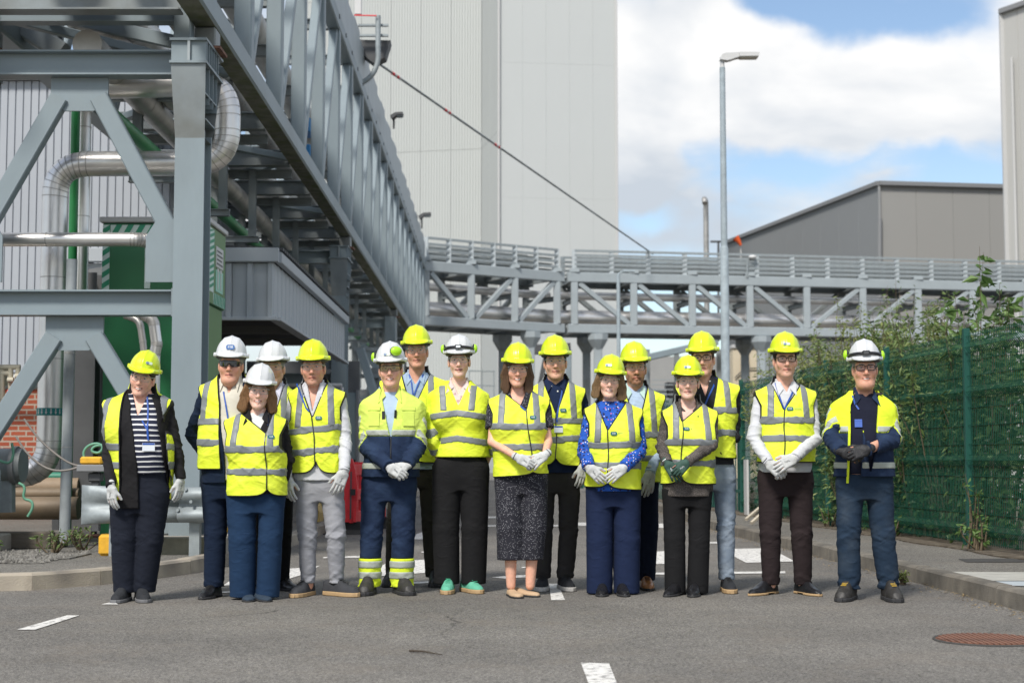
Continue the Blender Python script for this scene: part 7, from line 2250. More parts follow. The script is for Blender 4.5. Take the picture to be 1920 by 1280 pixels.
    if d.get('hbadge'):
        side = d['hbadge'][0]     # azimuth on the dome in degrees, 0 = front
        a_ = math.radians(side); el_ = math.radians(d['hbadge'][1]); col = d['hbadge'][2]
        n_ = Vector((math.sin(a_) * math.cos(el_), -math.cos(a_) * math.cos(el_), math.sin(el_)))
        # point on the dome ellipsoid in that direction
        k_ = 1 / math.sqrt((n_.x / .106) ** 2 + (n_.y / .133) ** 2 + (n_.z / .137) ** 2)
        p_ = Vector((n_.x * k_, n_.y * k_ + .008, n_.z * k_ + .045))
        gn = Vector((n_.x / .106 ** 2, n_.y / .133 ** 2, n_.z / .137 ** 2)).normalized()
        ex_ = Vector((0, 0, 1)).cross(gn).normalized(); ez_ = gn.cross(ex_)
        M = Matrix((ex_, ez_, gn)).transposed().to_4x4(); M.translation = p_ + gn * .0065
        sz = d['hbadge'][3] if len(d['hbadge']) > 3 else 1.0
        if col == 'blue':
            bo = hpart('badge', pill_mesh(.058, .036, M_BADGEB), M); o = link('badge_lettering', lettering('ESB', .024, M_WHITEP), None); o.parent = bo; o.matrix_local = Matrix.Translation((0, 0, .0012))
        else:
            bo = hpart('badge', pill_mesh(.048, .019, mat('sticker_pale', (.62, .72, .55), .4, var=0)), M)
            o = link('badge_logo', pill_mesh(.020, .015, M_BADGEB), None); o.parent = bo; o.matrix_local = Matrix.Translation((-.012, 0, .002))
            o = link('badge_lettering', lettering('ESB', .010, M_WHITEP), None); o.parent = bo; o.matrix_local = Matrix.Translation((-.012, 0, .0032))
    if d.get('headlamp'):
        ring = [Vector((.112 * math.sin(a_), .008 - .138 * math.cos(a_), .068 + .012 * math.cos(a_))) for a_ in np.linspace(0, 2 * math.pi, 37)]
        o = hpart('lamp_strap', strip_mesh_ring(ring, .020, M_FRAMEB))
        lampm = M_FRAMEB
        hpart('headlamp', box_mesh(.052, .022, .032, lampm, .006), Matrix.Translation((0, -.143, .080)))
        hpart('headlamp_lens', box_mesh(.034, .004, .018, MATS['white_card'] if d['headlamp'] == 'lit' else M_DARK, .002), Matrix.Translation((0, -.1555, .080)))
    if d.get('muffs'):
        for sx, up_ in d['muffs']:
            if 'muff' not in TXT:
                gm_ = Grid((-.05, -.05, -.06), (.05, .05, .06), .005)
                D_ = ell(gm_, (0, 0, 0), (.026, .036, .046)); TXT['muff'] = mesh_np('muff', *nets(gm_, D_), M_MUFF)
                gm_ = Grid((-.05, -.05, -.06), (.05, .05, .06), .005); D_ = np.maximum(ell(gm_, (0, 0, 0), (.024, .040, .050)), gm_.X); TXT['muff_pad'] = mesh_np('muff_pad', *nets(gm_, D_), M_FRAMEB)
            if up_ == 'front':
                Mm = Matrix.Translation((.052, -.125, .103)) @ Matrix.Rotation(math.radians(-62), 4, 'Z') @ Matrix.Rotation(math.radians(90), 4, 'X') @ Matrix.Scale(.92, 4)
            else:
                Mm = Matrix.Translation((sx * .120, .03, up_)) @ Matrix.Scale(.74, 4) @ (Matrix.Identity(4) if sx > 0 else Matrix.Rotation(math.pi, 4, 'Z'))
            mo = hpart('ear_muff', TXT['muff'], Mm)
            o = link('muff_pad', TXT['muff_pad'], None); o.parent = mo; o.matrix_local = Matrix.Translation((-.006, 0, 0))
            if up_ != 'front':
                hpart('muff_arm', tube_mesh('muff_arm', [Vector((sx * .118, .02, .05)), Vector((sx * .132, .02, up_ + .02))], .004, M_FRAMEB, 6))
    return root
def strip_mesh_ring(ring, w, m):
    V, Fc = [], []; n = len(ring)
    for p in ring:
        c = Vector((p.x, p.y - .008, 0)).normalized()
        V += [p + Vector((0, 0, w / 2)) - c * .004, p - Vector((0, 0, w / 2)) - c * .0, p - Vector((0, 0, w / 2)) + c * .004, p + Vector((0, 0, w / 2)) + c * .001]
    for i in range(n - 1):
        for k in range(4): Fc.append([i * 4 + k, i * 4 + (k + 1) % 4, (i + 1) * 4 + (k + 1) % 4, (i + 1) * 4 + k])
    me = mesh_py('lamp_strap', V, Fc, m, True)
    bm = bmesh.new(); bm.from_mesh(me); bmesh.ops.recalc_face_normals(bm, faces=bm.faces); bm.to_mesh(me); bm.free()
    return me
# ------------------------------------------------------------------ fabrics of the group
def striped():
    m = bpy.data.materials.new('navy_white_stripes'); m.use_nodes = True
    nt = m.node_tree; n, l = nt.nodes, nt.links; b = n['Principled BSDF']; b.inputs['Roughness'].default_value = .85
    tc = n.new('ShaderNodeTexCoord'); sp = n.new('ShaderNodeSeparateXYZ'); l.new(tc.outputs['Object'], sp.inputs['Vector'])
    nz = n.new('ShaderNodeTexNoise'); nz.inputs['Scale'].default_value = 5; l.new(tc.outputs['Object'], nz.inputs['Vector'])
    a = n.new('ShaderNodeMath'); a.operation = 'MULTIPLY_ADD'; a.inputs[1].default_value = .02; l.new(nz.outputs['Fac'], a.inputs[0]); l.new(sp.outputs['Z'], a.inputs[2])
    md = n.new('ShaderNodeMath'); md.operation = 'FRACT'; ml = n.new('ShaderNodeMath'); ml.operation = 'MULTIPLY'; ml.inputs[1].default_value = 1 / .0355
    l.new(a.outputs[0], ml.inputs[0]); l.new(ml.outputs[0], md.inputs[0])
    r = n.new('ShaderNodeValToRGB'); r.color_ramp.interpolation = 'CONSTANT'; e = r.color_ramp.elements
    e[0].color = (.012, .016, .040, 1); e[1].position = .70; e[1].color = (.74, .74, .74, 1)
    l.new(md.outputs[0], r.inputs['Fac']); l.new(r.outputs['Color'], b.inputs['Base Color'])
    return m
def dotted(name, base, cols, scale, size):
    m = bpy.data.materials.new(name); m.use_nodes = True
    nt = m.node_tree; n, l = nt.nodes, nt.links; b = n['Principled BSDF']; b.inputs['Roughness'].default_value = .85
    tc = n.new('ShaderNodeTexCoord')
    src = None
    for k, (c, sc, sz, thr) in enumerate(cols):
        v = n.new('ShaderNodeTexVoronoi'); v.inputs['Scale'].default_value = sc; v.inputs['Randomness'].default_value = .8
        mp = n.new('ShaderNodeMapping'); mp.inputs['Location'].default_value = (k * 3.7, k * 1.3, 0); l.new(tc.outputs['Object'], mp.inputs['Vector']); l.new(mp.outputs['Vector'], v.inputs['Vector'])
        r = n.new('ShaderNodeMath'); r.operation = 'LESS_THAN'; r.inputs[1].default_value = sz; l.new(v.outputs['Distance'], r.inputs[0])
        s2 = n.new('ShaderNodeSeparateColor'); l.new(v.outputs['Color'], s2.inputs['Color'])
        g2 = n.new('ShaderNodeMath'); g2.operation = 'LESS_THAN'; g2.inputs[1].default_value = thr; l.new(s2.outputs[0], g2.inputs[0])
        mu = n.new('ShaderNodeMath'); mu.operation = 'MULTIPLY'; l.new(r.outputs[0], mu.inputs[0]); l.new(g2.outputs[0], mu.inputs[1])
        mx = n.new('ShaderNodeMix'); mx.data_type = 'RGBA'; mx.inputs['A'].default_value = base + (1,); mx.inputs['B'].default_value = c + (1,)
        if src is not None: l.new(src, mx.inputs['A'])
        l.new(mu.outputs[0], mx.inputs['Factor']); src = mx.outputs['Result']
    l.new(src, b.inputs['Base Color'])
    return m
C_STRIPE = striped()
C_DOTS = dotted('black_white_dots', (.014, .014, .022), [((.42, .42, .45), 122, .24, .7)], 0, 0)
C_FLORAL = dotted('blue_floral', (.010, .085, .44), [((.010, .015, .09), 42, .40, .5), ((.70, .66, .74), 60, .28, .34), ((.62, .12, .20), 52, .26, .16)], 0, 0)
C_BLACK = cloth('black_wool', (.016, .0155, .017)); C_CHAR = cloth('charcoal_wool', (.013, .016, .026)); C_NAVYS = cloth('navy_suit', (.010, .019, .042))
C_NAVYT = cloth('navy_trousers', (.014, .036, .082)); C_NAVYD = cloth('dark_navy_cloth', (.010, .015, .032)); C_BLK = cloth('black_trousers', (.0125, .0125, .0135))
C_NAVYW = cloth('navy_wide_trousers', (.012, .021, .058)); C_GREYT = cloth('light_grey_chinos', (.315, .32, .345), leg=None) if False else cloth('light_grey_chinos', (.315, .32, .345))
C_WORK = cloth('navy_workwear', (.014, .026, .060), col2=(.022, .040, .085), c2scale=9); C_KHAKI = cloth('dark_khaki', (.045, .042, .034)); C_DGREY = cloth('dark_grey_chinos', (.042, .040, .040))
C_BROWN = cloth('dark_brown_trousers', (.027, .019, .020)); C_JEANL = cloth('light_jeans', (.24, .30, .38), col2=(.36, .42, .49), c2scale=6); C_JEAND = cloth('dark_jeans', (.018, .034, .060), col2=(.045, .062, .085), c2scale=5, c2lo=.5, c2hi=.8)
C_WHITE = cloth('white_shirt', (.58, .59, .615), weave=600, var=.03); C_CREAM = cloth('cream_shirt', (.62, .59, .50), var=.03); C_LILAC = cloth('lilac_shirt', (.58, .57, .68), var=.03)
C_LBLUE = cloth('light_blue_shirt', (.42, .53, .70), var=.04); C_BLUEG = cloth('blue_shirt', (.33, .43, .56), var=.06); C_NAVYSH = cloth('navy_shirt', (.012, .022, .058)); C_GREEN = cloth('pale_green_shirt', (.46, .62, .58))
C_PINKW = cloth('pink_white_shirt', (.66, .57, .55), col2=(.50, .30, .36), c2scale=24, c2lo=.55, c2hi=.6); C_TWEED = cloth('grey_tweed', (.070, .062, .056), var=.4, weave=220, col2=(.15, .13, .12), c2scale=160, c2lo=.5, c2hi=.6)
C_CARD = cloth('black_cardigan', (.026, .027, .032)); C_YJ = cloth('pale_hi_vis', (.66, .80, .15), var=.06); C_YJ2 = cloth('strong_hi_vis', (.74, .88, .045), var=.05)
M_YCUFF = C_YJ2
C_POLO = cloth('navy_polo', (.012, .014, .028)); C_WTEE = cloth('white_tee', (.70, .70, .68), var=.03)
S_BLACK = mat('black_leather', (.014, .014, .016), .32, var=.1, bump=.15, bscale=60); S_BLKM = mat('black_mesh_shoe', (.018, .020, .024), .8, var=.2, bump=.4, bscale=300); S_CHAR = mat('charcoal_suede', (.042, .044, .050), .9, var=.2, bump=.3, bscale=200)
S_GUM = mat('gum_sole', (.46, .31, .16), .7, var=.08); S_DSOLE = mat('dark_sole', (.03, .03, .032), .7, var=.1); S_GREEN = mat('mint_suede', (.12, .44, .30), .85, var=.1, bump=.2, bscale=200); S_TANS = mat('tan_leather', (.34, .14, .040), .35, var=.15, bump=.1)
S_BEIGE = mat('beige_suede', (.52, .36, .22), .8, var=.08); S_NAVY = mat('navy_suede', (.022, .040, .065), .85, var=.2, bump=.3, bscale=120); S_WSOLE = mat('white_sole', (.55, .53, .50), .6, var=.1); S_BOOT = mat('worn_boot', (.030, .028, .026), .55, var=.3, vscale=15, bump=.3)
S_GREYSL = mat('grey_sole', (.16, .16, .165), .7, var=.1); S_LACEY = mat('yellow_lace', (.62, .40, .04), .7, var=0); S_LACEK = mat('black_lace', (.01, .01, .01), .8, var=0); S_LACEG = mat('green_lace', (.05, .38, .22), .8, var=0)
HR_DARK = hair_material('hair_dark_brown', (.028, .017, .012)); HR_BRN = hair_material('hair_brown', (.115, .065, .035)); HR_BLOND = hair_material('hair_dark_blond', (.20, .125, .060)); HR_GINGER = hair_material('hair_light_auburn', (.23, .125, .055)); HR_GREY = hair_material('hair_grey', (.30, .29, .28)); HR_BLK = hair_material('hair_black', (.016, .012, .010))
PINK = (.56, .325, .245); FAIR = (.60, .38, .30); RUDDY = (.50, .265, .185); MID = (.52, .30, .22)
CLASP_A = dict(pose='curled')
def side(sd, **k):
    q = dict(dir=(-sd * .10, -.12, -1), back=(sd * .45, -1, 0), thumb=(-sd, -.3, 0)); q.update(k); return q
PEOPLE = [
 dict(seed=1, label='woman in striped top and open black blazer with yellow vest, leftmost of the group', fem=True, root=(256, 1131), top=(269, 657), head=(3, 10, 4), htilt=2, helmet=('n', M_YELH), hbadge=(20, 24, 'sticker'), sh=(190, 326, 752), waist=(213, 324, 860), hip=(206, 318, 925), bulk=1.12,
      belly=[(275, 845, (.13, .11, .16))], wd=.13,
      armL=((203, 848, -.03), (208, 912, -.19), side(-1, dir=(.08, -.05, -1))), armR=((331, 838, .02), (339, 898, .0), side(1, dir=(-.02, -.1, -1), back=(.9, -.6, 0), thumb=(-.3, -1, 0))),
      toplook=C_BLACK, top_name='blazer', top_hem=952, top_off=.016, neck_v=790, neck_w=.10, vest=dict(hem=938, v=800, vx=268, tape=(838, 872), open=[(735, 238, 300), (760, 236, 306), (800, 238, 316), (850, 236, 320), (938, 235, 322)], brace=.21, hips=0, off=.036, notch=0),
      open=[(735, 258, 284), (770, 251, 298), (820, 262, 308), (870, 268, 314), (960, 268, 316)], inner=(C_STRIPE, 888, 782, .060), inner_name='striped_top',
      lanyard=[[(256, 748), (264, 770), (277, 790), (287, 806), (288, 822)], [(280, 744), (284, 770), (287, 800), (289, 826)]], card=(290, 838, .082, .054, None),
      legs=C_CHAR, wtop=880, leg_hem=1110, legL=((236, 925), (234, 1010, -.01), (235, 1112, .02), (.125, .098, .080)), legR=((288, 925), (281, 1010, -.01), (270, 1112, .03), (.125, .095, .076)), hand=.95,
      shoeL=('slip', (232, 1120, 0), -3, S_BLKM, S_GREYSL, 1.0), shoeR=('slip', (264, 1120, .02), 22, S_BLKM, S_GREYSL, 1.0), tone=PINK, hair='tied', hairmat=HR_DARK, hairc=(.03, .02, .015), smile=1.0, teeth=1.0, jaw=1.02),
 dict(seed=2, label='man in navy suit with sunglasses and white badged helmet, hands behind his back', root=(420, 1124), top=(434, 631), head=(4, 2, 0), helmet=('n', M_WHITEH), hbadge=(2, 22, 'blue'), sh=(371, 498, 724), waist=(372, 490, 830), hip=(376, 480, 900), bulk=1.2, wd=.155, belly=[(432, 830, (.14, .11, .14))],
      armL=((360, 812, .10), (398, 880, .15), dict(none=True)), armR=((512, 812, .10), (468, 880, .15), dict(none=True)), toplook=C_NAVYS, top_name='suit_jacket', top_hem=905, top_off=.016, neck_v=860, neck_w=.10, open=[(700, 416, 450), (760, 428, 470), (870, 430, 480), (910, 430, 480)], inner=(C_CREAM, 900, 740, .05), inner_name='shirt', collar=C_CREAM, collar_tip=(.06, -.045),
      vest=dict(hem=880, v=880, vx=440, tape=(792, 828), open=[(700, 410, 460), (740, 419, 470), (880, 424, 480), (900, 424, 480)], brace=.18, hips=1, notch=0), lanyard=[[(424, 735), (430, 760), (436, 790)]],
      legs=C_NAVYS, leg_hem=1100, legL=((402, 900), (404, 1000, 0), (401, 1105, .03), (.105, .082, .070)), legR=((455, 900), (458, 1000, 0), (462, 1105, .03), (.105, .082, .070)),
      shoeL=('dress', (400, 1112, .01), -12, S_BLACK, S_DSOLE, 1.05), shoeR=('dress', (464, 1112, .04), 10, S_BLACK, S_DSOLE, 1.05), laces=S_LACEK, tone=RUDDY, hair='short', hairmat=HR_GREY, hairc=(.30, .28, .26), glasses='sun', smile=.1, jowl=1, jaw=1.06),
 dict(seed=4, label='man in white helmet and lilac shirt standing half hidden behind the woman with auburn hair', root=(513, 1110), top=(513, 640), head=(2, -2, 0), helmet=('n', M_WHITEH), sh=(466, 560, 738), waist=(470, 556, 850), hip=(476, 552, 910),
      armL=((462, 830, .05), (480, 890, .02), side(-1)), armR=((566, 828, .06), (548, 890, .02), side(1)), toplook=C_LILAC, top_name='shirt', top_hem=905, neck_v=745, collar=C_LILAC, vest=dict(hem=890, v=800, tape=(810, 846)), legs=C_BLK, leg_hem=1090,
      legL=((490, 910), (492, 1000, 0), (494, 1092, .03), (.092, .072, .062)), legR=((530, 910), (530, 1000, 0), (527, 1092, .03), (.092, .072, .060)), shoeL=('dress', (492, 1100, 0), -8, S_BLACK, S_DSOLE, 1.05), shoeR=('dress', (527, 1100, .05), 38, S_BLACK, S_DSOLE, 1.08), laces=S_LACEK,
      tone=MID, hair='short', hairmat=HR_GREY, hairc=(.2, .18, .16), smile=.5),
 dict(seed=3, label='woman with auburn hair in white helmet, black jacket and closed vest, navy trousers', fem=True, root=(484, 1128), top=(487, 682), head=(8, 5, 2), helmet=('n', M_WHITEH), sh=(418, 541, 788), waist=(430, 536, 870), hip=(427, 537, 925), bulk=1.1, wd=.14,
      armL=((425, 862, .06), (432, 905, .10), dict(none=True)), armR=((540, 862, .06), (530, 905, .12), dict(none=True)), toplook=C_BLACK, top_name='fleece_jacket', top_hem=925, neck_v=815, neck_w=.075, vx=.01, collar=C_BLACK, collar_up=-.005, collar_tip=(.088, -.03), inner=(C_WTEE, 900, 780, .05),
      vest=dict(hem=930, v=812, vx=504, zipx=507, tape=(842, 884), badge=(515, 819), w=.105, notch=.05), lanyard=[[(500, 768), (505, 785), (507, 797)]], legs=C_NAVYT, leg_hem=1119, stack=.5, leg_fold=.005,
      legL=((452, 925), (454, 1010, -.01), (455, 1116, .02), (.105, .094, .088)), legR=((510, 925), (507, 1010, -.01), (502, 1116, .01), (.100, .088, .080)), shoeL=('flat', (466, 1122, -.02), 10, S_NAVY, S_DSOLE, .95), shoeR=('flat', (488, 1122, -.03), 25, S_NAVY, S_DSOLE, .95),
      tone=FAIR, hair='long', hairmat=HR_GINGER, hairc=(.2, .12, .07), hairlen=.145, curly=1, hairflare=.02, smile=.8, teeth=.3),
 dict(seed=5, label='man in yellow helmet and vest over white shirt with light grey trousers', root=(603, 1121), top=(588, 637), head=(2, -1, 0), helmet=('n', M_YELH), sh=(538, 651, 737), waist=(541, 638, 830), hip=(548, 648, 905), bulk=.98,
      armL=((540, 822, -.02), (537, 894, -.10), side(-1, dir=(.16, -.15, -1), back=(-.5, -.9, 0), thumb=(.9, -.4, 0))), armR=((648, 822, -.02), (645, 884, -.17), side(1, dir=(-.34, -.10, -1), back=(.35, -1, 0), thumb=(-1, -.2, 0))), toplook=C_WHITE, top_name='shirt', top_hem=900, neck_v=772, neck_w=.045, collar=C_WHITE,
      vest=dict(hem=888, v=782, vx=590, zipx=597, tape=(805, 845), badge=(602, 784), tapetilt=.10, notch=.09), lanyard=[[(560, 720), (568, 742), (578, 765), (584, 772)]], legs=C_GREYT, leg_hem=1093, leg_fold=.0125, hand=1.08,
      legL=((574, 905), (576, 1005, -.02), (578, 1092, .02), (.098, .072, .052)), legR=((622, 905), (630, 1005, -.03), (631, 1092, .02), (.096, .073, .053)), shoeL=('chunky', (574, 1105, .02), -18, S_CHAR, S_GUM, 1.06), shoeR=('chunky', (628, 1105, .02), 52, S_CHAR, S_GUM, 1.10), laces=S_LACEK,
      tone=RUDDY, hair='short', hairmat=HR_BRN, hairc=(.10, .06, .035), beard=.34, beardc=(.20, .105, .060), smile=-.1),
 dict(seed=7, label='tall man in yellow helmet and pale blue shirt behind the man with lime ear muffs', root=(778, 1102), top=(782, 610), head=(2, -2, 0), helmet=('n', M_YELH), sh=(708, 842, 716), waist=(732, 832, 815), hip=(732, 828, 880),
      armL=((704, 800, .06), (740, 870, .12), dict(none=True)), armR=((852, 800, .08), (826, 870, .12), dict(none=True)), toplook=C_BLUEG, top_name='shirt', top_hem=880, neck_v=722, collar=C_BLUEG, vest=dict(hem=868, v=770, tape=(780, 820), w=.10), lanyard=[[(768, 702), (773, 718), (776, 740)], [(795, 702), (786, 720), (778, 742)]], legs=C_KHAKI, leg_hem=1082,
      legL=((755, 880), (742, 975, 0), (737, 1080, .06), (.098, .076, .060)), legR=((806, 880), (808, 975, 0), (814, 1080, .04), (.098, .078, .066)), leg_fold=.008, shoeL=('boot', (738, 1090, .06), -10, S_BLACK, S_DSOLE, 1.05), shoeR=('boot', (816, 1090, .03), 5, S_BLACK, S_DSOLE, 1.05),
      tone=RUDDY, hair='short', hairmat=HR_GREY, hairc=(.16, .13, .11), smile=.5, jaw=1.04),
 dict(seed=6, label='man in white helmet with lime ear muffs, two-tone navy and yellow work jacket, hands clasped', root=(728, 1117), top=(733, 641), head=(0, -2, 0), helmet=('v', M_WHITEH), muffs=[(1, 'front'), (-1, .075)], hbadge=(-6, 16, 'sticker'), sh=(671, 800, 748), waist=(690, 780, 840), hip=(679, 784, 905), bulk=1.06, ra=.066, rw=.050,
      armL=((689, 838, -.06), (730, 875, -.26), dict(dir=(.75, -.15, -.45), back=(-.1, -1, .35), thumb=(.1, -.2, 1), pose='curled')), armR=((784, 838, -.06), (762, 872, -.23), dict(dir=(-.8, -.12, -.35), back=(.1, -.8, .5), thumb=(0, 0, 1), pose='curled')),
      toplook=C_YJ, tp2=C_WORK, split=818, arm_split=-.01, hem_tape=873, top_name='jacket', top_hem=894, top_off=.026, neck_v=815, neck_w=.075, collar=C_YJ, collar_tip=(.085, -.035), open=[(716, 726, 742), (760, 729, 746), (812, 734, 737), (900, 735, 735)], inner=(C_LBLUE, 890, 735, .04), inner_name='shirt',
      patches=[(722, 779, .022, .058, M_FRAMEB), (744, 777, .020, .058, M_FRAMEB), (704, 786, .085, .10, C_YJ), (704, 766, .095, .03, C_YJ), (768, 786, .085, .10, C_YJ), (768, 766, .095, .03, C_YJ)],
      edging=[([(736, 818), (735.5, 850), (736, 885)], .008, M_FRAMEB)],
      legs=C_WORK, leg_split=1046, leg_bands=(1057, 1077), leg_hem=1098, legL=((702, 905), (697, 1000, -.01), (692, 1097, .02), (.105, .086, .072)), legR=((757, 905), (756, 1000, -.01), (753, 1097, .02), (.105, .088, .078)), stack=1.6, leg_fold=.010,
      shoeL=('boot', (692, 1108, .0), -6, S_BOOT, S_DSOLE, 1.05), shoeR=('boot', (752, 1108, .02), 22, S_BOOT, S_DSOLE, 1.08), tone=PINK, hair='short', hairmat=HR_BRN, hairc=(.12, .08, .05), glasses='amber', smile=.7, teeth=.3),
 dict(seed=8, label='woman in white helmet with head torch, long-sleeved yellow jacket and green shoes', fem=True, root=(866, 1114), top=(861, 628), head=(0, -1, 0), helmet=('v', M_WHITEH), headlamp='lit', muffs=[(-1, .075), (1, .075)], sh=(798, 920, 732), waist=(830, 910, 820), hip=(812, 918, 885), bulk=1.02,
      armL=((811, 828, -.04), (832, 878, .10), dict(none=True)), armR=((925, 828, .06), (905, 880, .12), dict(none=True)), toplook=M_VEST, top_name='hi_vis_jacket', top_hem=857, top_off=.022, neck_v=762, neck_w=.085, top_tapes=(775, 822), arm_tapes=(.09, -.05), top_braces=1, inner=(C_PINKW, 850, 742, .05), inner_name='shirt', collar=C_PINKW, collar_tip=(.092, -.03), ra=.056,
      legs=C_BLK, leg_hem=1094, stack=.3, leg_fold=.004, legL=((838, 880), (836, 990, 0), (838, 1092, .02), (.108, .097, .092)), legR=((890, 880), (890, 990, 0), (888, 1092, .02), (.108, .097, .090)), shoeL=('trainer', (842, 1108, -.02), -4, S_GREEN, S_GUM, 1.0), shoeR=('trainer', (878, 1108, .02), 28, S_GREEN, S_GUM, 1.0), laces=S_LACEG,
      tone=FAIR, hair='tied', hairmat=HR_BRN, hairc=(.12, .08, .05), smile=.9, lip=(.42, .13, .12)),
 dict(seed=10, label='man in yellow helmet with navy shirt, vest, name card and dark grey trousers', root=(1042, 1109), top=(1041, 629), head=(0, -1, 0), helmet=('n', M_YELH), sh=(985, 1101, 730), waist=(988, 1094, 815), hip=(998, 1092, 890),
      armL=((978, 815, .05), (990, 880, .02), side(-1)), armR=((1106, 812, .05), (1095, 872, -.13), side(1, dir=(-.14, -.1, -1), back=(.4, -1, 0), thumb=(-1, -.3, 0))), toplook=C_NAVYSH, top_name='shirt', top_hem=886, neck_v=722, collar=C_NAVYSH, vest=dict(hem=874, v=775, vx=1042, zipx=1041, tape=(789, 823), badge=(1055, 770), notch=.06),
      lanyard=[[(1054, 730), (1050, 750), (1044, 775), (1043, 792)]], card=(1046, 805, .064, .050, None), buttons=[(1033, 725), (1054, 726), (1045, 734)], legs=C_DGREY, leg_hem=1084, leg_fold=.011, legL=((1020, 888), (1020, 985, 0), (1017, 1084, .03), (.096, .074, .060)), legR=((1068, 888), (1066, 985, 0), (1060, 1084, .03), (.098, .076, .064)),
      shoeL=('trainer', (1018, 1094, .02), -6, S_BLKM, S_WSOLE, 1.05), shoeR=('trainer', (1058, 1094, .02), 12, S_BLKM, S_WSOLE, 1.05), laces=S_LACEK, tone=MID, hair='short', hairmat=HR_DARK, hairc=(.06, .04, .03), smile=.6),
 dict(seed=9, label='woman with long brown hair and fringe, vest over spotted black outfit, beige flat shoes', fem=True, root=(974, 1121), top=(970, 643), head=(3, 2, 2), helmet=('n', M_YELH), sh=(912, 1034, 750), waist=(924, 1022, 830), hip=(926, 1026, 890), sleeve=.62, ra=.050,
      armL=((922, 828, -.06), (972, 858, -.24), dict(dir=(.82, -.12, -.42), back=(-.1, -1, .35), thumb=(.2, -.2, 1), pose='curled')), armR=((1028, 828, -.06), (1022, 852, -.21), dict(dir=(-.72, -.22, -.55), back=(.1, -.9, .4), thumb=(0, -.2, 1), pose='relaxed')), toplook=C_DOTS, top_name='blouse', top_hem=890, neck_v=772, neck_w=.065, vest=dict(hem=892, v=768, vx=986, zipx=999, tape=(800, 838), badge=(999, 783), w=.085, notch=.02, tilt=.06),
      lanyard=[[(957, 738), (966, 752), (976, 762), (985, 770)]], legs=C_DOTS, legs_name='culottes', leg_hem=1049, stack=.2, leg_fold=.005, ankle=.033, legL=((953, 890), (957, 990, -.01), (958, 1052, .01), (.100, .098, .098)), legR=((1002, 890), (1000, 990, 0), (994, 1052, .02), (.098, .094, .090)),
      shoeL=('flat', (962, 1112, -.03), 12, S_BEIGE, S_DSOLE, .98), shoeR=('flat', (978, 1112, .04), 34, S_BEIGE, S_DSOLE, .98), tone=(.56, .31, .22), hair='long', hairmat=HR_BRN, hairc=(.10, .06, .035), hairlen=.165, fringe=1, smile=1.0, teeth=.8),
 dict(seed=12, label='bearded man in yellow helmet and pale blue shirt with tan shoes', root=(1194, 1107), top=(1190, 641), head=(2, -2, 0), helmet=('n', M_YELH), sh=(1135, 1250, 742), waist=(1140, 1238, 830), hip=(1144, 1238, 900), armL=((1130, 828, .06), (1148, 885, .04), side(-1)),
      armR=((1237, 828, .02), (1219, 886, -.17), side(1, dir=(-.12, -.12, -1), back=(.2, -1, 0), thumb=(-1, -.2, 0))), toplook=C_LBLUE, top_name='shirt', top_hem=905, neck_v=735, collar=C_GREEN, vest=dict(hem=905, v=800, tape=(815, 858)), legs=C_NAVYD, leg_hem=1088, legL=((1166, 900), (1164, 990, 0), (1166, 1088, .03), (.096, .076, .064)),
      legR=((1212, 900), (1216, 990, 0), (1212, 1088, .03), (.098, .078, .064)), shoeL=('dress', (1168, 1096, .02), -6, S_TANS, S_DSOLE, 1.05), shoeR=('dress', (1211, 1096, .0), 2, S_TANS, S_DSOLE, 1.12), laces=S_LACEK, tone=RUDDY, hair='short', hairmat=HR_BRN, hairc=(.10, .055, .03), beard=.92, beardc=(.13, .060, .028), smile=.2, hand=1.1),
 dict(seed=11, label='woman in blue floral blouse with blond bob under yellow helmet, navy wide trousers', fem=True, root=(1148, 1118), top=(1143, 665), head=(-3, 5, 0), helmet=('n', M_YELH), hbadge=(-8, 20, 'sticker'), sh=(1092, 1208, 768), waist=(1099, 1200, 850), hip=(1098, 1202, 915), bulk=1.08, wd=.13,
      armL=((1095, 845, -.06), (1104, 876, -.21), dict(dir=(.62, -.15, -.6), back=(-.35, -1, .2), thumb=(1, -.1, .3), pose='relaxed')), armR=((1200, 845, -.06), (1170, 876, -.22), dict(dir=(-.66, -.12, -.5), back=(.2, -1, .3), thumb=(-.6, 0, .8), pose='relaxed')), toplook=C_FLORAL, top_name='blouse', top_hem=920, neck_v=752, neck_w=.03, collar_z=.06, ra=.056, rw=.046,
      vest=dict(hem=916, v=806, vx=1137, zipx=1137, tape=(833, 872), badge=(1148, 813), badge_text=1, w=.10, notch=.04, tilt=-.06), legs=C_NAVYW, leg_hem=1112, stack=.15, leg_fold=.0035, legL=((1124, 915), (1124, 1010, 0), (1124, 1112, .02), (.100, .094, .092)), legR=((1176, 915), (1176, 1010, 0), (1175, 1112, .02), (.100, .094, .092)),
      shoeL=('dress', (1130, 1113, -.03), -6, S_BLACK, S_DSOLE, .98), shoeR=('dress', (1165, 1113, -.03), 4, S_BLACK, S_DSOLE, .98), tone=FAIR, hair='long', hairmat=HR_BLOND, hairc=(.2, .13, .07), hairlen=.115, hairflare=.012, smile=.3, teeth=.2, hand=1.0),
 dict(seed=14, label='tall man in yellow helmet and black-framed glasses, black cardigan, open vest and jeans', root=(1334, 1113), top=(1317, 622), head=(-10, -2, 0), helmet=('n', M_YELH), sh=(1262, 1390, 724), waist=(1276, 1376, 830), hip=(1284, 1382, 885), armL=((1262, 815, .05), (1290, 860, .0), dict(none=True)),
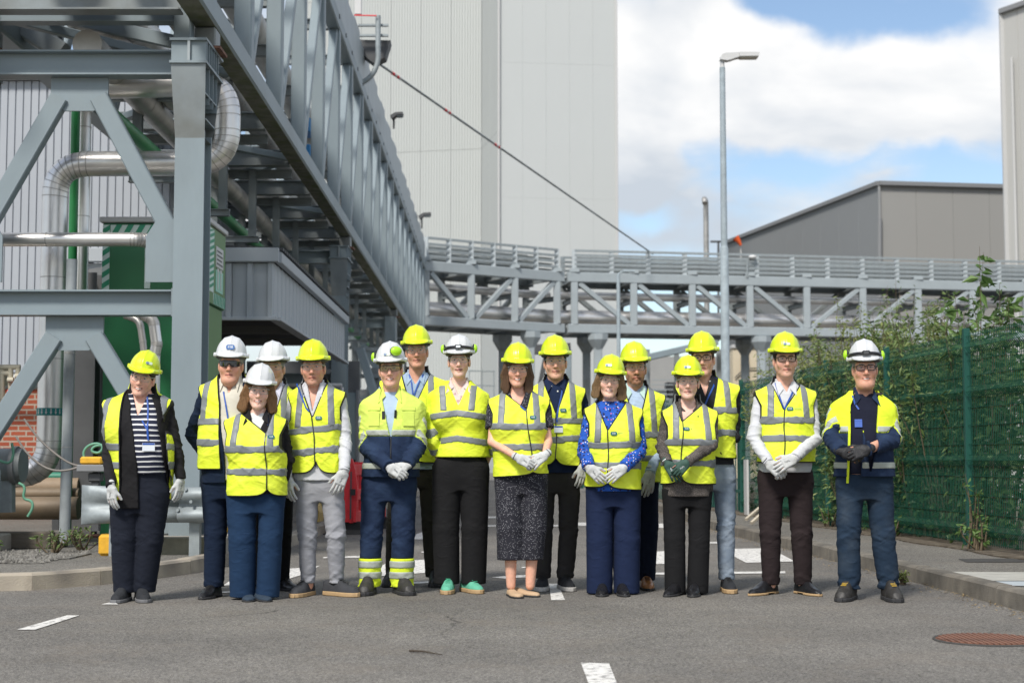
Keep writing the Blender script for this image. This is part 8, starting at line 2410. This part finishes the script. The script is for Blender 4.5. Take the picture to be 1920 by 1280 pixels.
      armR=((1376, 818, .0), (1345, 852, -.12), dict(none=True)), toplook=C_CARD, top_name='cardigan', top_hem=870, top_off=.012, neck_v=745, neck_w=.05, collar=C_CARD, collar_tip=(.07, -.04), vest=dict(hem=860, v=820, vx=1320, tape=(770, 812), w=.09), lanyard=[[(1342, 708), (1335, 725), (1326, 742), (1318, 760)]], buttons=[(1329, 715), (1318, 727)],
      legs=C_JEANL, leg_hem=1087, leg_fold=.012, stack=1.0, legL=((1310, 885), (1308, 985, 0), (1306, 1087, .03), (.094, .072, .056)), legR=((1358, 885), (1361, 985, -.02), (1362, 1087, .03), (.094, .072, .056)), shoeL=('trainer', (1306, 1100, .02), -8, S_BLKM, S_WSOLE, 1.05), shoeR=('trainer', (1363, 1100, .01), 2, S_BLKM, S_GUM, 1.05), laces=S_LACEK,
      tone=PINK, hair='short', hairmat=HR_BRN, hairc=(.10, .07, .05), glasses='rim', smile=.1),
 dict(seed=13, label='woman in grey tweed blazer with closed vest and dark green gloves', fem=True, root=(1288, 1119), top=(1289, 667), head=(-6, 1, 0), helmet=('n', M_YELH), hbadge=(-2, 18, 'sticker'), sh=(1238, 1348, 772), waist=(1243, 1338, 850), hip=(1240, 1340, 915), armL=((1241, 838, -.06), (1252, 868, -.20), dict(dir=(.42, -.2, -.75), back=(-.15, -1, .2), thumb=(1, -.1, .4), pose='relaxed')),
      armR=((1335, 834, -.10), (1288, 866, -.25), dict(dir=(-.55, -.1, -.6), back=(.2, -1, .3), thumb=(-.5, 0, .8), pose='curled')), toplook=C_TWEED, top_name='blazer', top_hem=930, top_off=.014, neck_v=830, neck_w=.08, collar=C_TWEED, collar_tip=(.058, -.04), inner=(C_WTEE, 900, 752, .045), vest=dict(hem=908, v=790, vx=1276, zipx=1272, tape=(829, 868), badge=(1283, 804), badge_text=1, w=.085, notch=.06),
      legs=C_BLK, wtop=915, leg_hem=1112, stack=.3, leg_fold=.004, legL=((1263, 915), (1265, 1010, 0), (1266, 1110, .02), (.092, .080, .075)), legR=((1312, 915), (1311, 1010, 0), (1308, 1110, .02), (.092, .080, .076)), shoeL=('dress', (1270, 1114, -.02), -30, S_BLACK, S_DSOLE, .98), shoeR=('dress', (1303, 1114, -.03), -12, S_BLACK, S_DSOLE, .98),
      glove=M_GLOVEG, tone=FAIR, hair='tied', hairmat=HR_BLOND, hairc=(.2, .13, .08), smile=.3),
 dict(seed=15, label='man in white shirt with moustache, yellow helmet and vest, brown trousers', root=(1472, 1118), top=(1471, 623), head=(-2, 0, 0), helmet=('n', M_YELH), hbadge=(-2, 18, 'sticker'), sh=(1412, 1533, 735), waist=(1424, 1526, 830), hip=(1418, 1526, 895), bulk=1.05, wd=.125, armL=((1413, 822, -.06), (1442, 868, -.22), dict(dir=(.55, -.1, -.5), back=(-.1, -1, .35), thumb=(.4, -.2, 1), pose='curled')),
      armR=((1528, 822, -.06), (1490, 858, -.25), dict(dir=(-.8, -.12, -.42), back=(.0, -1, .3), thumb=(0, -.1, 1), pose='relaxed')), toplook=C_WHITE, top_name='shirt', top_hem=885, neck_v=736, neck_w=.04, collar=C_WHITE, vest=dict(hem=867, v=768, vx=1464, zipx=1463, tape=(788, 822), badge=(1475, 767), badge_text=1, w=.095, notch=.0),
      lanyard=[[(1452, 718), (1456, 740), (1461, 758), (1464, 766)], [(1489, 718), (1480, 740), (1470, 758), (1465, 768)]], legs=C_BROWN, wtop=855, leg_hem=1096, leg_fold=.0095, legL=((1446, 895), (1444, 1000, -.01), (1446, 1097, .02), (.105, .080, .062)), legR=((1500, 895), (1503, 1000, -.01), (1506, 1097, .02), (.105, .080, .062)),
      shoeL=('dress', (1440, 1108, .02), -42, S_BLACK, S_GUM, 1.12), shoeR=('dress', (1507, 1108, .02), 20, S_BLACK, S_GUM, 1.08), tone=PINK, hair='short', hairmat=HR_DARK, hairc=(.06, .035, .025), glasses='rim', beard=.30, beardc=(.26, .14, .09), smile=.5, hand=1.1),
 dict(seed=16, label='older man in white helmet, navy and yellow jacket and black gloves, rightmost of the group', root=(1628, 1129), top=(1620, 637), head=(-8, -1, 0), helmet=('v', M_WHITEH), headlamp='off', muffs=[(1, .07), (-1, .08)], sh=(1553, 1684, 752), waist=(1574, 1668, 840), hip=(1566, 1676, 900), bulk=1.12, wd=.145, ra=.066, rw=.052, belly=[(1610, 835, (.12, .10, .14))],
      armL=((1558, 822, -.08), (1580, 846, -.27), dict(dir=(.8, -.1, -.25), back=(-.1, -1, .3), thumb=(.2, -.1, 1), pose='curled')), armR=((1673, 824, -.09), (1626, 842, -.30), dict(dir=(-.9, -.1, -.3), back=(.1, -1, .35), thumb=(0, 0, 1), pose='curled')), toplook=C_YJ2, tp2=C_WORK, split=812, arm_split=-.02, hem_tape=872, top_name='jacket', top_hem=893, top_off=.026, neck_v=890, neck_w=.09, collar=C_WORK, collar_tip=(.085, -.04),
      open=[(720, 1608, 1632), (760, 1590, 1616), (800, 1584, 1608), (850, 1582, 1606), (900, 1582, 1606)], inner=(C_POLO, 888, 745, .05), inner_name='polo_shirt', lanyard=[[(1594, 742), (1598, 758), (1604, 768)]], card=(1601, 794, .05, .06, M_LANY), patches=[(1644, 739, .045, .020, M_FRAMEB)],
      edging=[([(1585, 775), (1583, 812), (1582, 850), (1583, 905)], .016, C_YJ2)],
      legs=C_JEAND, wtop=888, leg_hem=1104, leg_fold=.012, stack=1.8, legL=((1594, 900), (1591, 1000, -.01), (1593, 1104, .02), (.105, .086, .074)), legR=((1648, 900), (1655, 1000, -.01), (1667, 1104, .02), (.105, .086, .076)), shoeL=('boot', (1591, 1116, .01), -28, S_BOOT, S_DSOLE, 1.05), shoeR=('boot', (1668, 1116, -.02), 2, S_BOOT, S_DSOLE, 1.05), laces=S_LACEY,
      glove=M_GLOVEB, tone=RUDDY, hair='short', hairmat=HR_GREY, hairc=(.32, .30, .28), glasses='rim', smile=.7, teeth=.2, jowl=1, jaw=1.08, hand=1.1),
]
import time as _t
for d_ in PEOPLE:
    person(d_)
